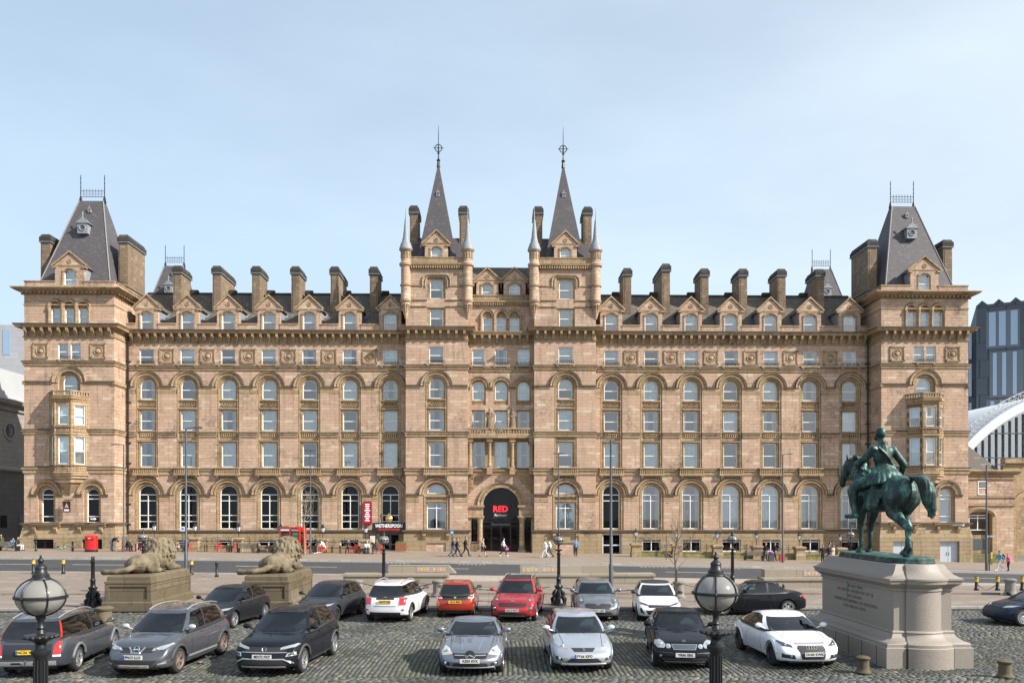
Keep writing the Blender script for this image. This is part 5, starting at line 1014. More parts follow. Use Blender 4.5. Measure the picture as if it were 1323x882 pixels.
def wheel_parts(R, rimmat, spokes, kind):
    key = (round(R, 3), rimmat.name, spokes, kind)
    if key in RIMS: return RIMS[key]
    w = 0.105; r = R*0.69; M = Matrix.Rotation(pi/2, 4, 'Y')
    t = MB(); t.M = M; t.lathe([(r, -w), (r+0.02, -w-0.004), (R-0.035, -w), (R-0.008, -w*0.72), (R, -w*0.3), (R, w*0.3), (R-0.008, w*0.72), (R-0.035, w), (r+0.02, w+0.004), (r, w)], 36, cap=False)
    d = MB(); d.M = M; d.lathe([(r, -0.06), (r*0.75, 0.0), (0.05, 0.01), (0.0, 0.01)], 24); d.lathe([(r, 0.06), (r*0.6, -0.02), (0, -0.02)], 24)
    k = MB(); k.M = M
    for sg in (1, -1): k.lathe([(r+0.004, sg*0.104), (r-0.022, sg*0.106), (r-0.035, sg*0.08), (r-0.03, sg*0.03)], 36, cap=False); k.lathe([(0.0, sg*0.075), (0.055, sg*0.075), (0.075, sg*0.06), (0.075, sg*0.03)], 14, cap=False)
    for sg in (1, -1):
        for i in range(spokes):
            offs = (-0.13, 0.13) if kind == 'twin' else (0.0,)
            for o in offs:
                a = 2*pi*i/spokes; wd = 0.022 if kind == 'twin' else (0.016 if spokes > 7 else 0.045); rin = 0.05; rout = r-0.02
                a1 = a+o*0.35; a2 = a+o*1.3
                p = [(rin*cos(a1)-wd*sin(a1), rin*sin(a1)+wd*cos(a1)), (rin*cos(a1)+wd*sin(a1), rin*sin(a1)-wd*cos(a1)), (rout*cos(a2)+wd*0.8*sin(a2), rout*sin(a2)-wd*0.8*cos(a2)), (rout*cos(a2)-wd*0.8*sin(a2), rout*sin(a2)+wd*0.8*cos(a2))]
                k.add([(x, y, sg*0.07) for x, y in p[:2]]+[(x, y, sg*0.085) for x, y in p[2:]]+[(x, y, sg*0.03) for x, y in p], [(0, 1, 2, 3), (0, 1, 5, 4), (2, 3, 7, 6), (0, 3, 7, 4), (1, 2, 6, 5)])
    RIMS[key] = (d.mesh('wheel', BLKPL, smooth=40), t.mesh('tyre', RUBBER, smooth=50), k.mesh('rim', rimmat, smooth=35)); return RIMS[key]
def badge(kind, r):
    m = MB(); ring = lambda cx, cz, rr, w: m.tube([(cx+rr*cos(t), 0, cz+rr*sin(t)) for t in [2*pi*i/16 for i in range(17)]], w, 5)
    if kind == 'star':
        ring(0, 0, r, r*0.1)
        for i in range(3): a = pi/2+i*2*pi/3; m.tube([(0, 0, 0), (r*cos(a), 0, r*sin(a))], [r*0.2, r*0.05], 5)
    elif kind == 'rings':
        for i in range(4): ring((i-1.5)*r*1.15, 0, r*0.75, r*0.11)
    elif kind == 'vw':
        ring(0, 0, r, r*0.1); m.tube([(-r*0.45, 0, r*0.85), (0, 0, r*0.1), (r*0.45, 0, r*0.85)], r*0.1, 5); m.tube([(-r*0.85, 0, r*0.45), (-r*0.4, 0, -r*0.8), (0, 0, 0), (r*0.4, 0, -r*0.8), (r*0.85, 0, r*0.45)], r*0.1, 5)
    elif kind == 'bar': ring(0, 0, r, r*0.16); m.box(-r*1.2, r*1.2, -0.008, 0.008, -r*0.22, r*0.22)
    elif kind == 'oval': m.M = Matrix.Diagonal((1.6, 1, 0.8, 1)); ring(0, 0, r, r*0.14); m.M = None; m.box(-r*0.8, r*0.8, -0.006, 0.006, -r*0.14, r*0.14)
    elif kind == 's': m.tube([(r*0.6, 0, r*0.7), (-r*0.7, 0, r*0.7), (-r*0.7, 0, r*0.1), (r*0.7, 0, -r*0.1), (r*0.7, 0, -r*0.7), (-r*0.6, 0, -r*0.7)], r*0.22, 5)
    elif kind == 'disc': m.M = Matrix.Rotation(pi/2, 4, 'X'); m.lathe([(0, -0.01), (r, -0.008), (r, 0.008), (0, 0.012)], 16)
    elif kind == 'wing': m.ball((0, 0, 0), (r*0.5, 0.012, r*0.5), 8); m.box(-r*1.6, r*1.6, -0.006, 0.006, -r*0.12, r*0.12)
    return m
def car(P):
    L, W, H = P['L'], P['W'], P['H']; h2 = W/2; N = P['name'] if 'name' in P else 'parked_car'
    root = thing('parked_car', P['label'], 'car', P['at'], radians(P['rz']), 'cars parked on the setts')
    body = P['paint']; zt = P['top']; wz = P.get('wid', [(0, 0.80), (0.03, 0.90), (0.10, 0.975), (0.22, 1.0), (0.78, 1.0), (0.92, 0.975), (0.975, 0.92), (1, 0.84)])
    zb = [(0, 0.24), (0.05, 0.20), (0.2, 0.19), (0.8, 0.20), (0.94, 0.24), (1, 0.30)]; cl = P.get('clear', 0)
    R = P.get('R', 0.32); fo = P.get('fo', 0.19)*L; ro = P.get('ro', 0.18)*L; ya, yb_ = -L/2+fo, L/2-ro; AR = R+P.get('gap', 0.055)
    bf, br = P.get('bow', 0.24), P.get('bowr', 0.16); hoodback = P.get('hb', 0.16)
    def deform(x, y, z, s):
        lat = abs(x)/h2; ztn = interp(zt, s); zf = max(0, min(1, (z-0.2)/max(0.1, ztn-0.2)))
        if s < 0.26:
            k = (1-s/0.26)**1.6; y += bf*(lat**2.6)*k+k*(hoodback*max(0, (zf-0.55)/0.45)**2+0.10*max(0, (0.35-zf)/0.35)**1.5)
        if s > 0.78:
            k = ((s-0.78)/0.22)**1.6; y -= br*(lat**2.6)*k+k*(P.get('tb', 0.10)*max(0, (zf-0.6)/0.4)**2+0.10*max(0, (0.35-zf)/0.35)**1.5)
        return (x, y, z)
    def arch(y):
        for yc in (ya, yb_):
            d = abs(y-yc)
            if d < AR: return R+sqrt(AR*AR-d*d)
        return 0
    n = int(L/0.045); m = MB(); rows = []; kS = len(SEC)
    for i in range(n+1):
        s = i/n; y = -L/2+L*s; w = h2*interp(wz, s); b0 = interp(zb, s)+cl; t0 = interp(zt, s); row = []
        az = arch(y)
        for xf, zf in SEC:
            z = b0+(t0-b0)*zf; x = w*xf
            if xf > 0.8 and zf < 0.8 and az > z: z = min(az, b0+(t0-b0)*0.8)
            row.append((x, y, z, s))
        rows.append(row)
    vs = []; idx = {}
    for i, row in enumerate(rows):
        for k, (x, y, z, s) in enumerate(row): idx[(i, k, 1)] = len(vs); vs.append(deform(x, y, z, s))
        for k, (x, y, z, s) in enumerate(row): idx[(i, k, -1)] = len(vs); vs.append(deform(-x, y, z, s))
    fs = []
    for i in range(n):
        for k in range(kS-1):
            for sd in (1, -1): fs.append((idx[(i, k, sd)], idx[(i, k+1, sd)], idx[(i+1, k+1, sd)], idx[(i+1, k, sd)]))
    m.add(vs, fs)
    for i in (0, n):                               # front and rear faces as curved grids
        nc = 14; vs = []; fs = []
        for k in range(kS):
            x, y, z, s = rows[i][k]
            for j in range(nc+1): vs.append(deform(x*(-1+2*j/nc), y, z, s))
        for k in range(kS-1):
            for j in range(nc): a = k*(nc+1)+j; fs.append((a, a+1, a+nc+2, a+nc+1))
        m.add(vs, fs)
    bm_ = m.mesh('body', body, smooth=38, merge=0.004); put('body', bm_, root)
    # greenhouse
    Y = lambda s: -L/2+L*s; g = P['cab']; wb, wt = P.get('wb', 0.90)*h2, P.get('wt', 0.66)*h2; zr = P.get('roof', [(g['f1'], H-0.075), ((g['f1']*0.6+g['r1']*0.4), H), (g['r1'], H-0.07)])
    f0, f1, r1, r0 = g['f0'], g['f1'], g['r1'], g['r0']; A0, A1, B0, B1, C0, C1 = g['A'], g['A1'], g['B'], g['B1'], g['C'], g['C1']
    # (lateral base, s base, lateral top, s top)
    cols = [(0, f0, 0, f1), (0.36, f0+0.004, 0.36, f1+0.003), (0.66, f0+0.014, 0.68, f1+0.009), (0.88, f0+0.036, 0.90, f1+0.022), (0.985, A0, 1.0, A1), (1.0, (A0+B0)/2, 1.0, (A1+B1)/2), (1.0, B0, 1.0, B1), (1.0, B0+0.018, 1.0, B1+0.018), (1.0, (B0+C0)/2+0.01, 1.0, (B1+C1)/2), (0.985, C0, 0.99, C1), (0.86, r0-0.028, 0.90, r1-0.02), (0.6, r0-0.008, 0.64, r1-0.006), (0.3, r0-0.002, 0.3, r1-0.001), (0, r0, 0, r1)]
    kinds = ['w', 'w', 'w', 'p', 's1', 's1', 'b', 's2', 's2', 'p', 'r', 'r', 'r']
    lv = [-0.10, 0.045, 0.34, 0.64, 0.90, 1.0]; pos = []
    for (xb, sb, xt, s_t) in cols:
        c = []
        for t in lv:
            zb0 = interp(zt, sb)-0.012; zt0 = interp(zr, s_t); tt = max(t, 0)
            x = (xb*wb*(1-t)+xt*wt*t)+0.035*sin(pi*tt)*xb; y = Y(sb)*(1-t)+Y(s_t)*t; bl = 0.02*sin(pi*tt)
            if sb <= f0+0.03: y -= bl*1.5
            if sb >= r0-0.03: y += bl*1.2
            c.append((x, y, zb0*(1-t)+zt0*t))
        pos.append(c)
    groups = {}
    def q(gn, pts): groups.setdefault(gn, MB()).add(pts, [(0, 1, 2, 3)])
    for i, kd in enumerate(kinds):
        for j in range(len(lv)-1):
            for sd in (1, -1):
                pts = [(sd*p[0], p[1], p[2]) for p in (pos[i][j], pos[i+1][j], pos[i+1][j+1], pos[i][j+1])]
                glz = 1 <= j <= 3
                if kd == 'w': gn = 'windscreen' if glz else ('low' if j == 0 else 'roof')
                elif kd == 'r': gn = 'rear_window' if glz and not P.get('blankrear') else ('low' if j == 0 else 'roof')
                elif kd in ('s1', 's2') and glz: gn = ('side_window', kd, sd)
                elif kd == 'b' and glz: gn = 'bpillar'
                else: gn = 'low' if j == 0 else ('cpillar' if (i > 7 and glz) else 'roof')
                q(gn, pts)
    top = [c[-1] for c in pos]; nc = 8
    crown = P.get('crown', 0.035)
    for i in range(len(top)-1):
        for j in range(nc):
            def rp(p, jj):
                l = -1+2*jj/nc; return (l*p[0], p[1], p[2]+crown*(1-l*l)*(1 if p[0] > 0.01 else 0)+ (0))
            q('roof' if not P.get('roofmat') else 'rooftop', [rp(top[i], j), rp(top[i], j+1), rp(top[i+1], j+1), rp(top[i+1], j)])
    rm = P.get('roofmat') or body; gm = P.get('glass', CGLASS); gr_ = P.get('rearglass', TINT)
    order = {'roof': ('pillars', body), 'low': ('cowl', BLKPL if P.get('blackcowl', True) else body), 'windscreen': ('windscreen', gm), 'rear_window': ('rear_window', gr_), 'bpillar': ('door_pillar', BLKPL), 'rooftop': ('roof', rm), 'cpillar': ('rear_pillar', P.get('cpil', body))}
    for gn, mb in groups.items():
        if isinstance(gn, tuple): put('side_window', mb.mesh('side_window', gm if gn[1] == 's1' else gr_, smooth=60, merge=0.0005), root)
        else: nm, mt = order[gn]; put(nm, mb.mesh(nm, mt, smooth=40, merge=0.0005), root)
    if P.get('hilamps'):                            # tall lamps climbing the rear pillars
        for sd in (1, -1):
            mm = MB(); vs = []
            for j in range(1, 5):
                a_, b_ = Vector(pos[9][j]), Vector(pos[10][j]); lo = 0.90
                for u in (lo, 1.0): p_ = a_.lerp(b_, u); vs.append((sd*(p_.x+0.012), p_.y+0.012, p_.z))
            mm.add(vs, [(2*j, 2*j+1, 2*j+3, 2*j+2) for j in range(3)]); put('tail_light', mm.mesh('tail_light', REDL), root)
    # surfaces to lay lamps, grilles and seams on
    bm2 = bmesh.new(); bm2.from_mesh(bm_); bvh = BVHTree.FromBMesh(bm2); bm2.free()
    def proj(u, v, ax):
        if ax == 'f': o, d = Vector((u, -L, v)), Vector((0, 1, 0))
        elif ax == 'r': o, d = Vector((u, L, v)), Vector((0, -1, 0))
        elif ax == 'R': o, d = Vector((W, u, v)), Vector((-1, 0, 0))
        elif ax == 'L': o, d = Vector((-W, u, v)), Vector((1, 0, 0))
        else: o, d = Vector((u, v, 3)), Vector((0, 0, -1))
        h = bvh.ray_cast(o, d)
        if h[0] is None: h = bvh.find_nearest(o+d*(L if ax in 'fr' else W))
        nn = h[1]
        if nn.dot(d) > 0: nn = -nn
        return h[0], nn
    def patch(name, poly, ax, mt, off=0.006, nr=5, ncol=8, parent=None):
        vsn = [p[1] for p in poly]; v0, v1 = min(vsn), max(vsn); rws = []
        for i in range(nr+1):
            v = v0+(v1-v0)*min(0.999, max(0.001, i/nr)); us = []
            for a, b in zip(poly, poly[1:]+poly[:1]):
                if (a[1]-v)*(b[1]-v) <= 0 and abs(a[1]-b[1]) > 1e-9: us.append(a[0]+(b[0]-a[0])*(v-a[1])/(b[1]-a[1]))
            rws.append((min(us), max(us), v))
        vs = []; bot = []
        for u0, u1, v in rws:
            for j in range(ncol+1):
                p, nn = proj(u0+(u1-u0)*j/ncol, v, ax); vs.append(tuple(p+nn*off)); bot.append(tuple(p-nn*0.02))
        k = ncol+1; fs = [(i*k+j, i*k+j+1, (i+1)*k+j+1, (i+1)*k+j) for i in range(nr) for j in range(ncol)]
        bd = [j for j in range(k)]+[i*k+ncol for i in range(1, nr+1)]+[nr*k+j for j in range(ncol-1, -1, -1)]+[i*k for i in range(nr-1, 0, -1)]
        M_ = len(vs); mm = MB(); mm.add(vs+bot, fs+[(a, b, M_+b, M_+a) for a, b in zip(bd, bd[1:]+bd[:1])])
        return put(name, mm.mesh(name, mt, smooth=40), parent or root)
    mir = lambda poly: [(-x, z) for x, z in poly]
    for nm, poly, ax, mt, off, both in P.get('patches', []):
        for pl in ([poly, mir(poly)] if both else [poly]): patch(nm, pl, ax, mt, off)
    for (u, v, r, ax, mt) in P.get('lenses', []):
        for sg in (1, -1):
            p, nn = proj(sg*u, v, ax); mm = MB(); mm.ball((0, 0, 0), (r, r*0.5, r), 12); put('lamp_lens', mm.mesh('lamp_lens', mt, smooth=60), root, p+nn*0.004)
    for sg in (1, -1):                              # bonnet shut lines
        xa, xb_ = sg*0.76*wb, sg*0.60*h2; ya_, yb2 = Y(f0+0.015), Y(0.075)
        patch('bonnet_seam', [(xb_-0.007, yb2), (xb_+0.007, yb2), (xa+0.007, ya_), (xa-0.007, ya_)], 't', PLT, 0.002, 8, 1)
    # door seams, handles, sills
    zs = interp(zt, 0.5)
    for ax in ('R', 'L'):
        for s0, s1 in P.get('doors', ((0.335, 0.36), (0.56, 0.575), (0.79, 0.755))):
            patch('door_seam', [(Y(s0)-0.007, 0.30+cl), (Y(s0)+0.007, 0.30+cl), (Y(s1)+0.007, zs-0.03), (Y(s1)-0.007, zs-0.03)], ax, PLT, 0.003, 6, 1)
        for s in P.get('handles', (0.51, 0.72)): patch('door_handle', [(Y(s)-0.09, zs-0.14), (Y(s)+0.09, zs-0.14), (Y(s)+0.09, zs-0.105), (Y(s)-0.09, zs-0.105)], ax, body if not P.get('chandle') else CHROME, 0.025, 2, 4)
        patch('sill', [(ya+AR+0.03, 0.19+cl), (yb_-AR-0.03, 0.19+cl), (yb_-AR-0.03, 0.27+cl), (ya+AR+0.03, 0.27+cl)], ax, P.get('sillmat', BLKPL), 0.008, 2, 6)
        if P.get('rub'): patch('rub_strip', [(ya+AR+0.1, 0.36), (yb_-AR-0.1, 0.36), (yb_-AR-0.1, 0.41), (ya+AR+0.1, 0.41)], ax, P['rub'], 0.012, 1, 8)
        sg = 1 if ax == 'R' else -1
        mm = MB()                                   # wheel-arch lips
        for yc in (ya, yb_):
            pts = []
            for i in range(17):
                a = pi*(0.06+0.88*i/16); p, nn = proj(yc+AR*cos(a)*1.03, R+AR*sin(a)*1.03, ax); pts.append((p.x-sg*0.004, p.y, p.z))
            mm.tube(pts, P.get('lip', 0.018), 6)
        put('wheel_arch', mm.mesh('wheel_arch', P.get('lipmat', body), smooth=60), root)
        mx_, my_, mz = sg*(wb*0.99), Y(A0)-0.02, interp(zt, A0)+0.06
        mm = MB(); mm.tube([(mx_-sg*0.02, my_, mz-0.03), (mx_+sg*0.10, my_-0.02, mz+0.02)], 0.025, 6); mm.ball((mx_+sg*0.16, my_-0.03, mz+0.06), (0.115, 0.07, 0.075), 12); mi = put('door_mirror', mm.mesh('door_mirror', P.get('mirror', body), smooth=60), root)
        g2 = MB(); g2.add([(mx_+sg*0.16+0.08*cos(t), my_+0.036, mz+0.06+0.05*sin(t)) for t in [2*pi*i/12 for i in range(12)]], [tuple(range(12))]); put('mirror_glass', g2.mesh('mirror_glass', CHROME), mi)
        if P.get('rails'):
            mm = MB(); pts = [(sg*(wt*0.93), Y(f1+(r1-f1)*t), interp(zr, f1+(r1-f1)*t)+0.03+0.045*min(1, 6*t, 6*(1-t))) for t in [0.03, 0.1, 0.2, 0.35, 0.5, 0.65, 0.8, 0.92, 0.98]]
            mm.tube(pts, 0.02, 6); put('roof_rail', mm.mesh('roof_rail', P['rails'], smooth=60), root)
    wd, ty, rm_ = wheel_parts(R, P.get('rim', ALLOY), P.get('spokes', 5), P.get('spk', 'twin'))
    for sg in (1, -1):
        for yc in (ya, yb_):
            o = put('wheel', wd, root, (sg*(h2-0.125), yc, R)); put('tyre', ty, o); put('rim', rm_, o)
    mm = MB(); mm.box(-h2*0.66, h2*0.66, -L*0.44, L*0.43, 0.17+cl, 0.4); put('underbody', mm.mesh('underbody', PLT), root)
    # cabin: shelf at belt height, seats, steering wheel (driver on the right)
    zc = interp(zt, 0.5); mm = MB(); mm.add([(sg*wb*0.93, Y(s), interp(zt, s)+0.012) for s in (f0+0.03, A0+0.02, 0.5, C0, r0-0.05) for sg in (-1, 1)], [(2*i, 2*i+1, 2*i+3, 2*i+2) for i in range(4)])
    mm.prism([(Y(f0+0.02), interp(zt, f0)), (Y(f0+0.08), zc+0.09), (Y(f0+0.11), zc+0.06), (Y(f0+0.11), zc-0.02)], 'x', -wb*0.82, wb*0.82); put('dashboard', mm.mesh('dashboard', TRIM), root)
    ys = Y(min(B0+0.03, 0.60)); hr = min(H-0.16, zc+0.36)
    for k, yy in enumerate((ys, ys+0.78)):
        if yy > Y(r0)-0.25 or (k and P.get('two')): continue
        for sg in (1, -1):
            mm = MB(); x = sg*W*0.2; mm.prism([(yy-0.10, zc-0.02), (yy+0.02, zc-0.02), (yy+0.09, hr-0.14), (yy+0.0, hr-0.12)], 'x', x-0.22, x+0.22); mm.ball((x, yy+0.07, hr-0.04), (0.13, 0.06, 0.085), 10); put('seat', mm.mesh('seat', SEATL if (P.get('pale') and sg < 0 and k == 0) else SEATM, smooth=40), root)
    dx = -W*0.2; mm = MB(); cy_, cz_ = Y(f0+0.13), zc+0.04
    mm.tube([(dx+0.17*cos(t), cy_-0.06*sin(t), cz_+0.15*sin(t)) for t in [2*pi*i/18 for i in range(19)]], 0.016, 6); mm.tube([(dx-0.15, cy_, cz_), (dx+0.15, cy_, cz_)], 0.02, 5); put('steering_wheel', mm.mesh('steering_wheel', TRIM), root)
    mm = MB(); mm.box(-0.11, 0.11, Y(f1)-0.02+0.05, Y(f1)+0.09, H-0.19, H-0.13); put('rear_view_mirror', mm.mesh('rear_view_mirror', TRIM), root)
    mm = MB()                                       # wipers
    for x0, x1 in ((-0.5*wb, 0.05*wb), (0.1*wb, 0.62*wb)): mm.tube([(x0, pos[0][1][1]-0.045, pos[0][1][2]+0.015), (x1, pos[0][1][1]-0.03, pos[0][1][2]+0.035)], 0.012, 4)
    put('wiper', mm.mesh('wiper', PLT), root)
    # number plate and badge
    for ax, txt, z, yel in P.get('plates', []):
        p, nn = proj(0, z, ax); sg = -1 if ax == 'f' else 1; mm = MB(); mm.box(-0.26, 0.26, -0.012, 0.012, -0.056, 0.056)
        pl = put('number_plate', mm.mesh('number_plate', PLY if yel else PLW), root, (0, p.y+sg*0.03, z), 0 if ax == 'f' else pi)
        me = text_mesh(txt, 0.098, PLT, 0.002, bold=0.0025); me.transform(Matrix.Translation((0.012, -0.014, 0))@Matrix.Rotation(pi/2, 4, 'X')); put('lettering', me, pl)
        if P.get('eu', True): b = MB(); b.box(-0.258, -0.215, -0.0145, -0.012, -0.053, 0.053); put('blue_band', b.mesh('blue_band', PLB), pl)
    for ax, kd, z, r in P.get('badges', []):
        p, nn = proj(0, z, ax); dk = MB(); dk.ball((0, 0, 0), (r*1.12, 0.012, r*1.12), 14); put('badge_backing', dk.mesh('badge_backing', BLKPL, smooth=60), root, p+nn*0.004) if r >= 0.06 and kd != 'rings' else None; o = put('badge', badge(kd, r).mesh('badge', CHROME, smooth=40), root, p+nn*0.022); o.rotation_euler = (atan2(nn.z, abs(nn.y)) * (-1 if ax == 'f' else 1)*0.8, 0, 0)
    if P.get('aerial'): mm = MB(); mm.tube([(0, Y(r1)-0.1, H-0.03), (0, Y(r1)+0.1, H+0.16)], [0.012, 0.005], 5); put('aerial', mm.mesh('aerial', PLT), root)
    if P.get('towbar'): mm = MB(); mm.tube([(0, L/2-0.15, 0.36), (0, L/2+0.08, 0.36), (0, L/2+0.09, 0.45)], 0.025, 6); mm.ball((0, L/2+0.09, 0.47), 0.035, 8); put('tow_bar', mm.mesh('tow_bar', GREYMET), root)
    return root, patch, proj
HATCH = [(0, 0.60), (0.025, 0.68), (0.07, 0.755), (0.14, 0.82), (0.22, 0.885), (0.28, 0.945), (0.4, 0.95), (0.6, 0.975), (0.8, 1.01), (0.92, 1.0), (0.97, 0.93), (1, 0.84)]
def prof(base, k, dz=0): return [(s, z*k+dz) for s, z in base]
SUVT = [(0, 0.70), (0.02, 0.82), (0.06, 0.90), (0.13, 0.96), (0.22, 1.02), (0.27, 1.06), (0.4, 1.06), (0.6, 1.08), (0.8, 1.12), (0.93, 1.11), (0.975, 1.05), (1, 0.95)]
CABH = dict(f0=0.26, f1=0.45, r1=0.86, r0=0.955, A=0.335, A1=0.475, B=0.565, B1=0.60, C=0.80, C1=0.785)
CABS = dict(f0=0.25, f1=0.41, r1=0.88, r0=0.965, A=0.32, A1=0.445, B=0.555, B1=0.575, C=0.83, C1=0.81)
# -- front row
car(dict(label='silver three-door hatchback facing out between the grey roadster and black saloon', L=4.05, W=1.74, H=1.43, at=(2.3, 23.55, 0), rz=1, paint=paint('silver_paint', (0.42, 0.45, 0.50), 0.55), top=HATCH, cab=CABH, R=0.315, rim=ALLOY,
  patches=[('headlight', [(0.42, 0.635), (0.66, 0.665), (0.80, 0.775), (0.74, 0.79), (0.47, 0.69)], 'f', LENS, 0.008, True), ('grille', [(-0.25, 0.575), (0.25, 0.575), (0.33, 0.665), (-0.33, 0.665)], 'f', BLKPL, 0.008, False), ('lower_grille', [(-0.50, 0.30), (0.50, 0.30), (0.36, 0.415), (-0.36, 0.415)], 'f', BLKPL, 0.006, False), ('fog_light', [(0.56, 0.34), (0.76, 0.37), (0.74, 0.47), (0.60, 0.42)], 'f', BLKPL, 0.006, True), ('front_splitter', [(-0.62, 0.245), (0.62, 0.245), (0.60, 0.275), (-0.60, 0.275)], 'f', paint('silver_lip', (0.50, 0.53, 0.58), 0.5), 0.03, False)],
  plates=[('f', 'FY66 KFO', 0.475, False)], badges=[('f', 's', 0.62, 0.05)], doors=((0.335, 0.36), (0.66, 0.64)), handles=(0.60,), mirror=paint('silver_mirror', (0.62, 0.64, 0.67), 0.5), lenses=[(0.56, 0.70, 0.05, 'f', LENS), (0.66, 0.405, 0.04, 'f', LENS)]))
car(dict(label='steel grey two-seat roadster with large star badge facing out beside the silver hatchback', L=4.08, W=1.78, H=1.29, at=(-0.68, 23.2, 0), rz=-2, paint=paint('steel_grey_paint', (0.20, 0.22, 0.26), 0.6), top=[(0, 0.55), (0.02, 0.62), (0.06, 0.70), (0.14, 0.77), (0.25, 0.84), (0.34, 0.90), (0.5, 0.91), (0.7, 0.93), (0.85, 0.94), (0.95, 0.90), (1, 0.80)], cab=dict(f0=0.335, f1=0.50, r1=0.68, r0=0.80, A=0.41, A1=0.52, B=0.60, B1=0.60, C=0.68, C1=0.66), R=0.315, bow=0.36, two=True, pale=True, cpil=BLKPL,
  patches=[('headlight', [(0.47, 0.56), (0.76, 0.52), (0.80, 0.60), (0.70, 0.74), (0.60, 0.73)], 'f', LENSY, 0.012, True), ('grille', [(-0.42, 0.47), (0.42, 0.47), (0.48, 0.59), (-0.48, 0.59)], 'f', PLT, 0.008, False), ('grille_bar', [(-0.42, 0.53), (0.42, 0.53), (0.42, 0.55), (-0.42, 0.55)], 'f', SILVTRIM, 0.018, False), ('lower_grille', [(-0.48, 0.27), (0.48, 0.27), (0.44, 0.36), (-0.44, 0.36)], 'f', BLKPL, 0.006, False), ('fog_light', [(0.54, 0.28), (0.74, 0.30), (0.72, 0.40), (0.56, 0.39)], 'f', BLKPL, 0.005, True), ('front_splitter', [(-0.66, 0.225), (0.66, 0.225), (0.64, 0.255), (-0.64, 0.255)], 'f', SILVTRIM, 0.025, False), ('hood_vent', [(0.16, -0.80), (0.48, -0.76), (0.48, -0.72), (0.16, -0.75)], 't', PLT, 0.004, True), ('hood_crease', [(0.20, -1.75), (0.24, -1.75), (0.34, -0.85), (0.31, -0.85)], 't', paint('steel_grey_glint', (0.29, 0.31, 0.35), 0.6), 0.012, True)],  # bonnet crease strips in paler paint, a painted reflection
  plates=[('f', 'KS50 EVX', 0.425, False)], badges=[('f', 'star', 0.535, 0.135)], doors=((0.36, 0.40), (0.66, 0.64)), handles=(0.60,), lenses=[(0.62, 0.635, 0.06, 'f', LENS), (0.66, 0.345, 0.045, 'f', LENS)], aerial=True, eu=False))
car(dict(label='black saloon with twin oval headlamps and silver grille behind the globe lamp', L=4.53, W=1.73, H=1.43, at=(5.42, 24.05, 0), rz=-7, paint=paint('black_saloon_paint', (0.008, 0.009, 0.012), 0.1), top=[(0, 0.60), (0.02, 0.68), (0.06, 0.76), (0.15, 0.84), (0.26, 0.92), (0.31, 0.96), (0.5, 0.96), (0.7, 0.98), (0.82, 1.0), (0.93, 0.98), (0.98, 0.90), (1, 0.78)], cab=dict(f0=0.30, f1=0.44, r1=0.73, r0=0.84, A=0.365, A1=0.465, B=0.54, B1=0.555, C=0.74, C1=0.70), R=0.315, fo=0.165, ro=0.23, rim=ALLOY,
  patches=[('headlight', [(0.50, 0.66), (0.56, 0.60), (0.72, 0.60), (0.80, 0.68), (0.78, 0.76), (0.66, 0.785), (0.55, 0.74)], 'f', LENS, 0.014, True), ('headlight', [(0.36, 0.64), (0.41, 0.595), (0.48, 0.595), (0.51, 0.65), (0.48, 0.70), (0.40, 0.70)], 'f', LENS, 0.014, True), ('grille', [(-0.30, 0.565), (0.30, 0.565), (0.36, 0.70), (-0.36, 0.70)], 'f', CHROME, 0.012, False), ('grille_mesh', [(-0.28, 0.58), (0.28, 0.58), (0.335, 0.685), (-0.335, 0.685)], 'f', GREYMET, 0.016, False), ('lower_grille', [(-0.62, 0.29), (0.62, 0.29), (0.60, 0.36), (-0.60, 0.36)], 'f', BLKPL, 0.006, False), ('rub_strip', [(0.32, 0.47), (0.80, 0.48), (0.80, 0.51), (0.32, 0.50)], 'f', BLKPL, 0.012, True), ('front_splitter', [(-0.7, 0.25), (0.7, 0.25), (0.7, 0.265), (-0.7, 0.265)], 'f', SILVTRIM, 0.008, False)],
  plates=[('f', 'YR06 ERK', 0.45, False)], badges=[('f', 'star', 0.76, 0.045)], eu=False, lenses=[(0.65, 0.685, 0.065, 'f', CHROME), (0.435, 0.648, 0.045, 'f', CHROME), (0.66, 0.40, 0.04, 'f', GREYMET)], pale=False, chandle=False))
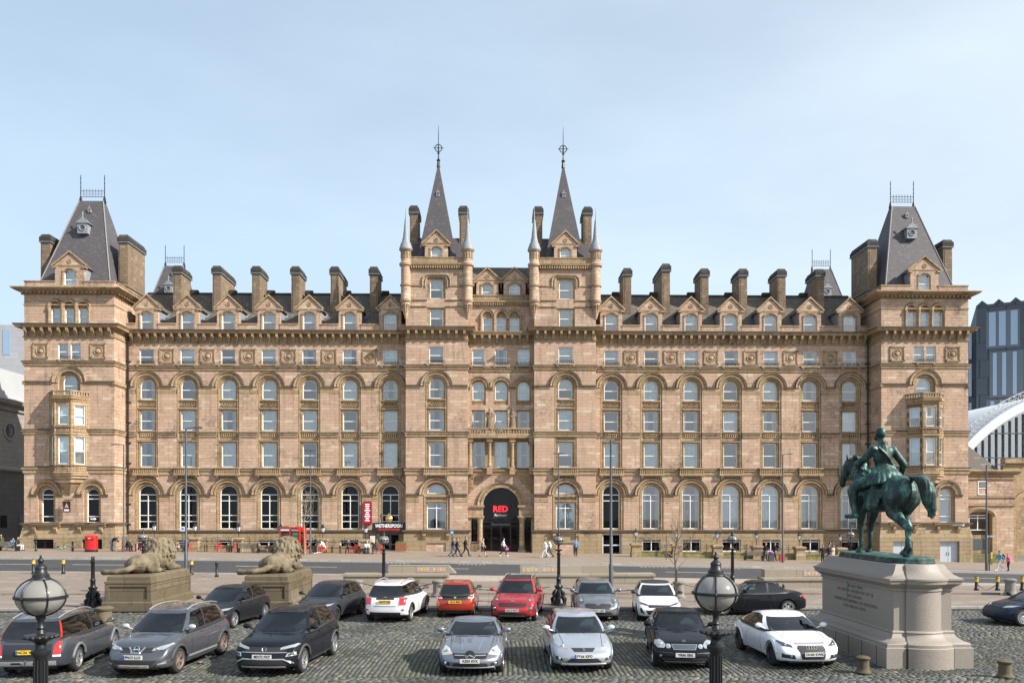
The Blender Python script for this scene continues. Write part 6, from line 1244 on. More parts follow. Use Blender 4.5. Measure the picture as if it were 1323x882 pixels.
car(dict(label='white coupe with four-ring badge and wide black grille parked beside the statue', L=4.18, W=1.84, H=1.35, at=(8.62, 23.95, 0), rz=3, paint=paint('white_coupe_paint', (0.74, 0.76, 0.80), 0.0, 0.3), top=[(0, 0.58), (0.02, 0.68), (0.06, 0.75), (0.14, 0.82), (0.22, 0.87), (0.29, 0.92), (0.5, 0.93), (0.7, 0.95), (0.85, 0.96), (0.94, 0.93), (0.98, 0.86), (1, 0.76)], cab=dict(f0=0.29, f1=0.47, r1=0.72, r0=0.915, A=0.375, A1=0.50, B=0.595, B1=0.60, C=0.79, C1=0.70), R=0.335, bow=0.30, rim=DALLOY, spokes=7, spk='single', fo=0.20, lip=0.03,
  patches=[('grille', [(-0.32, 0.30), (0.32, 0.30), (0.40, 0.60), (0.36, 0.66), (-0.36, 0.66), (-0.40, 0.60)], 'f', BLKPL, 0.008, False), ('headlight', [(0.50, 0.60), (0.74, 0.62), (0.84, 0.72), (0.80, 0.76), (0.52, 0.66)], 'f', LENSD, 0.008, True), ('air_intake', [(0.48, 0.30), (0.80, 0.33), (0.80, 0.45), (0.52, 0.44)], 'f', BLKPL, 0.006, True), ('front_splitter', [(-0.7, 0.225), (0.7, 0.225), (0.7, 0.25), (-0.7, 0.25)], 'f', GREYMET, 0.01, False), ('stone_guard', [(-0.42, 0.685), (0.42, 0.685), (0.42, 0.725), (-0.42, 0.725)], 'f', SILVTRIM, 0.016, False)],
  plates=[('f', 'DU60 KWK', 0.445, False)], badges=[('f', 'rings', 0.60, 0.062)], doors=((0.36, 0.39), (0.66, 0.63)), handles=(0.61,), lenses=[(0.68, 0.665, 0.04, 'f', LENS), (0.60, 0.375, 0.045, 'f', GREYMET)], eu=False, aerial=True))
car(dict(label='black compact SUV with silver lower bumper trim parked before the second lion', L=4.23, W=1.82, H=1.57, at=(-6.02, 23.25, 0), rz=-6, paint=paint('black_suv_paint', (0.010, 0.012, 0.016), 0.2), top=SUVT, cab=CABS, R=0.345, clear=0.03, rim=ALLOY, lip=0.04, lipmat=CLADP, sillmat=CLADP, rails=BLKPL, fo=0.185,
  patches=[('headlight', [(0.42, 0.715), (0.78, 0.765), (0.87, 0.845), (0.80, 0.85), (0.44, 0.775)], 'f', LENS, 0.010, True), ('grille', [(-0.48, 0.655), (0.48, 0.655), (0.60, 0.715), (0.60, 0.775), (-0.60, 0.775), (-0.60, 0.715)], 'f', BLKPL, 0.008, False), ('chrome_strip', [(-0.62, 0.638), (0.62, 0.638), (0.62, 0.652), (-0.62, 0.652)], 'f', SILVTRIM, 0.014, False), ('lower_grille', [(-0.66, 0.33), (0.66, 0.33), (0.52, 0.455), (-0.52, 0.455)], 'f', BLKPL, 0.008, False), ('bumper_trim', [(-0.54, 0.475), (0.54, 0.475), (0.52, 0.505), (-0.52, 0.505)], 'f', SILVTRIM, 0.018, False), ('bumper_trim', [(0.52, 0.48), (0.78, 0.36), (0.78, 0.40), (0.54, 0.51)], 'f', SILVTRIM, 0.018, True), ('skid_plate', [(-0.60, 0.265), (0.60, 0.265), (0.60, 0.30), (-0.60, 0.30)], 'f', SILVTRIM, 0.02, False), ('running_light', [(0.60, 0.545), (0.84, 0.56), (0.82, 0.66), (0.64, 0.64)], 'f', SILVTRIM, 0.008, True), ('running_light', [(0.645, 0.565), (0.80, 0.575), (0.785, 0.64), (0.665, 0.62)], 'f', BLKPL, 0.012, True), ('tail_light', [(0.58, 0.90), (0.80, 0.88), (0.80, 1.0), (0.62, 1.0)], 'r', REDL, 0.01, True)],
  plates=[('f', 'MX72 FXT', 0.555, False)], badges=[('f', 'vw', 0.72, 0.065)], eu=False))
car(dict(label='grey crossover with chrome V grille, roof rails and bandaged bumper near the first lion', L=4.40, W=1.79, H=1.62, at=(-9.42, 23.3, 0), rz=-5, paint=paint('gunmetal_paint', (0.075, 0.08, 0.095), 0.4), top=SUVT, cab=CABS, R=0.345, clear=0.02, rim=BRONZE_RIM, lip=0.035, lipmat=CLADP, sillmat=CLADP, rails=SILVTRIM, rub=SILVTRIM, mirror=paint('pale_mirror', (0.55, 0.57, 0.60), 0.5), hb=0.22,
  patches=[('headlight', [(0.40, 0.69), (0.70, 0.72), (0.86, 0.845), (0.80, 0.86), (0.44, 0.76)], 'f', LENS, 0.010, True), ('grille', [(-0.44, 0.655), (0.44, 0.655), (0.46, 0.77), (-0.46, 0.77)], 'f', BLKPL, 0.008, False), ('chrome_vee', [(0.07, 0.64), (0.12, 0.64), (0.24, 0.78), (0.19, 0.78)], 'f', CHROME, 0.018, True), ('chrome_vee', [(-0.12, 0.63), (0.12, 0.63), (0.12, 0.655), (-0.12, 0.655)], 'f', CHROME, 0.018, False), ('lower_grille', [(-0.50, 0.38), (0.50, 0.38), (0.60, 0.47), (-0.60, 0.47)], 'f', BLKPL, 0.008, False), ('bumper_guard', [(-0.40, 0.285), (0.40, 0.285), (0.40, 0.345), (-0.40, 0.345)], 'f', mat('tape_wrap', (0.36, 0.31, 0.26), 0.9, noise=(9, 0.4)), 0.03, False), ('lower_bumper', [(0.44, 0.25), (0.84, 0.30), (0.86, 0.50), (0.66, 0.42)], 'f', CLADP, 0.006, True), ('fog_light', [(0.62, 0.345), (0.78, 0.375), (0.78, 0.42), (0.62, 0.39)], 'f', LENS, 0.012, True), ('tail_light', [(0.62, 0.92), (0.79, 0.90), (0.79, 1.03), (0.68, 1.03)], 'r', REDL, 0.012, True), ('parking_disc', [(0.0, 0), (0.01, 0), (0.01, 0.01), (0, 0.01)], 'f', BLKPL, -0.01, False)],
  plates=[('f', 'PN13 LLO', 0.555, False)], badges=[('f', 'bar', 0.725, 0.075)], lenses=[(0.52, 0.735, 0.05, 'f', CHROME)]))
car(dict(label='dark grey estate car seen from behind with tall red lamps and roof rails', L=4.73, W=1.87, H=1.56, at=(-12.65, 23.45, 0), rz=187, paint=paint('slate_grey_paint', (0.055, 0.063, 0.078), 0.3), top=[(0, 0.64), (0.03, 0.74), (0.1, 0.84), (0.2, 0.93), (0.27, 0.99), (0.5, 1.0), (0.8, 1.03), (0.95, 1.03), (0.985, 0.98), (1, 0.9)], cab=dict(f0=0.265, f1=0.40, r1=0.90, r0=0.975, A=0.33, A1=0.43, B=0.52, B1=0.53, C=0.72, C1=0.715), R=0.345, clear=0.03, rails=SILVTRIM, lip=0.045, lipmat=mat('faded_cladding', (0.13, 0.14, 0.15), 0.6), bowr=0.10, tb=0.06, fo=0.19, ro=0.215, cpil=TINT, hilamps=True,
  patches=[('tail_light', [(0.62, 0.62), (0.80, 0.62), (0.80, 0.92), (0.74, 1.02), (0.66, 0.86)], 'r', REDL, 0.012, True), ('tail_light', [(0.62, 0.57), (0.80, 0.57), (0.80, 0.62), (0.62, 0.62)], 'r', CLEARL, 0.012, True), ('tailgate_panel', [(-0.60, 0.52), (0.60, 0.52), (0.60, 0.97), (-0.60, 0.97)], 'r', paint('tailgate_dark', (0.03, 0.033, 0.04), 0.3), 0.004, False), ('bumper_insert', [(-0.70, 0.32), (0.70, 0.32), (0.70, 0.46), (-0.70, 0.46)], 'r', SILVTRIM, 0.012, False), ('bumper_slot', [(0.14, 0.385), (0.40, 0.385), (0.38, 0.43), (0.16, 0.43)], 'r', PLT, 0.016, True)],
  plates=[('r', 'NC56 VVL', 0.70, True)], towbar=True))
# -- second row, by the kerb
car(dict(label='black hatchback parked behind the grey crossover beside the first lion pedestal', L=4.0, W=1.75, H=1.45, at=(-10.55, 31.6, 0), rz=-10, paint=paint('black_hatch_paint', (0.014, 0.015, 0.018), 0.2), top=HATCH, cab=CABH, R=0.315, aerial=True, patches=[('headlight', [(0.46, 0.66), (0.74, 0.70), (0.80, 0.78), (0.50, 0.74)], 'f', LENS, 0.008, True), ('grille', [(-0.4, 0.38), (0.4, 0.38), (0.45, 0.58), (-0.45, 0.58)], 'f', BLKPL, 0.008, False), ('tail_light', [(0.60, 0.80), (0.765, 0.78), (0.765, 0.96), (0.70, 0.98)], 'r', REDL, 0.012, True)]))
car(dict(label='dark grey hatchback parked between the second lion pedestal and the white crossover', L=4.1, W=1.77, H=1.46, at=(-6.95, 33.2, 0), rz=-13, paint=paint('dark_grey_hatch_paint', (0.028, 0.030, 0.036), 0.3), top=HATCH, cab=CABH, R=0.32, rim=DALLOY, aerial=True, patches=[('headlight', [(0.46, 0.64), (0.74, 0.68), (0.80, 0.76), (0.50, 0.72)], 'f', LENS, 0.008, True), ('grille', [(-0.4, 0.38), (0.4, 0.38), (0.45, 0.58), (-0.45, 0.58)], 'f', BLKPL, 0.008, False), ('tail_light', [(0.60, 0.80), (0.765, 0.78), (0.765, 0.96), (0.70, 0.98)], 'r', REDL, 0.012, True)]))
car(dict(label='white crossover seen from behind with black arches and yellow plate', L=4.30, W=1.82, H=1.56, at=(-4.16, 33.5, 0), rz=172, paint=paint('white_crossover_paint', (0.76, 0.77, 0.79), 0.0, 0.3), top=[(s, z-0.02) for s, z in SUVT], cab=dict(CABS, r1=0.90, r0=0.97), R=0.335, clear=0.03, rails=SILVTRIM, lip=0.045, lipmat=BLKPL, sillmat=BLKPL, bowr=0.12, cpil=TINT, tb=0.06,
  patches=[('tail_light', [(0.56, 0.72), (0.80, 0.72), (0.80, 0.98), (0.58, 0.98)], 'r', REDL, 0.018, True), ('lamp_rim', [(0.53, 0.69), (0.83, 0.69), (0.83, 1.01), (0.55, 1.01)], 'r', CHROME, 0.010, True), ('handle_strip', [(-0.36, 0.92), (0.36, 0.92), (0.36, 0.985), (-0.36, 0.985)], 'r', BLKPL, 0.012, False), ('lower_bumper', [(-0.62, 0.30), (0.62, 0.30), (0.62, 0.43), (-0.62, 0.43)], 'r', BLKPL, 0.014, False), ('reflector', [(0.66, 0.50), (0.76, 0.50), (0.76, 0.56), (0.66, 0.56)], 'r', REDL, 0.012, True), ('badge_letters', [(-0.44, 0.655), (0.44, 0.655), (0.44, 0.675), (-0.44, 0.675)], 'r', GREYMET, 0.006, False)], plates=[('r', 'AG19 FGZ', 0.84, True)], badges=[('r', 'wing', 1.0, 0.05)], eu=False, mirror=BLKPL))
car(dict(label='orange red city hatchback seen from behind with black tailgate glass', L=3.43, W=1.61, H=1.46, at=(-1.72, 34.55, 0), rz=178, paint=paint('orange_red_paint', (0.36, 0.028, 0.010), 0.25), top=[(0, 0.66), (0.03, 0.74), (0.1, 0.82), (0.2, 0.92), (0.28, 0.97), (0.6, 0.98), (0.85, 1.0), (0.95, 0.98), (0.985, 0.90), (1, 0.82)], cab=dict(CABH, f0=0.25, r1=0.87, r0=0.97), R=0.285, fo=0.21, ro=0.15, bowr=0.14, spokes=5, mirror=BLKPL,
  patches=[('tail_light', [(0.52, 0.80), (0.76, 0.80), (0.72, 0.95), (0.60, 0.93)], 'r', CLEARL, 0.014, True), ('tail_light', [(0.56, 0.83), (0.73, 0.83), (0.70, 0.91), (0.60, 0.90)], 'r', REDL, 0.02, True), ('tailgate_glass', [(-0.52, 0.74), (0.52, 0.74), (0.58, 0.95), (-0.58, 0.95)], 'r', BLKPL, 0.008, False), ('lower_bumper', [(-0.56, 0.295), (0.56, 0.295), (0.56, 0.33), (-0.56, 0.33)], 'r', BLKPL, 0.008, False)], plates=[('r', 'PK12 BFM', 0.665, True)], badges=[('r', 'disc', 0.84, 0.05)], eu=False))
car(dict(label='red crossover with black tiger-nose grille parked beside the city hatchback', L=4.48, W=1.86, H=1.64, at=(0.86, 33.6, 0), rz=-8, paint=paint('red_crossover_paint', (0.40, 0.010, 0.018), 0.25), top=SUVT, cab=CABS, R=0.35, clear=0.03, rails=SILVTRIM, roofmat=BLKPL, lip=0.03, lipmat=BLKPL,
  patches=[('headlight', [(0.50, 0.80), (0.80, 0.84), (0.86, 0.93), (0.56, 0.88)], 'f', LENSD, 0.010, True), ('grille', [(-0.52, 0.62), (0.52, 0.62), (0.58, 0.70), (0.52, 0.765), (-0.52, 0.765), (-0.58, 0.70)], 'f', BLKPL, 0.010, False), ('fog_light', [(0.62, 0.44), (0.82, 0.46), (0.83, 0.66), (0.66, 0.66)], 'f', BLKPL, 0.008, True), ('lower_grille', [(-0.58, 0.30), (0.58, 0.30), (0.56, 0.40), (-0.56, 0.40)], 'f', BLKPL, 0.010, False), ('skid_plate', [(-0.5, 0.25), (0.5, 0.25), (0.5, 0.285), (-0.5, 0.285)], 'f', SILVTRIM, 0.012, False)], plates=[('f', 'KK12 WYT', 0.50, False)], badges=[('f', 'oval', 0.82, 0.045)], lenses=[(0.73, 0.56, 0.05, 'f', LENS), (0.66, 0.86, 0.05, 'f', LENS)], eu=False))
car(dict(label='silver grey crossover with round headlamps parked beside the ornate globe lamp', L=4.19, W=1.80, H=1.53, at=(4.05, 33.6, 0), rz=-2, paint=paint('grey_silver_paint', (0.18, 0.195, 0.22), 0.5), top=[(s, z-0.03) for s, z in SUVT], cab=CABS, R=0.335, clear=0.01, rim=DALLOY,
  patches=[('headlight', [(0.56, 0.74), (0.64, 0.70), (0.74, 0.74), (0.78, 0.84), (0.72, 0.92), (0.62, 0.90), (0.56, 0.82)], 'f', LENSD, 0.014, True), ('grille', [(-0.42, 0.50), (0.42, 0.50), (0.54, 0.64), (0.46, 0.72), (-0.46, 0.72), (-0.54, 0.64)], 'f', BLKPL, 0.008, False), ('lower_grille', [(-0.56, 0.30), (0.56, 0.30), (0.50, 0.40), (-0.50, 0.40)], 'f', BLKPL, 0.008, False), ('fog_light', [(0.60, 0.46), (0.80, 0.50), (0.80, 0.58), (0.62, 0.54)], 'f', BLKPL, 0.008, True)], plates=[('f', 'PX21 LKD', 0.46, False)], badges=[('f', 'oval', 0.68, 0.05)], lenses=[(0.67, 0.81, 0.07, 'f', LENS)], aerial=True, eu=False))
car(dict(label='white hatchback with black roof parked behind the black saloon', L=4.06, W=1.76, H=1.44, at=(6.62, 33.45, 0), rz=-6, paint=paint('white_hatch_paint', (0.74, 0.75, 0.77), 0.0, 0.3), top=HATCH, cab=CABH, R=0.32, roofmat=BLKPL, rim=DALLOY, aerial=True, mirror=BLKPL, cpil=BLKPL,
  patches=[('headlight', [(0.44, 0.62), (0.74, 0.68), (0.80, 0.76), (0.70, 0.745), (0.46, 0.68)], 'f', LENSD, 0.010, True), ('grille', [(-0.42, 0.56), (0.42, 0.56), (0.44, 0.66), (-0.44, 0.66)], 'f', BLKPL, 0.008, False), ('lower_grille', [(-0.46, 0.30), (0.46, 0.30), (0.54, 0.46), (-0.54, 0.46)], 'f', BLKPL, 0.008, False), ('air_intake', [(0.58, 0.30), (0.72, 0.32), (0.78, 0.54), (0.70, 0.56)], 'f', BLKPL, 0.008, True)], plates=[('f', 'MA21 XPZ', 0.49, False)], eu=False))
car(dict(label='black two-door coupe parked side-on along the kerb', L=4.42, W=1.76, H=1.40, at=(10.95, 34.3, 0), rz=-90, paint=paint('black_coupe_paint', (0.010, 0.011, 0.014), 0.1), top=[(0, 0.60), (0.02, 0.68), (0.06, 0.76), (0.15, 0.83), (0.26, 0.89), (0.32, 0.93), (0.5, 0.93), (0.7, 0.95), (0.82, 0.98), (0.93, 0.97), (0.98, 0.90), (1, 0.80)], cab=dict(f0=0.31, f1=0.46, r1=0.70, r0=0.85, A=0.38, A1=0.485, B=0.595, B1=0.60, C=0.76, C1=0.69), R=0.325, spk='single', fo=0.17, ro=0.205, tb=0.05,
  patches=[('headlight', [(0.46, 0.64), (0.74, 0.66), (0.78, 0.74), (0.50, 0.73)], 'f', LENS, 0.010, True), ('grille', [(0.04, 0.56), (0.26, 0.56), (0.28, 0.68), (0.05, 0.68)], 'f', BLKPL, 0.010, True), ('tail_light', [(0.46, 0.72), (0.79, 0.70), (0.79, 0.86), (0.50, 0.86)], 'r', REDL, 0.012, True)], doors=((0.36, 0.39), (0.68, 0.65)), handles=(0.63,)))
car(dict(label='dark blue hatchback with multi-spoke wheels parked beyond the statue pedestal', L=4.25, W=1.78, H=1.45, at=(21.4, 30.95, 0), rz=-90, paint=paint('navy_paint', (0.018, 0.026, 0.045), 0.3), top=HATCH, cab=CABH, R=0.33, spokes=14, spk='single', rub=BLKPL,
  patches=[('headlight', [(0.44, 0.66), (0.74, 0.69), (0.80, 0.78), (0.48, 0.75)], 'f', LENS, 0.010, True), ('grille', [(-0.34, 0.34), (0.34, 0.34), (0.38, 0.68), (-0.38, 0.68)], 'f', BLKPL, 0.008, False)]))
# ================================================================ sculpture helper: solid forms fused into one skin
def blob_mesh(name, caps, balls, mats, voxel=0.03, smooth=4, M=None, region=None):
    """caps: (p0, r0, p1, r1), balls: (c, (rx,ry,rz)[, rotation z]); fused by a voxel remesh into one continuous surface"""
    m = MB()
    for p0, r0, p1, r1 in caps:
        m.tube([p0, p1], [r0, r1], 12); m.ball(p0, r0, 12); m.ball(p1, r1, 12)
    for b in balls:
        if len(b) > 2: m.M = Matrix.Translation(b[0])@b[2]; m.ball((0, 0, 0), b[1], 14); m.M = None
        else: m.ball(b[0], b[1], 14)
    me = m.mesh(name, mats)
    o = bpy.data.objects.new('tmp', me); COL.objects.link(o)
    r = o.modifiers.new('r', 'REMESH'); r.mode = 'VOXEL'; r.voxel_size = voxel
    if smooth: s = o.modifiers.new('s', 'SMOOTH'); s.factor = 0.5; s.iterations = smooth
    dg = bpy.context.evaluated_depsgraph_get(); out = bpy.data.meshes.new_from_object(o.evaluated_get(dg)); bpy.data.objects.remove(o); bpy.data.meshes.remove(me)
    out.name = name; out.materials.clear()
    for q in (mats if isinstance(mats, (list, tuple)) else [mats]): out.materials.append(q)
    if M is not None: out.transform(M)
    out.polygons.foreach_set('use_smooth', [True]*len(out.polygons))
    if region: out.polygons.foreach_set('material_index', [region(p.center) for p in out.polygons])
    out.update(); return out
def chain(pts): return [(pts[i][0], pts[i][1], pts[i+1][0], pts[i+1][1]) for i in range(len(pts)-1)]
def patina():
    m = bpy.data.materials.new('verdigris_bronze'); m.use_nodes = True; nt = m.node_tree; b = nt.nodes['Principled BSDF']; N = nt.nodes.new; L = nt.links.new
    g = N('ShaderNodeNewGeometry'); mp_ = N('ShaderNodeMapping'); mp_.inputs['Scale'].default_value = (1.6, 1.6, 0.75); L(g.outputs['Position'], mp_.inputs[0])
    n = N('ShaderNodeTexNoise'); n.inputs['Scale'].default_value = 2.6; n.inputs['Detail'].default_value = 9; n.inputs['Roughness'].default_value = 0.72; n.inputs['Distortion'].default_value = 0.6; L(mp_.outputs[0], n.inputs['Vector'])
    sx = N('ShaderNodeSeparateXYZ'); L(g.outputs['Normal'], sx.inputs[0])
    ad = N('ShaderNodeMath'); ad.operation = 'MULTIPLY_ADD'; ad.inputs[1].default_value = 0.07; L(sx.outputs[2], ad.inputs[0]); L(n.outputs[0], ad.inputs[2])
    cr = N('ShaderNodeValToRGB'); e = cr.color_ramp.elements; e[0].position = 0.40; e[0].color = (0.008, 0.013, 0.012, 1); e[1].position = 0.74; e[1].color = (0.16, 0.34, 0.29, 1)
    for p, c in ((0.50, (0.018, 0.042, 0.038)), (0.58, (0.032, 0.098, 0.086))): el = e.new(p); el.color = (*c, 1)
    L(ad.outputs[0], cr.inputs[0]); L(cr.outputs[0], b.inputs['Base Color']); b.inputs['Roughness'].default_value = 0.5; b.inputs['Metallic'].default_value = 0.25
    n2 = N('ShaderNodeTexNoise'); n2.inputs['Scale'].default_value = 9; n2.inputs['Detail'].default_value = 5; L(g.outputs['Position'], n2.inputs['Vector'])
    bu = N('ShaderNodeBump'); bu.inputs['Distance'].default_value = 0.03; bu.inputs['Strength'].default_value = 0.4; L(n2.outputs[0], bu.inputs['Height']); L(bu.outputs[0], b.inputs['Normal']); return m
PAT = patina()
GRAN = mat('pink_granite', (0.275, 0.24, 0.205), 0.6, noise=(38, 0.32), bump=0.004, bscale=30)
LSTONE = masonry('mossy_lion_stone', (0.13, 0.103, 0.066), (0.095, 0.076, 0.049), (0.17, 0.138, 0.092), (0.045, 0.038, 0.025), 1.7, 0.9, stain=0.85, streak=0.6, soot=(0.05, 0.047, 0.022))
LIONM = mat('weathered_lion_stone', (0.175, 0.14, 0.088), 0.9, noise=(2.2, 0.65), bump=0.03, bscale=12)
# ---------------------------------------------------------------- equestrian statue on its granite pedestal
SX, SY = 12.1, 25.0
ped = thing('statue_pedestal', 'pink granite pedestal with bowed ends and worn inscription under the bronze rider', 'pedestal', (SX, SY, 0))
def outline(o, a=0.83, b=2.5, bw=0.50, bow=0.17):
    P = [];
    for sg in (-1, 1):
        seg = [(-(a+o), sg*(b+o)), (-bw-o*0.35, sg*(b+o))]+[((bw+o*0.35)*t, sg*(b+o+0.06+bow*(1-t*t))) for t in [-1+2*i/12 for i in range(13)]]+[(bw+o*0.35, sg*(b+o)), (a+o, sg*(b+o))]
        P += seg if sg < 0 else seg[::-1]
    return P
def loft(m, prof, fn=outline, mi=0, cap=True):
    rows = [fn(o) for o, z in prof]; k = len(rows[0]); vs = [(x, y, z) for (o, z), r in zip(prof, rows) for x, y in r]
    fs = [(j*k+i, j*k+(i+1) % k, (j+1)*k+(i+1) % k, (j+1)*k+i) for j in range(len(prof)-1) for i in range(k)]
    if cap: fs.append(tuple(range((len(prof)-1)*k, len(prof)*k)))
    m.add(vs, fs, mi)
m = MB(); loft(m, [(0.40, -0.05), (0.40, 0.56), (0.38, 0.58)]); put('base_block', m.mesh('base_block', GRAN, smooth=25), ped)
m = MB(); loft(m, [(0.36, 0.58), (0.36, 0.66), (0.33, 0.70), (0.22, 0.74), (0.10, 0.83), (0.06, 0.90), (0.05, 0.93), (0.07, 0.96), (0.04, 1.0), (0.0, 1.01)]); put('base_moulding', m.mesh('base_moulding', GRAN, smooth=35), ped)
m = MB(); loft(m, [(0.0, 1.0), (0.0, 2.13)]); put('die', m.mesh('die', GRAN, smooth=25), ped)
m = MB(); loft(m, [(0.0, 2.12), (0.04, 2.14), (0.04, 2.19), (0.02, 2.21), (0.10, 2.28), (0.19, 2.34), (0.20, 2.42), (0.23, 2.44), (0.23, 2.49), (0.16, 2.52), (0.04, 2.60), (-0.06, 2.72), (-0.12, 2.86), (-0.14, 2.88)]); put('cornice', m.mesh('cornice', GRAN, smooth=35), ped)
m = MB()                                            # joints of the base course
for i in range(6): y = -2.3+i*0.92; m.box(-1.238, -1.225, y-0.008, y+0.008, 0.0, 0.565)
for x in (-0.66, 0.66): m.box(x-0.008, x+0.008, -2.94, -2.9, 0.0, 0.565)
put('joint', m.mesh('joint', JOINT), ped)
m = MB(); rows = [(2.02, 0.55), (1.87, 1.25), (1.70, 0.5), (1.54, 1.5), (1.37, 0.75)]; random.seed(3)
for z, half in rows:
    y = -half
    while y < half:
        w = random.choice((0.05, 0.06, 0.075)); k = random.random()
        m.box(-0.836, -0.829, y, y+0.016, z-0.045, z+0.045); m.box(-0.836, -0.829, y+w-0.016, y+w, z-0.045, z+0.045)
        zz = z+random.choice((-0.045, 0, 0.035)); m.box(-0.8355, -0.829, y+0.016, y+w-0.016, zz, zz+0.013)
        y += w+(0.022 if random.random() < 0.85 else 0.09)
stuff(put('inscription', m.mesh('inscription', mat('worn_lettering', (0.155, 0.132, 0.112), 0.8)), ped))
m = MB(); m.add([(-0.8345, 0.42, 2.12), (-0.8345, 0.56, 2.12), (-0.8345, 0.53, 1.72), (-0.8345, 0.50, 1.5), (-0.8345, 0.46, 1.75)], [(0, 1, 2, 3, 4)]); put('copper_stain', m.mesh('copper_stain', mat('copper_run_off', (0.12, 0.19, 0.165), 0.8, noise=(6, 0.5))), ped)
m = MB(); pl = []
def oval(o):
    P = []
    for cx, cy, a0 in ((0.0, 1.55, 0), (0.0, -1.55, pi)): P += [(cx+(0.64+o)*cos(a0+pi*i/16), cy+(0.64+o)*sin(a0+pi*i/16)) for i in range(17)]
    return P
st_ = thing('equestrian_statue', 'verdigris bronze statue of a bareheaded rider on a standing horse atop the granite pedestal', 'statue', (SX+0.05, SY-0.1, 2.88))
loft(m, [(0.05, 0.0), (0.06, 0.03), (0.04, 0.05), (0.03, 0.14), (0.0, 0.17)], oval); put('plinth_plate', m.mesh('plinth_plate', PAT, smooth=35), st_)
caps = []; balls = []
balls += [((0, 0.50, 1.18), (0.24, 0.34, 0.34)), ((0, 0.02, 1.15), (0.275, 0.60, 0.30)), ((0, -0.50, 1.22), (0.30, 0.44, 0.36)), ((0, -0.68, 1.20), (0.26, 0.28, 0.33)), ((0, 0.36, 1.42), (0.14, 0.32, 0.14)), ((0, -0.52, 1.42), (0.19, 0.36, 0.14)), ((0, 0.78, 1.24), (0.16, 0.13, 0.22))]
caps += chain([((0, 0.50, 1.34), 0.25), ((0, 0.80, 1.62), 0.20), ((-0.07, 0.98, 1.82), 0.135), ((-0.11, 1.04, 1.90), 0.115)])
caps += chain([((-0.11, 1.04, 1.90), 0.115), ((-0.15, 1.13, 1.74), 0.105), ((-0.19, 1.17, 1.53), 0.07), ((-0.20, 1.17, 1.45), 0.065)])
for s in (-1, 1): caps += [((-0.11+s*0.07, 1.0, 1.98), 0.035, (-0.12+s*0.085, 1.0, 2.11), 0.012)]
for i in range(9): t = i/8; balls.append(((0.05*sin(i*2.1), 0.62+0.38*t-0.06, 1.66+0.36*t), (0.05, 0.09, 0.07)))        # mane
for s, dy in ((-1, 0.02), (1, 0.16)):
    caps += chain([((s*0.15, 0.50, 1.12), 0.15), ((s*0.155, 0.52+dy*0.3, 0.86), 0.095), ((s*0.15, 0.55+dy*0.8, 0.56), 0.068), ((s*0.15, 0.54+dy, 0.47), 0.052), ((s*0.15, 0.53+dy, 0.17), 0.042), ((s*0.15, 0.58+dy, 0.09), 0.048), ((s*0.15, 0.61+dy, 0.035), 0.072)])
for s, dy in ((-1, -0.30), (1, 0.16)):
    caps += chain([((s*0.15, -0.60, 1.12), 0.22), ((s*0.17, -0.46+dy*0.4, 0.86), 0.145), ((s*0.17, -0.62+dy*0.8, 0.66), 0.085), ((s*0.165, -0.74+dy, 0.54), 0.068), ((s*0.165, -0.72+dy, 0.42), 0.052), ((s*0.16, -0.72+dy*1.2, 0.17), 0.044), ((s*0.16, -0.66+dy*1.2, 0.09), 0.05), ((s*0.16, -0.62+dy*1.2, 0.035), 0.076)])
# saddle cloth, saddle
balls += [((0, 0.06, 1.36), (0.26, 0.34, 0.16))]
for s in (-1, 1):
    for i in range(4): balls.append(((s*(0.285+0.012*i), -0.10+0.02*i, 1.24-0.09*i), (0.03, 0.31-0.01*i, 0.09)))
# tail: carried high, then falling in locks
tl = [((0, -0.86, 1.44), 0.06), ((0.01, -0.97, 1.52), 0.095), ((0.04, -1.09, 1.51), 0.125), ((0.08, -1.18, 1.40), 0.135), ((0.11, -1.22, 1.22), 0.135), ((0.13, -1.23, 1.04), 0.115), ((0.16, -1.26, 0.90), 0.07)]
caps += chain([(p, r*0.5) for p, r in tl])
random.seed(11)
for k in range(13):
    a = 2*pi*k/13; q = []
    for (p, r) in tl[1:]: q.append(((p[0]+r*0.9*cos(a+p[2]*1.6), p[1]+r*0.9*sin(a+p[2]*1.6), p[2]), 0.026))
    q.append(((tl[-1][0][0]+0.07*cos(a), tl[-1][0][1]+0.07*sin(a), 0.84-random.random()*0.14), 0.012)); caps += chain(q)
SC = Matrix.Scale(1.55, 4); UP = Matrix.Rotation(radians(7), 4, 'Z')@Matrix.Translation((0, 0, 0.17))
put('horse', blob_mesh('horse', caps, balls, PAT, 0.017, 2, UP@SC), st_)
caps = []; balls = []
caps += chain([((0, 0.06, 1.56), 0.20), ((0, 0.04, 1.76), 0.145), ((0, 0.03, 1.98), 0.165), ((0, 0.03, 2.12), 0.14)])
balls += [((0, 0.03, 2.06), (0.24, 0.135, 0.16)), ((0, 0.03, 1.95), (0.20, 0.135, 0.2))]
caps += chain([((0, 0.04, 2.2), 0.085), ((-0.01, 0.06, 2.33), 0.075)])
balls += [((-0.015, 0.075, 2.455), (0.092, 0.118, 0.135)), ((-0.03, 0.16, 2.41), (0.06, 0.06, 0.07)), ((-0.11, 0.07, 2.44), (0.018, 0.03, 0.04)), ((0.08, 0.06, 2.44), (0.018, 0.03, 0.04)), ((-0.045, 0.205, 2.435), (0.016, 0.02, 0.03)), ((-0.04, 0.175, 2.36), (0.055, 0.05, 0.05)), ((0, 0.03, 2.25), (0.10, 0.10, 0.05))]
caps += chain([((-0.215, 0.03, 2.12), 0.09), ((-0.36, 0.12, 1.92), 0.074), ((-0.44, 0.20, 1.84), 0.075), ((-0.30, 0.40, 1.78), 0.06), ((-0.20, 0.50, 1.76), 0.045)])
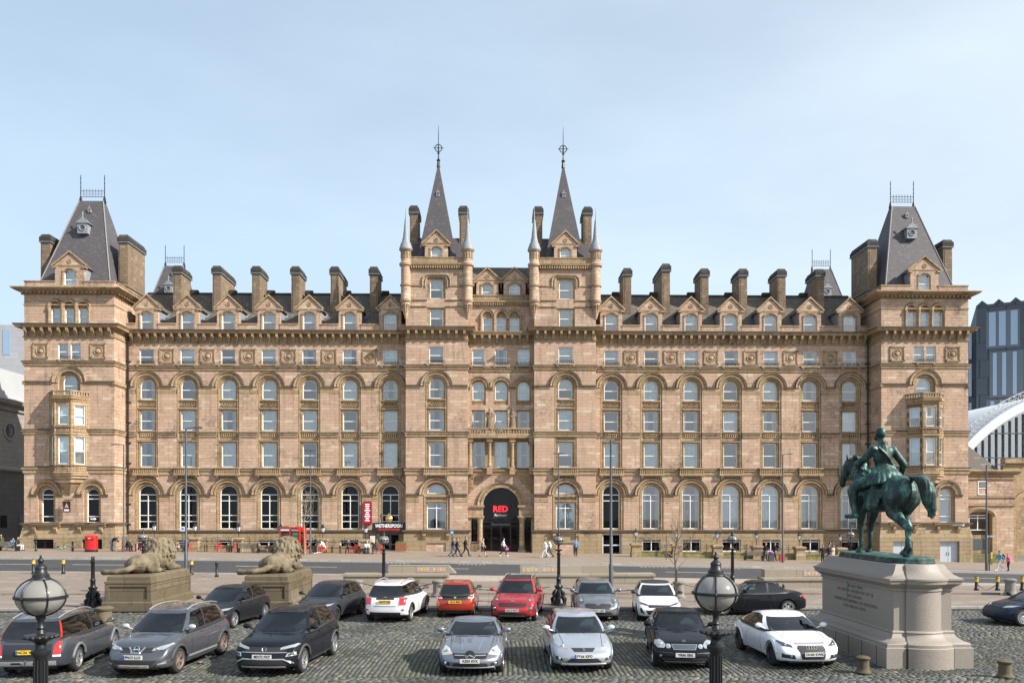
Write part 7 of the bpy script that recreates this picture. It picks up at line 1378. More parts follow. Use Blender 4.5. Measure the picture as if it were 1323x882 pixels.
caps += chain([((0.215, 0.02, 2.12), 0.09), ((0.34, -0.03, 1.92), 0.074), ((0.42, -0.03, 1.82), 0.075), ((0.45, 0.10, 1.62), 0.055), ((0.45, 0.14, 1.55), 0.045)])
for k in range(4):                                 # fingers
    caps.append(((-0.18+0.012*k, 0.53, 1.79-0.026*k), 0.017, (-0.13, 0.50, 1.77-0.024*k), 0.015)); caps.append(((0.45+0.008*k-0.02, 0.16+0.01*k, 1.53), 0.017, (0.44+0.02*k-0.03, 0.19+0.012*k, 1.45-0.008*k), 0.013))
caps += [((-0.22, 0.49, 1.79), 0.018, (-0.17, 0.56, 1.80), 0.014), ((0.41, 0.15, 1.54), 0.018, (0.39, 0.20, 1.49), 0.014)]
for s in (-1, 1):
    caps += chain([((s*0.12, 0.06, 1.54), 0.16), ((s*0.36, 0.32, 1.40), 0.135), ((s*0.43, 0.40, 1.30), 0.11), ((s*0.44, 0.34, 1.05), 0.09), ((s*0.45, 0.28, 0.86), 0.065), ((s*0.46, 0.33, 0.77), 0.055), ((s*0.50, 0.52, 0.76), 0.045)]); balls.append(((s*0.45, 0.27, 0.78), (0.06, 0.07, 0.06)))
# coat skirts spread over the saddle in folds, sash across the back
for k in range(11):
    a = -1.35+2.7*k/10; x1, y1 = 0.40*sin(a), -0.02-0.34*cos(a)
    caps += chain([((0.13*sin(a), 0.04-0.13*cos(a), 1.78), 0.045), ((x1*0.75, y1*0.75+0.02, 1.60), 0.06), ((x1, y1, 1.50-0.10*abs(sin(a))), 0.05)])
balls += [((0, -0.08, 1.60), (0.26, 0.24, 0.14))]
caps += chain([((-0.17, -0.10, 2.16), 0.025), ((0.02, -0.145, 1.95), 0.025), ((0.17, -0.10, 1.74), 0.028)])
caps += chain([((0.16, -0.10, 1.80), 0.03), ((0.20, -0.11, 1.62), 0.035)])
put('rider', blob_mesh('rider', caps, balls, PAT, 0.016, 2, UP@SC), st_)
m = MB()                                           # reins, stirrups, girth strap
for s in (-1, 1): m.tube([(-0.2*1.55+s*0.09, 1.28*1.55, 1.54*1.55+0.17), (s*0.15*1.55, 0.95*1.55, 1.62*1.55+0.17), (-0.16*1.55, 0.52*1.55, 1.76*1.55+0.17)], 0.018, 5)
for s in (-1, 1): m.tube([(s*0.46*1.55, 0.25*1.55, 1.05*1.55+0.17), (s*0.47*1.55, 0.32*1.55, 0.74*1.55+0.17), (s*0.51*1.55, 0.42*1.55, 0.73*1.55+0.17)], 0.02, 5)
put('harness', m.mesh('harness', PAT), st_).rotation_euler = (0, 0, radians(7))
# ---------------------------------------------------------------- the two stone lions
def lion_mesh():
    caps = []; balls = [((0, -0.95, 0.42), (0.46, 0.55, 0.42)), ((0, -0.2, 0.46), (0.40, 0.95, 0.42)), ((0, 0.65, 0.55), (0.46, 0.55, 0.52)), ((0.03, 0.80, 0.90), (0.54, 0.54, 0.56)), ((0.10, 1.0, 1.14), (0.42, 0.46, 0.40)), ((0.26, 1.42, 1.05), (0.18, 0.22, 0.18)), ((0.22, 1.28, 1.25), (0.20, 0.2, 0.16))]
    for s in (-1, 1):
        balls += [((s*0.42, -0.75, 0.34), (0.20, 0.52, 0.34)), ((s*0.50, -0.45, 0.12), (0.14, 0.34, 0.12)), ((s*0.40, 1.0, 0.30), (0.17, 0.4, 0.3)), ((s*0.12+0.1, 1.0, 1.46), (0.07, 0.05, 0.08))]
        caps += chain([((s*0.36, 1.1, 0.16), 0.15), ((s*0.36, 1.75, 0.12), 0.12)]); balls += [((s*0.36, 1.82, 0.11), (0.15, 0.16, 0.11))]
        for k in range(3): caps.append(((s*0.36-0.08+0.08*k, 1.88, 0.10), 0.045, (s*0.36-0.09+0.09*k, 1.98, 0.05), 0.035)); caps.append(((s*0.54-0.05+0.05*k, -0.14, 0.1), 0.04, (s*0.54-0.06+0.06*k, -0.02, 0.05), 0.03))
    caps += chain([((0, -1.38, 0.34), 0.14), ((-0.25, -1.55, 0.20), 0.125), ((-0.62, -1.62, 0.13), 0.115), ((-1.02, -1.50, 0.10), 0.11), ((-1.22, -1.38, 0.10), 0.13)])
    random.seed(21)
    for k in range(230):                           # mane locks
        u, v = random.uniform(0, 2*pi), random.uniform(-0.75, 1.0); c = sqrt(max(0.0, 1-v*v)); p = Vector((0.05+0.55*c*cos(u), 0.84+0.55*c*sin(u), 0.96+0.58*v))
        if p.y > 1.28 and p.x > 0.0: continue
        dr = Vector((random.uniform(-0.06, 0.06), random.uniform(-0.06, 0.06), -0.16)); caps.append((tuple(p), 0.06, tuple(p+dr*1.2+Vector((0.05*c*cos(u), 0.05*c*sin(u), 0))), 0.028))
    for k in range(5): caps.append(((0.40, -1.05+0.14*k, 0.62), 0.03, (0.46, -0.95+0.13*k, 0.3), 0.02))
    return blob_mesh('lion', caps, balls, LIONM, 0.025, 1)
LM = lion_mesh()
for k, (x, y, lab, pl_) in enumerate(((-16.12, 37.25, 'recumbent stone lion with tail over its pedestal edge, beside the headless ornate post', 'mossy stone pedestal under the lion beside the headless ornate post'), (-10.15, 37.25, 'recumbent stone lion facing the road above the black compact SUV', 'mossy stone pedestal under the lion behind the black compact SUV'))):
    p = thing('lion_pedestal', pl_, 'pedestal', (x, y, 0.05), 0, 'lion pedestals on the plateau')
    m = MB(); rect_ring(m, -1.02, 1.02, -2.3, 2.3, [(0.06, 0), (0.06, 0.36), (0.0, 0.42), (-0.05, 0.44)]); rect_ring(m, -0.97, 0.97, -2.25, 2.25, [(-0.02, 0.42), (-0.02, 1.18)]); rect_ring(m, -1.0, 1.0, -2.28, 2.28, [(-0.05, 1.16), (0.02, 1.2), (0.02, 1.28), (-0.06, 1.3), (-0.06, 1.48), (-0.16, 1.56), (-0.2, 1.57)], 0, True)
    m.box(-1.0, -0.82, -2.29, -2.22, 0.44, 1.17); m.box(0.82, 1.0, -2.29, -2.22, 0.44, 1.17); m.box(-0.82, 0.82, -2.28, -2.22, 1.06, 1.17); m.box(-0.82, 0.82, -2.28, -2.22, 0.44, 0.52)
    for yy in (-2.27, 2.1): m.box(0.93, 0.985, yy, yy+0.17, 0.44, 1.17)
    m.box(0.93, 0.98, -2.1, 2.1, 1.08, 1.17); p_ = m.build('block', LSTONE, p)
    l = tag(put('stone_lion', LM, None, (x+0.05, y-0.15, 1.60), 0, (1.12, 1.12, 1.04)), lab, 'statue', 'stone lions on pedestals'); 
# ---------------------------------------------------------------- carved figures on the hotel balcony
caps = chain([((0, 0, 0.1), 0.30), ((0, 0, 0.7), 0.24), ((0, 0, 1.2), 0.20), ((0, 0, 1.62), 0.23), ((0, 0, 1.78), 0.09), ((0, 0, 1.86), 0.08)]); balls = [((0, -0.02, 2.0), (0.11, 0.13, 0.15)), ((0, 0, 1.62), (0.30, 0.17, 0.14))]
for s in (-1, 1): caps += chain([((s*0.28, 0, 1.62), 0.09), ((s*0.34, -0.06, 1.32), 0.08), ((s*0.10, -0.22, 1.2), 0.06)])
for k in range(9): a = -pi+pi*k/8; caps += [((0.2*cos(a), 0.2*sin(a), 1.2), 0.05, (0.33*cos(a), 0.33*sin(a), 0.05), 0.06)]
FIG = blob_mesh('carved_figure', caps, balls, CHIM, 0.03, 2)
for x in (-1.2, 1.2): o = put('carved_figure', FIG, hotel, (x, 0.15-0.5, 12.95))

# ================================================================ lamps and street furniture
LAMPG = bpy.data.materials.new('opal_globe'); LAMPG.use_nodes = True; _p = LAMPG.node_tree.nodes['Principled BSDF']
_p.inputs['Base Color'].default_value = (0.30, 0.29, 0.265, 1); _p.inputs['Roughness'].default_value = 0.14; _p.inputs['Transmission Weight'].default_value = 0.35; _p.inputs['Coat Weight'].default_value = 0.5
FROST = mat('frosted_glass', (0.62, 0.66, 0.72), 0.25)
def globe_lamp(loc, label, block=0.0, group=None, head=True):
    t = thing('globe_lamp' if head else 'headless_lamp_post', label, 'street lamp' if head else 'lamp post', loc, 0, group)
    if block: m = MB(); rect_ring(m, -0.45, 0.45, -0.45, 0.45, [(0.05, 0), (0.05, block-0.1), (0.0, block-0.06), (0, block), (-0.1, block)], 0, True); put('base_block', m.mesh('base_block', LSTONE), t)
    b = block; m = MB()
    m.lathe([(0.36, 0), (0.36, 0.08), (0.31, 0.12), (0.28, 0.26), (0.22, 0.34), (0.24, 0.45), (0.19, 0.55), (0.15, 0.75), (0.17, 0.85), (0.11, 0.95), (0.10, 1.15), (0.13, 1.2), (0.09, 1.27)], 16, (0, 0, b))
    for k in range(8):                            # scrolls and leaf work round the foot
        a = 2*pi*k/8; c, s = cos(a), sin(a); m.tube([(0.30*c, 0.30*s, b+0.1), (0.33*c, 0.33*s, b+0.3), (0.22*c, 0.22*s, b+0.42), (0.25*c, 0.25*s, b+0.58), (0.15*c, 0.15*s, b+0.72)], [0.05, 0.06, 0.05, 0.055, 0.03], 6); m.ball((0.27*c, 0.27*s, b+0.5), 0.055, 6); m.ball((0.17*c, 0.17*s, b+0.86), 0.04, 6)
    put('ornate_foot', m.mesh('ornate_foot', IRON, smooth=40), t)
    m = MB(); m.lathe([(0.085, 1.25), (0.066, 1.45), (0.062, 2.28), (0.085, 2.31), (0.10, 2.345), (0.10, 2.37), (0.06, 2.40), (0.055, 2.44), (0.075, 2.47), (0.155, 2.505), (0.168, 2.53), (0.155, 2.545), (0.05, 2.56), (0.036, 2.60), (0.048, 2.62), (0.034, 2.65), (0.034, 2.70), (0.05, 2.72), (0.05, 2.74), (0.06, 2.76)] if head else [(0.085, 1.25), (0.075, 1.95), (0.11, 2.0), (0.11, 2.05), (0.05, 2.1), (0.05, 2.16), (0.0, 2.18)], 16, (0, 0, b))
    for k in range(12): a = 2*pi*k/12; m.tube([(0.07*cos(a), 0.07*sin(a), b+1.4), (0.063*cos(a), 0.063*sin(a), b+2.27)], 0.009, 5)
    if head:
        for k in range(16): a = 2*pi*k/16; m.ball((0.158*cos(a), 0.158*sin(a), b+2.525), (0.026, 0.026, 0.022), 6)
    else:
        for s in (-1, 1): m.tube([(0, 0, b+2.06), (s*0.1, 0, b+2.08), (s*0.12, 0, b+2.02)], 0.02, 5)
    put('column', m.mesh('column', IRON, smooth=40), t)
    if head:
        zc = b+2.96; m = MB(); m.ball((0, 0, zc), (0.245, 0.245, 0.205), 28); put('globe', m.mesh('globe', LAMPG, smooth=80), t)
        m = MB()
        for k in range(3): a = pi*k/3+0.26; m.tube([(0.252*cos(a)*cos(q), 0.252*sin(a)*cos(q), zc+0.212*sin(q)) for q in [2*pi*i/28 for i in range(29)]], 0.009, 6)
        m.lathe([(0.24, zc-0.012), (0.262, zc-0.016), (0.266, zc+0.0), (0.262, zc+0.016), (0.24, zc+0.012)], 30, cap=False)
        for k in range(6): a = pi*k/3+0.26; m.ball((0.262*cos(a), 0.262*sin(a), zc), 0.018, 6)
        put('globe_cage', m.mesh('globe_cage', IRON, smooth=50), t)
        m = MB(); z = zc+0.195; m.lathe([(0.098, z-0.012), (0.104, z+0.0), (0.10, z+0.014), (0.086, z+0.022), (0.084, z+0.05), (0.066, z+0.068), (0.056, z+0.11), (0.062, z+0.116), (0.062, z+0.126), (0.052, z+0.145), (0.028, z+0.165), (0.018, z+0.175), (0.03, z+0.19), (0.032, z+0.205), (0.02, z+0.225), (0.011, z+0.235), (0.014, z+0.245), (0.008, z+0.26), (0, z+0.265)], 20); put('lamp_cap', m.mesh('lamp_cap', IRON, smooth=40), t)
    return t
globe_lamp((-5.03, 8.85, 0), 'tall black globe lamp in front of the dark grey estate car', 0.50, 'globe lamps')
globe_lamp((2.43, 8.85, 0), 'tall black globe lamp in front of the black saloon', 0.53, 'globe lamps')
globe_lamp((2.78, 36.5, 0.1), 'black globe lamp with ornate foot between the red and grey crossovers', 0, 'globe lamps')
globe_lamp((-5.3, 37.0, 0.1), 'black globe lamp rising behind the white crossover', 0, 'globe lamps')
globe_lamp((11.0, 37.2, 0.1), 'black globe lamp rising behind the black coupe', 0, 'globe lamps')
globe_lamp((-17.9, 40.5, 0.1), 'black globe lamp behind the lion by the headless post', 0, 'globe lamps')
globe_lamp((21.4, 48.0, 0.0), 'black globe lamp half hidden behind the legs of the bronze horse', 0, 'globe lamps')
globe_lamp((-18.2, 36.1, 0.1), 'ornate black lamp post without its globe, beside the lion', 0, None, False)
def gz(x, y, dz=0.18): return G(x, y)+dz
def tall_lamp(x, y, h, arm, label, dz=0.18, tee=False):
    t = thing('street_lamp_column', label, 'street lamp', (x, y, gz(x, y, dz)), 0, 'tall steel street lamps')
    m = MB(); m.lathe([(0.11, 0), (0.11, 1.4), (0.075, 1.5), (0.055, h)], 12); put('column', m.mesh('column', GREYMET, smooth=40), t)
    m = MB()
    if tee: m.box(-0.5, 0.5, -0.1, 0.1, h, h+0.09)
    else: m.tube([(0, 0, h-0.05), (arm*0.3, 0, h+0.02), (arm, 0, h+0.05)], 0.035, 6); m.box(min(arm, arm*2.0), max(arm, arm*2.0), -0.12, 0.12, h+0.0, h+0.09)
    put('lantern', m.mesh('lantern', GREYMET), t); return t
tall_lamp(-35.05, 75.2, 10.0, -0.55, 'tall steel lamp column with arm in front of the left tower corner'); tall_lamp(-19.65, 50.5, 9.2, 0.5, 'tall steel lamp column rising beside the first lion', 0.2)
tall_lamp(-17.5, 74.6, 9.6, 0.3, 'tall steel lamp column beside the red telephone boxes', tee=True); tall_lamp(5.85, 41.2, 7.95, -0.28, 'tall steel lamp column behind the silver grey crossover', 0.2)
tall_lamp(5.6, 73.6, 9.6, 0.3, 'tall steel lamp column with flat head right of the entrance', tee=True); tall_lamp(26.1, 72.6, 9.9, 0.45, 'tall steel lamp column before the right wing by the suitcase walkers'); tall_lamp(41.7, 67.3, 9.0, 0.8, 'tall steel lamp column by the bus stop and low block')
# piers with lanterns, mossy dwarf walls and railings before the wings
def pier_lantern(x, y, label):
    z = gz(x, y); t = thing('lantern_pier', label, 'pier', (x, y, z), 0, 'stone piers with lanterns')
    m = MB(); rect_ring(m, -0.42, 0.42, -0.42, 0.42, [(0.06, -0.2), (0.06, 0.5), (0.0, 0.55), (0.0, 1.05), (0.1, 1.1), (0.12, 1.25), (0.02, 1.32), (-0.2, 1.34)], 0, True); put('pier', m.mesh('pier', PLINTH), t)
    m = MB(); m.lathe([(0.07, 1.33), (0.03, 1.4), (0.03, 1.85), (0.09, 1.9), (0.05, 1.95)], 8); m.lathe([(0.05, 1.95), (0.13, 1.97), (0.13, 2.0)], 4); m.lathe([(0.24, 2.38), (0.20, 2.42), (0.10, 2.6), (0.05, 2.64), (0.06, 2.7), (0.0, 2.8)], 6)
    for k in range(6): a = 2*pi*k/6; m.tube([(0.125*cos(a), 0.125*sin(a), 1.97), (0.215*cos(a), 0.215*sin(a), 2.4)], 0.014, 4)
    put('lantern_frame', m.mesh('lantern_frame', IRON), t); m = MB(); m.lathe([(0.115, 1.98), (0.205, 2.39)], 6); put('lantern_glass', m.mesh('lantern_glass', FROST), t)
PX = [-12.84, -16.99, -21.05, -25.1, -29.3, -33.2, 13.44, 17.43, 21.4, 25.3, 29.5, 33.55]
ordn = ['first', 'second', 'third', 'fourth', 'fifth', 'sixth']
for i, x in enumerate(PX): pier_lantern(x, 77.5, ('%s lantern pier from the pub door along the left wing' % ordn[i]) if i < 6 else ('%s lantern pier from the grey side door along the right wing' % ordn[i-6]))
MOSS = mat('mossy_wall_stone', (0.20, 0.18, 0.075), 0.95, noise=(1.8, 0.5), bump=0.02, bscale=8)
for i in range(12):
    if i in (5, 11): continue
    a, b = sorted((PX[i], PX[i+1])); xm = (a+b)/2; z = gz(xm, 77.5)
    t = thing('area_railing', '%s iron railing on a mossy dwarf wall, %s' % (ordn[i % 6], 'left wing, counted from the pub door' if i < 6 else 'right wing, counted from the grey side door'), 'railing', (xm, 77.6, z), 0, 'railings between the lantern piers')
    w = (b-a)/2-0.5
    m = MB(); m.box(-w, w, -0.16, 0.16, -0.3, 0.5); m.box(-w, w, -0.2, 0.2, 0.5, 0.6); put('dwarf_wall', m.mesh('dwarf_wall', MOSS if i > 5 else PLINTH), t)
    m = MB(); m.tube([(-w, 0, 1.0), (w, 0, 1.0)], 0.022, 5)
    for q in (-0.66, 0, 0.66):                     # tree-shaped standards
        X = q*w; m.tube([(X, 0, 0.6), (X, 0, 1.45)], 0.022, 5)
        for sg in (-1, 1): m.tube([(X, 0, 0.75), (X+sg*0.2, 0, 1.0), (X+sg*0.12, 0, 1.2)], 0.016, 4); m.tube([(X, 0, 1.05), (X+sg*0.14, 0, 1.25), (X+sg*0.3, 0, 1.22)], 0.014, 4)
    put('ironwork', m.mesh('ironwork', IRON), t)
# bollards
def bollard(x, y, h, label, yellow=False, dz=0.2, group='black bollards'):
    t = thing('bollard', label, 'bollard', (x, y, gz(x, y, dz)), 0, group); m = MB(); m.lathe([(0.12, 0), (0.12, 0.1), (0.085, 0.14), (0.08, h-0.16), (0.1, h-0.14), (0.1, h-0.1), (0.07, h-0.02), (0, h)], 12); put('post', m.mesh('post', IRON, smooth=40), t)
    m = MB(); m.lathe([(0.092, h-0.32), (0.1, h-0.3), (0.1, h-0.08), (0.092, h-0.06)], 12, cap=False); put('band', m.mesh('band', YLINE if yellow else IRON), t)
bollard(-17.3, 49.3, 0.95, 'plain black bollard between the lions'); bollard(-43.3, 75.4, 0.98, 'black bollard near the slatted bench by the left tower'); bollard(-40.0, 75.6, 0.98, 'black bollard near the red pillar box')
for x, y, l in ((-29.1, 50.4, 'yellow banded bollard left of the estate car by the road'), (-27.3, 50.5, 'yellow banded bollard beyond the dark grey estate car'), (-22.6, 50.9, 'yellow banded bollard beyond the headless ornate post'), (-19.3, 50.5, 'yellow banded bollard peeping over the first lion tail')): bollard(x, y, 0.95, l, True, group='yellow banded bollards')
for x, l in ((24.4, 'yellow banded bollard nearest the statue pedestal'), (25.85, 'yellow banded bollard between pedestal and granite post'), (27.0, 'yellow banded bollard behind the granite post'), (28.35, 'yellow banded bollard beyond the granite post')): bollard(x, 42.6, 0.78, l, True, group='yellow banded bollards')
def granite_post(x, y, r, h, label, dz=0.2, mt=None):
    t = thing('granite_post', label, 'bollard', (x, y, gz(x, y, dz)), 0, 'squat stone posts'); m = MB(); m.lathe([(r*1.25, 0), (r*1.25, h*0.1), (r*1.05, h*0.16), (r*0.95, h*0.3), (r*0.9, h*0.78), (r*1.1, h*0.84), (r*1.15, h*0.93), (r*0.8, h), (0, h*1.01)], 18); put('shaft', m.mesh('shaft', mt or LSTONE, smooth=40), t); return t
GP_ = [(-7.06, 40.1, 'squat granite post behind the dark grey hatchback'), (-3.02, 40.1, 'squat granite post behind the city hatchback'), (8.95, 39.3, 'squat granite post at the foot of the bare tree'), (26.4, 40.6, 'squat granite post by the yellow banded bollards')]
for x, y, l in GP_: granite_post(x, y, 0.27, 0.86, l, 0.1, mat('grey_granite', (0.20, 0.19, 0.175), 0.8, noise=(14, 0.35), bump=0.01, bscale=20) if 'grey_granite' not in bpy.data.materials else bpy.data.materials['grey_granite'])
granite_post(9.93, 21.5, 0.17, 0.46, 'short mossy stone stub by the white coupe', 0.0); granite_post(13.45, 20.9, 0.17, 0.46, 'short mossy stone stub right of the statue pedestal', 0.0); granite_post(-14.9, 30.4, 0.3, 0.8, 'brown stone post beyond the dark grey estate car', 0.0); granite_post(-16.5, 29.0, 0.17, 0.5, 'dark stone stub left of the dark grey estate car', 0.0)
def sag(name, a, b, drop, label):
    pts = [tuple(Vector(a).lerp(Vector(b), t)-Vector((0, 0, drop*4*t*(1-t)))) for t in [i/14 for i in range(15)]]
    m = MB()
    for i, (p, q) in enumerate(zip(pts, pts[1:])): m.tube([p, q], [0.026, 0.014], 5)
    o = m.build('chain', IRON); tag(o, label, 'chain', 'chains between posts')
for a, b, l in (((-7.06, 40.1, 0.85), (-3.02, 40.1, 0.85), 'iron chain hung behind the white crossover'), ((-3.02, 40.1, 0.85), (2.6, 40.0, 0.6), 'iron chain hung behind the red crossover'), ((3.0, 40.0, 0.6), (8.9, 39.3, 0.85), 'iron chain hung behind the white hatchback'), ((8.95, 39.3, 0.85), (14.0, 40.0, 0.6), 'iron chain hung behind the black coupe'), ((25.85, 42.6, 0.5), (27.0, 42.6, 0.5), 'iron chain right of the pedestal between banded bollards')): sag('chain', a, b, 0.3, l)
# stone benches with a strip of coloured discs
BST = masonry('bench_stone', (0.29, 0.25, 0.195), (0.255, 0.222, 0.172), (0.325, 0.29, 0.235), (0.13, 0.115, 0.09), 1.9, 1.2, stain=0.35, soot=(0.17, 0.15, 0.10))
ORG = mat('orange_disc', (0.62, 0.33, 0.12), 0.7); BLUD = mat('blue_disc', (0.18, 0.28, 0.55), 0.7)
def stone_bench(x0, x1, y, bx0, bx1, px0, px1, label):
    xm = (x0+x1)/2; z = gz(xm, y, 0.2); t = thing('stone_bench', label, 'bench', (xm, y, z), 0, 'stone benches on the plateau'); m = MB()
    m.box(x0-xm, x1-xm, -0.3, 0.9, 0, 0.42); m.box(x0-xm-0.05, x1-xm+0.05, -0.38, 0.9, 0.42, 0.55); put('seat', m.mesh('seat', BST), t)
    m = MB(); m.prism([(bx0-xm, 0.55), (bx1-xm+0.45, 0.55), (bx1-xm, 1.0), (bx0-xm, 1.0)], 'y', 0.25, 0.85); put('backrest', m.mesh('backrest', BST), t)
    p = MB(); p.box(px0-xm, px1-xm, 0.235, 0.25, 0.62, 0.95); pn = put('inlay_panel', p.mesh('inlay_panel', KERB), t); n = 9
    for i in range(n):
        d = MB(); r = 0.09 if i % 2 else 0.065; cx = px0-xm+(px1-px0)*(i+0.5)/n; d.add([(cx+r*cos(a), 0.228, 0.785+r*sin(a)) for a in [2*pi*k/12 for k in range(12)]], [tuple(range(12))]); put('disc', d.mesh('disc', BLUD if i == 4 else ORG), pn)
stone_bench(-8.9, -2.9, 46.2, -6.4, -2.9, -4.75, -3.05, 'stone bench with coloured discs behind the white crossover'); stone_bench(0.8, 9.2, 47.0, 1.3, 6.6, 1.4, 3.6, 'stone bench with coloured discs behind the red crossover'); stone_bench(14.9, 19.6, 44.6, 15.1, 19.4, 17.3, 19.2, 'stone bench with coloured discs behind the white coupe')
# red pillar box, telephone boxes
RED = mat('post_office_red', (0.55, 0.012, 0.015), 0.3, coat=0.4)
t = thing('pillar_box', 'wide red double pillar box with black base before the left tower', 'post box', (-37.95, 75.0, gz(-37.95, 75))); m = MB(); m.lathe([(0.58, 0.2), (0.58, 1.32), (0.64, 1.35), (0.64, 1.42), (0.56, 1.5), (0.3, 1.56), (0, 1.57)], 24, sy=0.7); put('body', m.mesh('body', RED, smooth=40), t)
m = MB(); m.lathe([(0.6, 0), (0.6, 0.2), (0.58, 0.21)], 24, sy=0.7); put('base', m.mesh('base', IRON, smooth=40), t)
for x in (-0.25, 0.25): m = MB(); m.box(x-0.16, x+0.16, -0.43, -0.36, 1.14, 1.2); put('slot', m.mesh('slot', PLT), t)
m = MB(); m.box(-0.12, 0.12, -0.43, -0.38, 1.24, 1.3); put('notice', m.mesh('notice', PLW), t)
def phone_box(x, y, rz, label, poster):
    t = thing('telephone_box', label, 'phone box', (x, y, gz(x, y)), radians(rz), 'red telephone boxes'); m = MB()
    for sx in (-1, 1):
        for sy in (-1, 1): m.box(sx*0.45-0.07, sx*0.45+0.07, sy*0.45-0.07, sy*0.45+0.07, 0, 2.1)
    m.box(-0.5, 0.5, -0.5, 0.5, 0, 0.28); m.box(-0.53, 0.53, -0.53, 0.53, 2.05, 2.32)
    for k in range(4):
        m.M = Matrix.Rotation(k*pi/2, 4, 'Z')
        for i in range(1, 8): m.box(-0.4, 0.4, -0.47, -0.44, 0.28+i*0.22, 0.30+i*0.22)
        for x_ in (-0.2, 0.2): m.box(x_-0.012, x_+0.012, -0.468, -0.442, 0.28, 2.05)
        m.prism([(-0.53, 2.32), (0.53, 2.32), (0.3, 2.46), (-0.3, 2.46)], 'y', -0.53, -0.4); m.M = None
    m.ball((0, 0, 2.3), (0.5, 0.5, 0.26), 16); put('frame', m.mesh('frame', RED if poster else (bpy.data.materials.get('faded_box_red') or mat('faded_box_red', (0.22, 0.035, 0.03), 0.7))), t)
    g = MB(); g.box(-0.42, 0.42, -0.43, 0.43, 0.28, 2.05); put('glazing', g.mesh('glazing', DGLASS), t)
    m = MB(); m.box(-0.4, 0.4, -0.545, -0.53, 2.12, 2.26); put('sign_panel', m.mesh('sign_panel', PLW), t)
    if poster:
        for z in (0.95, 1.35, 1.7): m = MB(); m.box(-0.32, 0.32, -0.49, -0.475, z, z+0.25); put('poster', m.mesh('poster', mat('green_poster', (0.12, 0.42, 0.2), 0.6) if 'green_poster' not in bpy.data.materials else bpy.data.materials['green_poster']), t)
phone_box(-20.0, 75.6, 0, 'plain red telephone box beside its poster-covered twin', False); phone_box(-18.8, 75.4, -25, 'red telephone box with green posters in its panes', True)
# signs
def lettered(parent, txt, size, mt, loc, ext=0.02, bold=0.0, shear=0.0, sx=1.0):
    me = text_mesh(txt, size, mt, ext, bold=bold); S = Matrix.Identity(4); S[0][1] = shear; S[0][0] = sx; me.transform(Matrix.Rotation(pi/2, 4, 'X')@S); return put('lettering', me, parent, loc)
SIGNB = mat('sign_black', (0.012, 0.014, 0.018), 0.4); NEON = mat('lit_red_letters', (0.9, 0.02, 0.03), 0.4, emit=((1.0, 0.02, 0.04), 0.9)); WLET = mat('white_letters', (0.85, 0.88, 0.9), 0.4); RLET = mat('red_letters', (0.75, 0.02, 0.03), 0.4); GOLD = mat('gilt', (0.55, 0.38, 0.14), 0.35, 0.7)
t = thing('entrance_sign', 'black sign with glowing red RED letters under the entrance arch', 'sign', (HX-0.05, 83.75, 4.35)); m = MB(); m.box(-0.78, 0.78, 0, 0.08, -0.72, 0.72); put('board', m.mesh('board', SIGNB), t)
lettered(t, 'RED', 0.86, NEON, (0, -0.03, 0.26), 0.02, 0.02, 0, 1.0); lettered(t, 'Radisson', 0.36, WLET, (0, -0.03, -0.36), 0.01, 0.0, 0.25)
t = thing('pub_sign', 'long black pub sign lettered WETHERSPOON over the side door', 'sign', (-11.25, 82.3, 2.75)); m = MB(); m.box(-1.72, 1.72, 0, 0.12, -0.47, 0.47); put('board', m.mesh('board', SIGNB), t)
lettered(t, 'WETHERSPOON', 0.50, WLET, (0, -0.02, 0.12), 0.01, 0.012, 0.12, 0.76); lettered(t, 'THE NORTH WESTERN', 0.22, RLET, (0, -0.02, -0.26), 0.01, 0.008)
m = MB(); m.lathe([(0, -0.06), (0.3, -0.05), (0.36, 0.0), (0.3, 0.05)], 18); m.ball((0, 0, 0.08), (0.2, 0.2, 0.06), 12); me = m.mesh('emblem', GOLD, smooth=40); me.transform(Matrix.Rotation(pi/2, 4, 'X')); o = put('emblem', me, t, (0.0, 0.0, 0.85)); m = MB(); m.prism([(-0.2, 0.3), (0.2, 0.3), (0, 0.62)], 'y', -0.03, 0.05); put('crest', m.mesh('crest', GOLD), o)
t = thing('menu_board', 'upright red notice board with white lines of print beside the pub sign', 'sign', (-13.55, 82.86, 4.2)); m = MB(); rect_ring(m, -0.46, 0.46, -0.06, 0.06, [(-0.1, -1.2), (0, -1.1), (0, 1.1), (-0.1, 1.2)], 0, True); put('board', m.mesh('board', mat('crimson_board', (0.30, 0.008, 0.03), 0.5)), t)
random.seed(9)
for i in range(9): m = MB(); w = random.uniform(0.16, 0.3); m.box(-w, w, -0.075, -0.06, 0.85-i*0.21, 0.96-i*0.21); put('print_line', m.mesh('print_line', WLET), t)
t = thing('hanging_pub_sign', 'small black hanging sign on an iron bracket on the left tower', 'sign', (-42.9, 80.0, 4.9)); m = MB(); m.box(-0.34, 0.34, -0.04, 0.04, -0.62, 0.5); put('board', m.mesh('board', SIGNB), t); m = MB(); m.tube([(-0.5, 0.4, 0.62), (0.6, 0.0, 0.62)], 0.035, 5); m.tube([(0.0, 0.45, 0.62), (0.0, -0.1, 0.62)], 0.03, 5); put('bracket', m.mesh('bracket', IRON), t); m = MB(); m.prism([(-0.2, -0.15), (0.2, -0.15), (0, 0.3)], 'y', -0.06, -0.04); put('emblem', m.mesh('emblem', mat('faded_pink', (0.5, 0.25, 0.2), 0.7)), t); m = MB(); m.box(-0.24, 0.24, -0.055, -0.04, -0.5, -0.3); put('print_line', m.mesh('print_line', PLW), t)
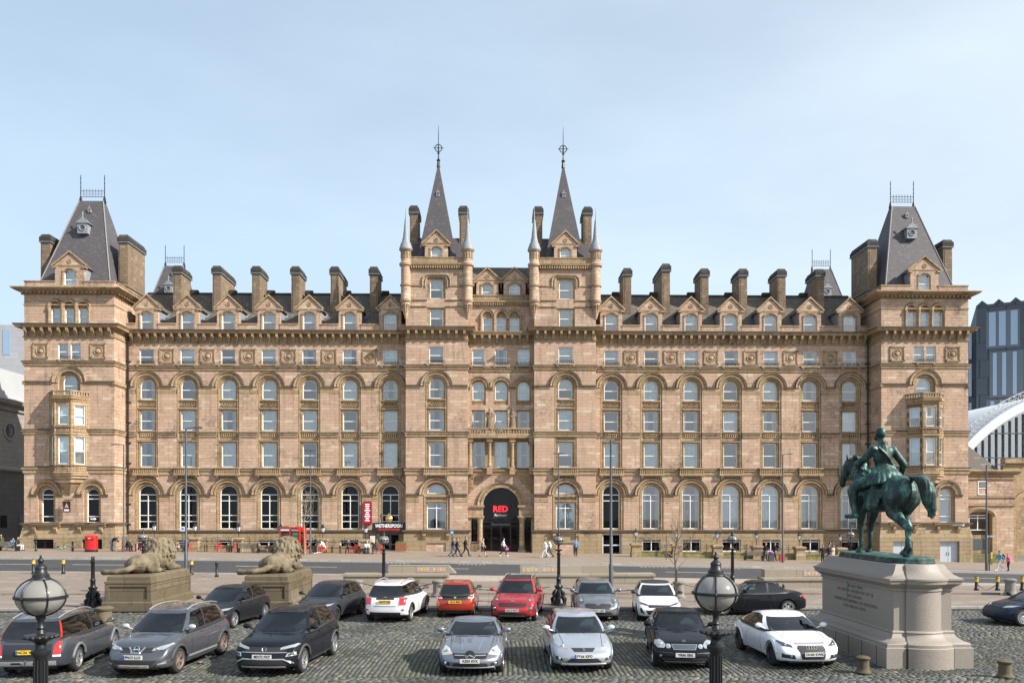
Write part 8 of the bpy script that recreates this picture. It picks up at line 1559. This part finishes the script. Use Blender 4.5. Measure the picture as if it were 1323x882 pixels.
def post_sign(x, y, h, w, hh, label, mt, flag=None):
    t = thing('post_sign', label, 'sign', (x, y, gz(x, y)), 0, 'small signs on posts'); m = MB(); m.tube([(0, 0, 0), (0, 0, h)], 0.045, 8); put('post', m.mesh('post', GREYMET, smooth=40), t); m = MB(); m.box(-w/2, w/2, -0.06, -0.045, h-hh, h); put('plate', m.mesh('plate', mt), t)
    m = MB(); m.box(-w*0.22, w*0.22, -0.065, -0.06, h-hh*0.75, h-hh*0.25); put('symbol', m.mesh('symbol', flag or BLUD), t)
SIGNBL = mat('sign_blue', (0.05, 0.2, 0.55), 0.5)
post_sign(-29.0, 73.8, 2.45, 0.5, 0.42, 'white sign with blue symbol on a post before the left wing', PLW, SIGNBL); post_sign(-4.25, 73.6, 2.35, 0.32, 0.3, 'small blue sign on a post beside the striding walkers', SIGNBL, PLW); post_sign(15.6, 73.6, 2.4, 0.26, 0.14, 'small yellow sign on a post near the bare tree', YLINE, PLT)
t = thing('bus_stop', 'bus stop pole with yellow panel and flag near the low block', 'bus stop', (42.0, 67.4, gz(42, 67.4))); m = MB(); m.tube([(0, 0, 0), (0, 0, 3.0)], 0.05, 8); put('post', m.mesh('post', GREYMET), t); m = MB(); m.box(-0.45, 0.55, -0.03, 0.03, 2.85, 3.0); put('flag', m.mesh('flag', SILVTRIM), t); m = MB(); m.box(0.12, 0.26, -0.05, 0.05, 0.5, 1.55); put('panel', m.mesh('panel', YLINE), t)
t = thing('street_name_plate', 'white street name plate on the right tower plinth', 'sign', (46.8, 80.15, 3.05)); m = MB(); m.box(-0.6, 0.6, 0, 0.04, -0.14, 0.14); put('plate', m.mesh('plate', PLW), t)
t = thing('security_camera', 'white security camera on the ledge of the left tower', 'camera', (-40.2, 79.9, 3.45)); m = MB(); m.box(-0.18, 0.18, -0.3, 0.1, 0.1, 0.26); put('housing', m.mesh('housing', PLW), t); m = MB(); m.tube([(0, 0.1, -0.1), (0, 0, 0.12)], 0.04, 6); put('mount', m.mesh('mount', GREYMET), t)
# doors at street level: pub door and grey side door
def double_door(x, w, z0, z1, y, mt, nm):
    for s in (-1, 1):
        d = MB(); xx = x+s*w/4; d.box(xx-w/4+0.02, xx-w/4+0.12, y-0.04, y+0.04, z0, z1); d.box(xx+w/4-0.12, xx+w/4-0.02, y-0.04, y+0.04, z0, z1)
        for z in (z0, (z0+z1)/2-0.08, z1-0.12): d.box(xx-w/4+0.12, xx+w/4-0.12, y-0.038, y+0.038, z, z+0.13)
        o = put('door', d.mesh('door', mt), hotel); p = MB(); p.quad((xx-w/4+0.1, y, z0), (xx+w/4-0.1, y, z0), (xx+w/4-0.1, y, z1), (xx-w/4+0.1, y, z1)); put('pane', p.mesh('pane', DGLASS), o); h = MB(); h.tube([(x+s*0.1, y-0.07, z0+0.8), (x+s*0.1, y-0.07, z0+1.3)], 0.02, 5); put('handle', h.mesh('handle', SILVTRIM), o)
double_door(11.53, 1.95, -0.3, 2.05, 0.0, mat('white_grey_frame', (0.55, 0.57, 0.6), 0.5), 'a'); double_door(-11.53, 1.95, -0.1, 2.05, 0.05, GREYMET, 'b')
# planters, board
WOODP = mat('planter_wood', (0.28, 0.10, 0.045), 0.7, noise=(6, 0.3)); LEAF = mat('leaf_green', (0.07, 0.14, 0.03), 0.7)
for x, l in ((-12.0, 'orange brown wooden planter left of the pub door'), (-9.75, 'orange brown wooden planter right of the pub door')):
    t = thing('planter', l, 'planter', (x, 80.3, gz(x, 80.3)), 0, 'planters at the pub door')
    for i in range(5): m = MB(); m.box(-0.55, 0.55, -0.25, 0.25, 0.1+i*0.16, 0.25+i*0.16); put('plank', m.mesh('plank', WOODP), t)
    m = MB()
    for i in range(60): a = (random.uniform(-0.5, 0.5), random.uniform(-0.2, 0.2), 0.9); m.add([a, (a[0]+random.uniform(-0.1, 0.1), a[1], 1.0+random.random()*0.12), (a[0]+0.05, a[1]+0.03, 0.92)], [(0, 1, 2)])
    put('plants', m.mesh('plants', LEAF), t)
t = thing('sandwich_board', 'black framed advertising board by the pub planter', 'sign', (-12.5, 79.6, gz(-12.5, 79.6))); m = MB(); m.box(-0.35, 0.35, -0.03, 0.03, 0.75, 1.75); put('frame', m.mesh('frame', SIGNB), t); m = MB(); m.box(-0.25, 0.25, -0.045, -0.03, 0.95, 1.6); put('poster', m.mesh('poster', PLW), t); m = MB(); m.tube([(0, 0, 0), (0, 0, 0.8)], 0.03, 5); put('leg', m.mesh('leg', IRON), t)
# timber benches on the far pavement
BWOOD = mat('grey_timber', (0.16, 0.14, 0.12), 0.85, noise=(7, 0.3))
def slat_bench(x, y, w, label):
    t = thing('slatted_bench', label, 'bench', (x, y, gz(x, y)), 0, 'slatted benches on the pavement')
    for i in range(4): m = MB(); m.box(-w/2, w/2, -0.25+i*0.13, -0.14+i*0.13, 0.42, 0.46); put('seat_slat', m.mesh('seat_slat', BWOOD), t)
    for i in range(3): m = MB(); m.box(-w/2, w/2, -0.32-i*0.02, -0.29-i*0.02, 0.52+i*0.13, 0.63+i*0.13); put('back_slat', m.mesh('back_slat', BWOOD), t)
    for s in (-1, 1): m = MB(); m.box(s*(w/2-0.1)-0.05, s*(w/2-0.1)+0.05, -0.36, 0.25, 0, 0.42); m.box(s*(w/2-0.1)-0.04, s*(w/2-0.1)+0.04, -0.4, -0.34, 0.4, 0.92); put('leg', m.mesh('leg', IRON), t)
slat_bench(-45.95, 75.6, 1.9, 'slatted timber bench beside the theatre corner'); slat_bench(-23.6, 75.8, 2.1, 'slatted timber bench between the red chairs and telephone boxes'); slat_bench(24.4, 75.6, 1.9, 'slatted timber bench before the right wing')
# red metal chairs and dark tables outside the pub
CH = []
def red_chair(x, y, rz, label):
    t = thing('cafe_chair', label, 'chair', (x, y, gz(x, y)), radians(rz), 'red metal cafe chairs')
    m = MB(); m.box(-0.2, 0.2, -0.2, 0.2, 0.43, 0.46); put('seat', m.mesh('seat', RED), t)
    m = MB(); m.box(-0.06, 0.06, 0.19, 0.21, 0.46, 0.8); m.box(-0.2, 0.2, 0.19, 0.22, 0.72, 0.85); put('backrest', m.mesh('backrest', RED), t)
    for sx in (-1, 1):
        for sy in (-1, 1): m = MB(); m.tube([(sx*0.24, sy*0.24, 0), (sx*0.18, sy*0.18, 0.43)] + ([(sx*0.2, 0.21, 0.85)] if sy > 0 else []), 0.024, 6); put('leg', m.mesh('leg', RED), t)
def cafe_table(x, y, w, label):
    t = thing('cafe_table', label, 'table', (x, y, gz(x, y)), 0, 'dark cafe tables'); m = MB(); m.box(-w/2, w/2, -0.35, 0.35, 0.7, 0.75); put('table_top', m.mesh('table_top', BWOOD), t)
    for sx in (-1, 1):
        for sy in (-1, 1): m = MB(); m.box(sx*(w/2-0.06)-0.03, sx*(w/2-0.06)+0.03, sy*0.28-0.03, sy*0.28+0.03, 0, 0.7); put('leg', m.mesh('leg', IRON), t)
for x, rz, l in ((-35.4, 90, 'red metal chair at the table by the left tower corner'), (-34.0, -90, 'red metal chair beside the lion, at the corner table'), (-33.0, 90, 'red metal chair of the party behind the first lion'), (-31.3, 90, 'red metal chair with bare legs stretched from it'), (-29.4, -90, 'red metal chair beside the tall lamp column'), (-26.6, 0, 'empty red metal chair seen from its back near the sign post'), (-25.2, -90, 'red metal chair by the timber bench'), (-16.6, -90, 'red metal chair behind the white shirted sitter'), (-14.3, 0, 'red metal chair under the dark clothed sitter'), (-13.5, 0, 'empty red metal chair at the long dark table'), (-11.4, -90, 'red metal chair under the sitter by the planter')): red_chair(x, 76.2, rz, l)
for x, w, l in ((-34.7, 0.7, 'small dark table by the left tower corner'), (-32.2, 0.7, 'small dark table behind the first lion'), (-30.3, 0.8, 'small dark table between two sitters beside the lamp column'), (-27.4, 1.1, 'grey table near the sign post'), (-15.5, 0.9, 'dark table with red chairs behind it'), (-12.9, 1.0, 'long dark table by the pub planter')): cafe_table(x, 76.5, w, l)
# bare young trees
def bare_tree(x, y, h, spread, label, seed, dz=0.2, g0=0.3):
    random.seed(seed); t = thing('bare_tree', label, 'tree', (x, y, gz(x, y, dz)), 0, 'bare street trees'); tr = MB(); cr = MB()
    trunk = [(0, 0, 0)]+[(random.uniform(-0.03, 0.03)*i, random.uniform(-0.03, 0.03)*i, h*0.78*i/5) for i in range(1, 6)]; rr = [0.075, 0.065, 0.055, 0.045, 0.032, 0.02]; tr.tube(trunk, [r*h/4.2 for r in rr], 8)
    def grow(p, d, L, r, k):
        pts = [p]; rad = [r]; q = p.copy(); dd = d.copy()
        for i in range(4): dd = (dd+Vector((random.uniform(-0.18, 0.18), random.uniform(-0.18, 0.18), random.uniform(0.0, 0.14)))).normalized(); q = q+dd*L/4; pts.append(q.copy()); rad.append(r*(1-0.2*(i+1)))
        cr.tube([tuple(v) for v in pts], rad, 4 if k else 5)
        if k < 3:
            for i in range(3 if k < 2 else 2):
                s = random.randint(1, 4); nd = (dd+Vector((random.uniform(-1, 1), random.uniform(-1, 1), random.uniform(-0.1, 0.7)))*0.9).normalized(); grow(pts[s], nd, L*random.uniform(0.45, 0.7), max(0.006, rad[s]*0.6), k+1)
    for i in range(17):
        f = g0+(0.78-g0)*(i/16); a = i*2.4; s = 1-0.55*(f-g0)/(0.8-g0); p = Vector(trunk[min(5, int(f/0.78*5))]).lerp(Vector(trunk[min(5, int(f/0.78*5)+1)]), (f/0.78*5) % 1)
        grow(p, Vector((cos(a), sin(a), 0.75)).normalized(), spread*s*random.uniform(0.8, 1.1), 0.024, 0)
    BARK = bpy.data.materials.get('pale_bark') or mat('pale_bark', (0.24, 0.19, 0.13), 0.9, noise=(12, 0.4)); put('trunk', tr.mesh('trunk', BARK, smooth=50), t); put('crown', cr.mesh('crown', BARK, recalc=False), t)
bare_tree(8.62, 38.4, 4.7, 1.15, 'bare young tree rising behind the white hatchback', 4, 0.1, 0.32); bare_tree(-17.6, 72.8, 6.4, 2.0, 'bare tree beside the red telephone boxes', 8, 0.18, 0.4)
# hire bicycles lying on the pavement
def scooter(x, y, label, lying=True):
    t = thing('hire_bicycle', label, 'bicycle', (x, y, gz(x, y)), 0, 'pale green hire bicycles'); MINT = bpy.data.materials.get('mint_paint') or mat('mint_paint', (0.25, 0.62, 0.45), 0.4)
    R = Matrix.Rotation(radians(74), 4, 'X') if lying else Matrix.Identity(4); S = Matrix.Translation((0, 0, 0.12 if lying else 0.0))
    for xx in (-0.55, 0.55): m = MB(); m.M = S@R; m.tube([(xx+0.32*cos(a), 0, 0.33+0.32*sin(a)) for a in [2*pi*i/20 for i in range(21)]], 0.022, 5); put('wheel', m.mesh('wheel', RUBBER), t)
    m = MB(); m.M = S@R; m.tube([(-0.55, 0, 0.33), (-0.1, 0, 0.36), (0.4, 0, 0.62)], 0.045, 6); m.tube([(-0.1, 0, 0.36), (-0.2, 0, 0.85)], 0.03, 6); m.tube([(0.55, 0, 0.33), (0.38, 0, 0.95)], 0.035, 6); put('frame', m.mesh('frame', MINT), t)
    m = MB(); m.M = S@R; m.tube([(0.38, -0.28, 1.0), (0.38, 0.28, 1.0)], 0.02, 6); put('handlebar', m.mesh('handlebar', IRON), t); m = MB(); m.M = S@R; m.ball((-0.22, 0, 0.88), (0.13, 0.08, 0.04), 8); put('saddle', m.mesh('saddle', IRON), t)
scooter(-41.6, 77.3, 'pale green hire bicycle lying on the pavement by the left tower'); scooter(-46.4, 76.6, 'pale green hire bicycle behind the slatted bench', False)

t = thing('yellow_marker', 'small yellow marker cone on the kerb before the first lion pedestal', 'cone', (-14.2, 35.3, 0.0)); m = MB(); m.lathe([(0.17, 0), (0.17, 0.03), (0.12, 0.04), (0.03, 0.36), (0.0, 0.37)], 10); put('cone', m.mesh('cone', mat('marker_yellow', (0.75, 0.55, 0.02), 0.6), smooth=40), t)
# ================================================================ people on the pavement
SKIN = mat('skin', (0.50, 0.30, 0.22), 0.6); HAIRS = {'dark': mat('dark_hair', (0.02, 0.016, 0.014), 0.7), 'brown': mat('brown_hair', (0.08, 0.045, 0.025), 0.7), 'grey': mat('grey_hair', (0.4, 0.38, 0.36), 0.7), 'pink': mat('pink_hat', (0.7, 0.05, 0.3), 0.8), 'red': mat('red_hat', (0.45, 0.02, 0.03), 0.8)}
CLO = {n: mat('cloth_'+n, c, 0.9) for n, c in dict(black=(0.015, 0.015, 0.018), navy=(0.02, 0.03, 0.06), white=(0.72, 0.72, 0.72), grey=(0.30, 0.33, 0.34), darkgrey=(0.06, 0.065, 0.07), blue=(0.10, 0.24, 0.50), jeans=(0.06, 0.10, 0.19), pink=(0.75, 0.12, 0.42), tan=(0.50, 0.40, 0.30), pale=(0.55, 0.56, 0.58), red=(0.5, 0.03, 0.04), teal=(0.10, 0.32, 0.38), olive=(0.09, 0.10, 0.06), skin=(0.50, 0.30, 0.22)).items()}
def body_mesh(J, name):
    """one fused figure from a posed skeleton; facing +x. Faces take the colour of the nearest bone"""
    bones = []                                       # (p0, r0, p1, r1, slot) slots: 0 skin 1 hair 2 top 3 trousers 4 shoes
    B = lambda a, ra, b, rb, s: bones.append((a, ra, b, rb, s))
    pel, che, nec, hd = (Vector(J[k]) for k in ('pelvis', 'chest', 'neck', 'head'))
    B(pel, 0.135, pel.lerp(che, 0.45), 0.125, 2); B(pel.lerp(che, 0.45), 0.125, che, 0.145, 2); B(che, 0.14, nec, 0.055, 2); B(nec, 0.055, hd-(hd-nec)*0.3, 0.052, 0)
    balls = []
    up = (hd-nec).normalized(); fw = Vector(J.get('face', (1, 0, 0)))
    balls += [(hd, (0.095, 0.078, 0.115), 0), (hd+up*0.03-fw*0.022, (0.095, 0.086, 0.105), 1), (hd+fw*0.095-up*0.01, (0.02, 0.014, 0.022), 0), (hd+fw*0.075-up*0.055, (0.03, 0.03, 0.03), 0)]
    for s in (-1, 1):
        side = Vector(J.get('side', (0, 1, 0)))*s; balls.append((hd+side*0.078, (0.02, 0.014, 0.03), 0)); k = 'L' if s > 0 else 'R'
        sh = che+side*0.17+(nec-che)*0.35; B(che+(nec-che)*0.3, 0.09, sh, 0.07, 2); el, wr = Vector(J['elbow'+k]), Vector(J['wrist'+k]); B(sh, 0.064, el, 0.048, 2); B(el, 0.048, wr, 0.036, 2 if J.get('sleeves', True) else 0)
        d = (wr-el).normalized(); hc = wr+d*0.06; B(wr, 0.034, hc, 0.036, 0); pv = d.cross(Vector((0, 0, 1)));  pv = pv.normalized() if pv.length > 0.1 else Vector((1, 0, 0)); cu = d.cross(pv)
        for q in range(4): p = hc+pv*(0.018*(q-1.5)); B(p, 0.0105, p+d*(0.055-0.006*abs(q-1.4))+cu*0.014, 0.009, 0)
        B(hc+pv*0.03, 0.012, hc+pv*0.055+d*0.03, 0.010, 0)
        hp = pel+side*0.085; kn, an, to = Vector(J['knee'+k]), Vector(J['ankle'+k]), Vector(J['toe'+k]); B(hp, 0.105, kn, 0.066, 3); B(kn, 0.064, an, 0.045, 3 if not J.get('shorts') else 0); B(an-(an-kn).normalized()*0.0, 0.045, to, 0.04, 4); B(an, 0.045, an-(to-an).normalized()*0.04, 0.042, 4)
    caps = [(tuple(a), ra, tuple(b), rb) for a, ra, b, rb, s in bones]
    def near(c):
        best, slot = 9e9, 2
        for a, ra, b, rb, s in bones:
            ab = b-a; t = max(0, min(1, (c-a).dot(ab)/max(1e-9, ab.length_squared))); d = (c-(a+ab*t)).length-(ra+(rb-ra)*t)
            if d < best: best, slot = d, s
        for ce, r, s in balls:
            d = (c-ce).length-max(r)*0.95
            if d < best-0.004: best, slot = d, s
        v = c-hd
        if slot in (0, 1) and v.length < 0.15: slot = 1 if (v.dot(up) > 0.055 or v.dot(fw) < -0.01) and v.dot(up) > -0.09 else 0
        return slot
    return blob_mesh(name, caps, [(tuple(c), r) for c, r, s in balls], [SKIN]*5, 0.017, 2, None, near)
def walk(st, lean=0.04, **k):
    J = dict(pelvis=(0, 0, 0.93), chest=(lean, 0, 1.27), neck=(lean+0.02, 0, 1.47), head=(lean+0.05, 0, 1.62), elbowL=(-0.14*st, 0.24, 1.12), wristL=(0.02-0.06*st, 0.25, 0.92), elbowR=(0.16*st, -0.24, 1.13), wristR=(0.30*st, -0.22, 0.96), kneeL=(0.22*st+0.04, 0.08, 0.50), ankleL=(0.34*st, 0.08, 0.09), toeL=(0.34*st+0.17, 0.09, 0.06), kneeR=(-0.08*st+0.04, -0.08, 0.50), ankleR=(-0.36*st, -0.08, 0.14), toeR=(-0.36*st+0.15, -0.09, 0.05)); J.update(k); return J
stand = walk(0.12); sitting = walk(0.1, pelvis=(0, 0, 0.52), chest=(-0.02, 0, 0.88), neck=(0.0, 0, 1.08), head=(0.04, 0, 1.23), elbowL=(0.05, 0.25, 0.74), wristL=(0.28, 0.14, 0.72), elbowR=(0.05, -0.25, 0.74), wristR=(0.28, -0.12, 0.74), kneeL=(0.43, 0.12, 0.52), ankleL=(0.42, 0.12, 0.09), toeL=(0.58, 0.13, 0.05), kneeR=(0.43, -0.12, 0.52), ankleR=(0.36, -0.12, 0.09), toeR=(0.52, -0.13, 0.05))
lean_sit = dict(sitting, chest=(0.16, 0, 0.84), neck=(0.27, 0, 1.0), head=(0.34, 0, 1.12), elbowL=(0.34, 0.2, 0.68), wristL=(0.52, 0.08, 0.66), elbowR=(0.34, -0.2, 0.68), wristR=(0.52, -0.06, 0.66))
stretch = dict(sitting, kneeL=(0.46, 0.1, 0.50), ankleL=(0.88, 0.1, 0.42), toeL=(0.95, 0.1, 0.54), kneeR=(0.46, -0.1, 0.52), ankleR=(0.86, -0.1, 0.46), toeR=(0.93, -0.1, 0.58), shorts=True)
bend = dict(stand, chest=(0.28, 0, 1.16), neck=(0.44, 0, 1.26), head=(0.57, 0, 1.30), elbowL=(0.48, 0.2, 0.98), wristL=(0.66, 0.12, 0.86), elbowR=(0.48, -0.2, 0.98), wristR=(0.66, -0.1, 0.86))
phone = dict(stand, elbowR=(0.1, -0.24, 1.12), wristR=(0.28, -0.12, 1.2))
POSES = dict(walk=body_mesh(walk(1.0), 'person'), stroll=body_mesh(walk(0.6, elbowR=(0.16, -0.24, 1.13), wristR=(0.32, -0.12, 1.12)), 'person'), shorts=body_mesh(walk(0.9, shorts=True, sleeves=False), 'person'), stand=body_mesh(stand, 'person'), sit=body_mesh(sitting, 'person'), lean=body_mesh(lean_sit, 'person'), stretch=body_mesh(stretch, 'person'), bend=body_mesh(bend, 'person'), phone=body_mesh(phone, 'person'))
def person(pose, x, y, rz, label, top, leg, hair='dark', shoe='black', sc=1.0, dz=0.18):
    me = POSES[pose].copy(); ms = [SKIN, HAIRS[hair], CLO[top], CLO[leg], CLO[shoe]]
    for i, q in enumerate(ms): me.materials[i] = q
    o = tag(put('person', me, None, (x, y, gz(x, y, dz)), radians(rz), (sc, sc, sc)), label, 'person', 'people along the far pavement'); return o
person('walk', -4.15, 72.9, 0, 'person in dark jacket and jeans striding behind two companions', 'navy', 'jeans'); person('walk', -3.75, 72.2, 0, 'person all in black with cap striding beside the blue sign', 'black', 'black'); person('walk', -3.05, 73.6, 0, 'person in black tracksuit striding ahead of two companions', 'black', 'black', sc=1.06)
person('shorts', -1.45, 73.0, 0, 'person in grey top and dark shorts walking past the entrance', 'grey', 'black', 'brown'); o = person('walk', 0.45, 74.4, 0, 'person in white top and black trousers crossing the entrance steps', 'white', 'black', 'dark', 'white')
b = MB(); b.box(-0.13, 0.13, -0.05, 0.05, 0, 0.22); b.tube([(-0.06, 0, 0.22), (0, 0, 0.36), (0.06, 0, 0.22)], 0.008, 4); tag(b.build('carrier_bag', CLO['pink'], None, (0.85, 74.18, gz(0.8, 74.2)+0.62)), 'pink carrier bag held by the person crossing the entrance', 'bag')
person('walk', 4.35, 73.0, 180, 'person in white jacket and grey trousers walking past the flat-headed lamp', 'white', 'pale', 'dark', 'tan'); person('walk', 4.8, 73.8, 180, 'person in jeans half hidden behind the white jacketed walker', 'white', 'jeans'); person('phone', 7.45, 76.3, -90, 'person in blue jacket standing by the right entrance tower', 'blue', 'black', 'brown')
person('stroll', 25.0, 74.2, 0, 'person in dark coat and red hat wheeling a suitcase', 'black', 'darkgrey', 'red'); person('stroll', 26.0, 74.6, 0, 'person in black coat walking beside the suitcases', 'black', 'black', 'brown')
for x, l, c in ((25.55, 'grey wheeled suitcase with purple bag on top', 'darkgrey'), (26.55, 'dark red wheeled suitcase beside the black coated person', 'red')):
    t = thing('suitcase', l, 'suitcase', (x, 74.1, gz(x, 74.1)), 0, 'wheeled suitcases'); m = MB(); m.box(-0.24, 0.24, -0.14, 0.14, 0.06, 0.66); put('shell', m.mesh('shell', CLO[c]), t); m = MB(); m.tube([(-0.12, 0.1, 0.66), (-0.12, 0.1, 1.0), (0.12, 0.1, 1.0), (0.12, 0.1, 0.66)], 0.012, 5); put('handle', m.mesh('handle', GREYMET), t)
    for s in (-1, 1): m = MB(); m.ball((s*0.18, 0, 0.035), 0.035, 6); put('wheel', m.mesh('wheel', RUBBER), t)
b = MB(); b.ball((0, 0, 0.14), (0.28, 0.16, 0.15), 10); b.tube([(-0.1, 0, 0.26), (0, 0, 0.34), (0.1, 0, 0.26)], 0.012, 5); tag(b.build('holdall', mat('purple_cloth', (0.25, 0.05, 0.35), 0.8), None, (25.55, 74.05, gz(25.55, 74.1)+0.66), smooth=50), 'purple holdall resting on the grey suitcase', 'bag')
person('stand', 29.7, 72.4, -90, 'person in black coat standing left of the group by the railings', 'black', 'black', 'brown'); person('stand', 30.35, 72.6, -90, 'person in black jumper with print standing in the group', 'black', 'darkgrey', 'dark'); person('stand', 30.85, 72.9, -60, 'person in tan coat standing right of the group', 'tan', 'tan', 'brown'); person('stand', 33.2, 79.3, 0, 'person in dark coat behind the railings of the right wing', 'darkgrey', 'black')
person('walk', 42.7, 67.0, 180, 'person in teal top with dark rucksack at the bus stop', 'teal', 'pale', 'dark', 'white'); person('stand', 43.35, 66.9, 180, 'small person in bright pink coat and hat at the bus stop', 'pink', 'navy', 'pink', sc=0.86)
b = MB(); b.ball((0, 0, 0.2), (0.15, 0.18, 0.26), 12); tag(b.build('rucksack', CLO['black'], None, (42.95, 67.0, gz(42.95, 67)+1.0), smooth=60), 'dark rucksack worn by the person in teal', 'bag')
person('bend', -36.5, 75.9, 0, 'person in navy coat bending over the corner table', 'navy', 'jeans', 'dark', sc=1.03); person('stand', -35.5, 76.9, 180, 'person in olive jacket standing at the corner table', 'olive', 'black', 'brown'); person('lean', -35.05, 75.7, 0, 'person in black seated at the corner table', 'black', 'black')
person('sit', -33.6, 76.2, 180, 'person in black and red seated behind the first lion', 'black', 'navy', 'dark', 'white'); person('lean', -33.1, 76.3, 0, 'person in white and navy top leaning in behind the first lion', 'white', 'navy', 'brown'); person('sit', -31.9, 76.4, 180, 'person in tan top seated beyond the lion mane', 'tan', 'jeans', 'brown')
person('stretch', -31.2, 76.2, 0, 'person in navy top with bare legs stretched out', 'navy', 'navy', 'brown', 'white'); person('sit', -29.5, 76.2, 180, 'person in dark grey seated beside the tall lamp column', 'darkgrey', 'black'); person('sit', -25.3, 76.2, -90, 'person in olive top seated near the timber bench', 'olive', 'black', 'brown')
person('stretch', -18.4, 75.9, 180, 'person in grey lounging beside the telephone box', 'grey', 'pale', 'brown', 'white'); person('phone', -16.95, 74.6, 180, 'person in black standing with back to the telephone boxes', 'black', 'black', 'dark', 'white'); person('lean', -16.4, 75.5, 180, 'person in white shirt and red trousers facing the black clad one', 'white', 'red', 'brown', 'white', 1.12)
person('sit', -14.3, 76.2, -90, 'person in black seated at the dark table', 'black', 'black', 'brown'); person('lean', -12.55, 75.9, -60, 'person in cream jacket seated at the end of the long table', 'white', 'jeans', 'grey'); person('lean', -11.5, 75.9, 200, 'person in navy jacket seated by the pub planter', 'navy', 'navy', 'grey')
person('sit', -45.2, 75.75, 0, 'person in black seated at the end of the slatted bench', 'black', 'pale', 'dark', 'black'); person('lean', -46.7, 77.0, 0, 'child in blue riding the upright hire bicycle', 'blue', 'jeans', 'brown', 'white', 0.95); person('stand', -48.4, 78.5, -90, 'child in yellow cap at the theatre corner', 'olive', 'darkgrey', 'brown', sc=0.85)
b = MB(); b.ball((0, 0, 0.19), (0.17, 0.12, 0.2), 10); b.tube([(-0.05, 0, 0.36), (0, 0, 0.43), (0.05, 0, 0.36)], 0.012, 5); tag(b.build('shoulder_bag', CLO['black'], None, (-12.6, 75.5, gz(-12.6, 75.5)), smooth=60), 'black bag on the pavement beside the cream jacketed sitter', 'bag')
# ================================================================ loose pieces of a part become objects of their own
def split_loose(o):
    me = o.data; n = len(me.vertices); par = list(range(n))
    def find(a):
        while par[a] != a: par[a] = par[par[a]]; a = par[a]
        return a
    for e in me.edges:
        a, b = find(e.vertices[0]), find(e.vertices[1])
        if a != b: par[a] = b
    groups = {}
    for p in me.polygons: groups.setdefault(find(p.vertices[0]), []).append(p)
    if len(groups) < 2: return
    first = True
    for ps in groups.values():
        ids = sorted({v for p in ps for v in p.vertices}); mp_ = {v: i for i, v in enumerate(ids)}
        m2 = bpy.data.meshes.new(me.name); m2.from_pydata([me.vertices[v].co[:] for v in ids], [], [[mp_[v] for v in p.vertices] for p in ps])
        for q in me.materials: m2.materials.append(q)
        m2.polygons.foreach_set('material_index', [p.material_index for p in ps]); m2.polygons.foreach_set('use_smooth', [p.use_smooth for p in ps]); m2.update()
        if first: o.data = m2; first = False
        else: c = o.copy(); c.data = m2; COL.objects.link(c)
for o in list(COL.objects):
    if o.type == 'MESH' and o.name.split('.')[0] in ('string_course', 'parapet', 'rear_pillar', 'wheel_arch', 'joint', 'step', 'wiper', 'mirror_post') and o.data.users == 1: split_loose(o)
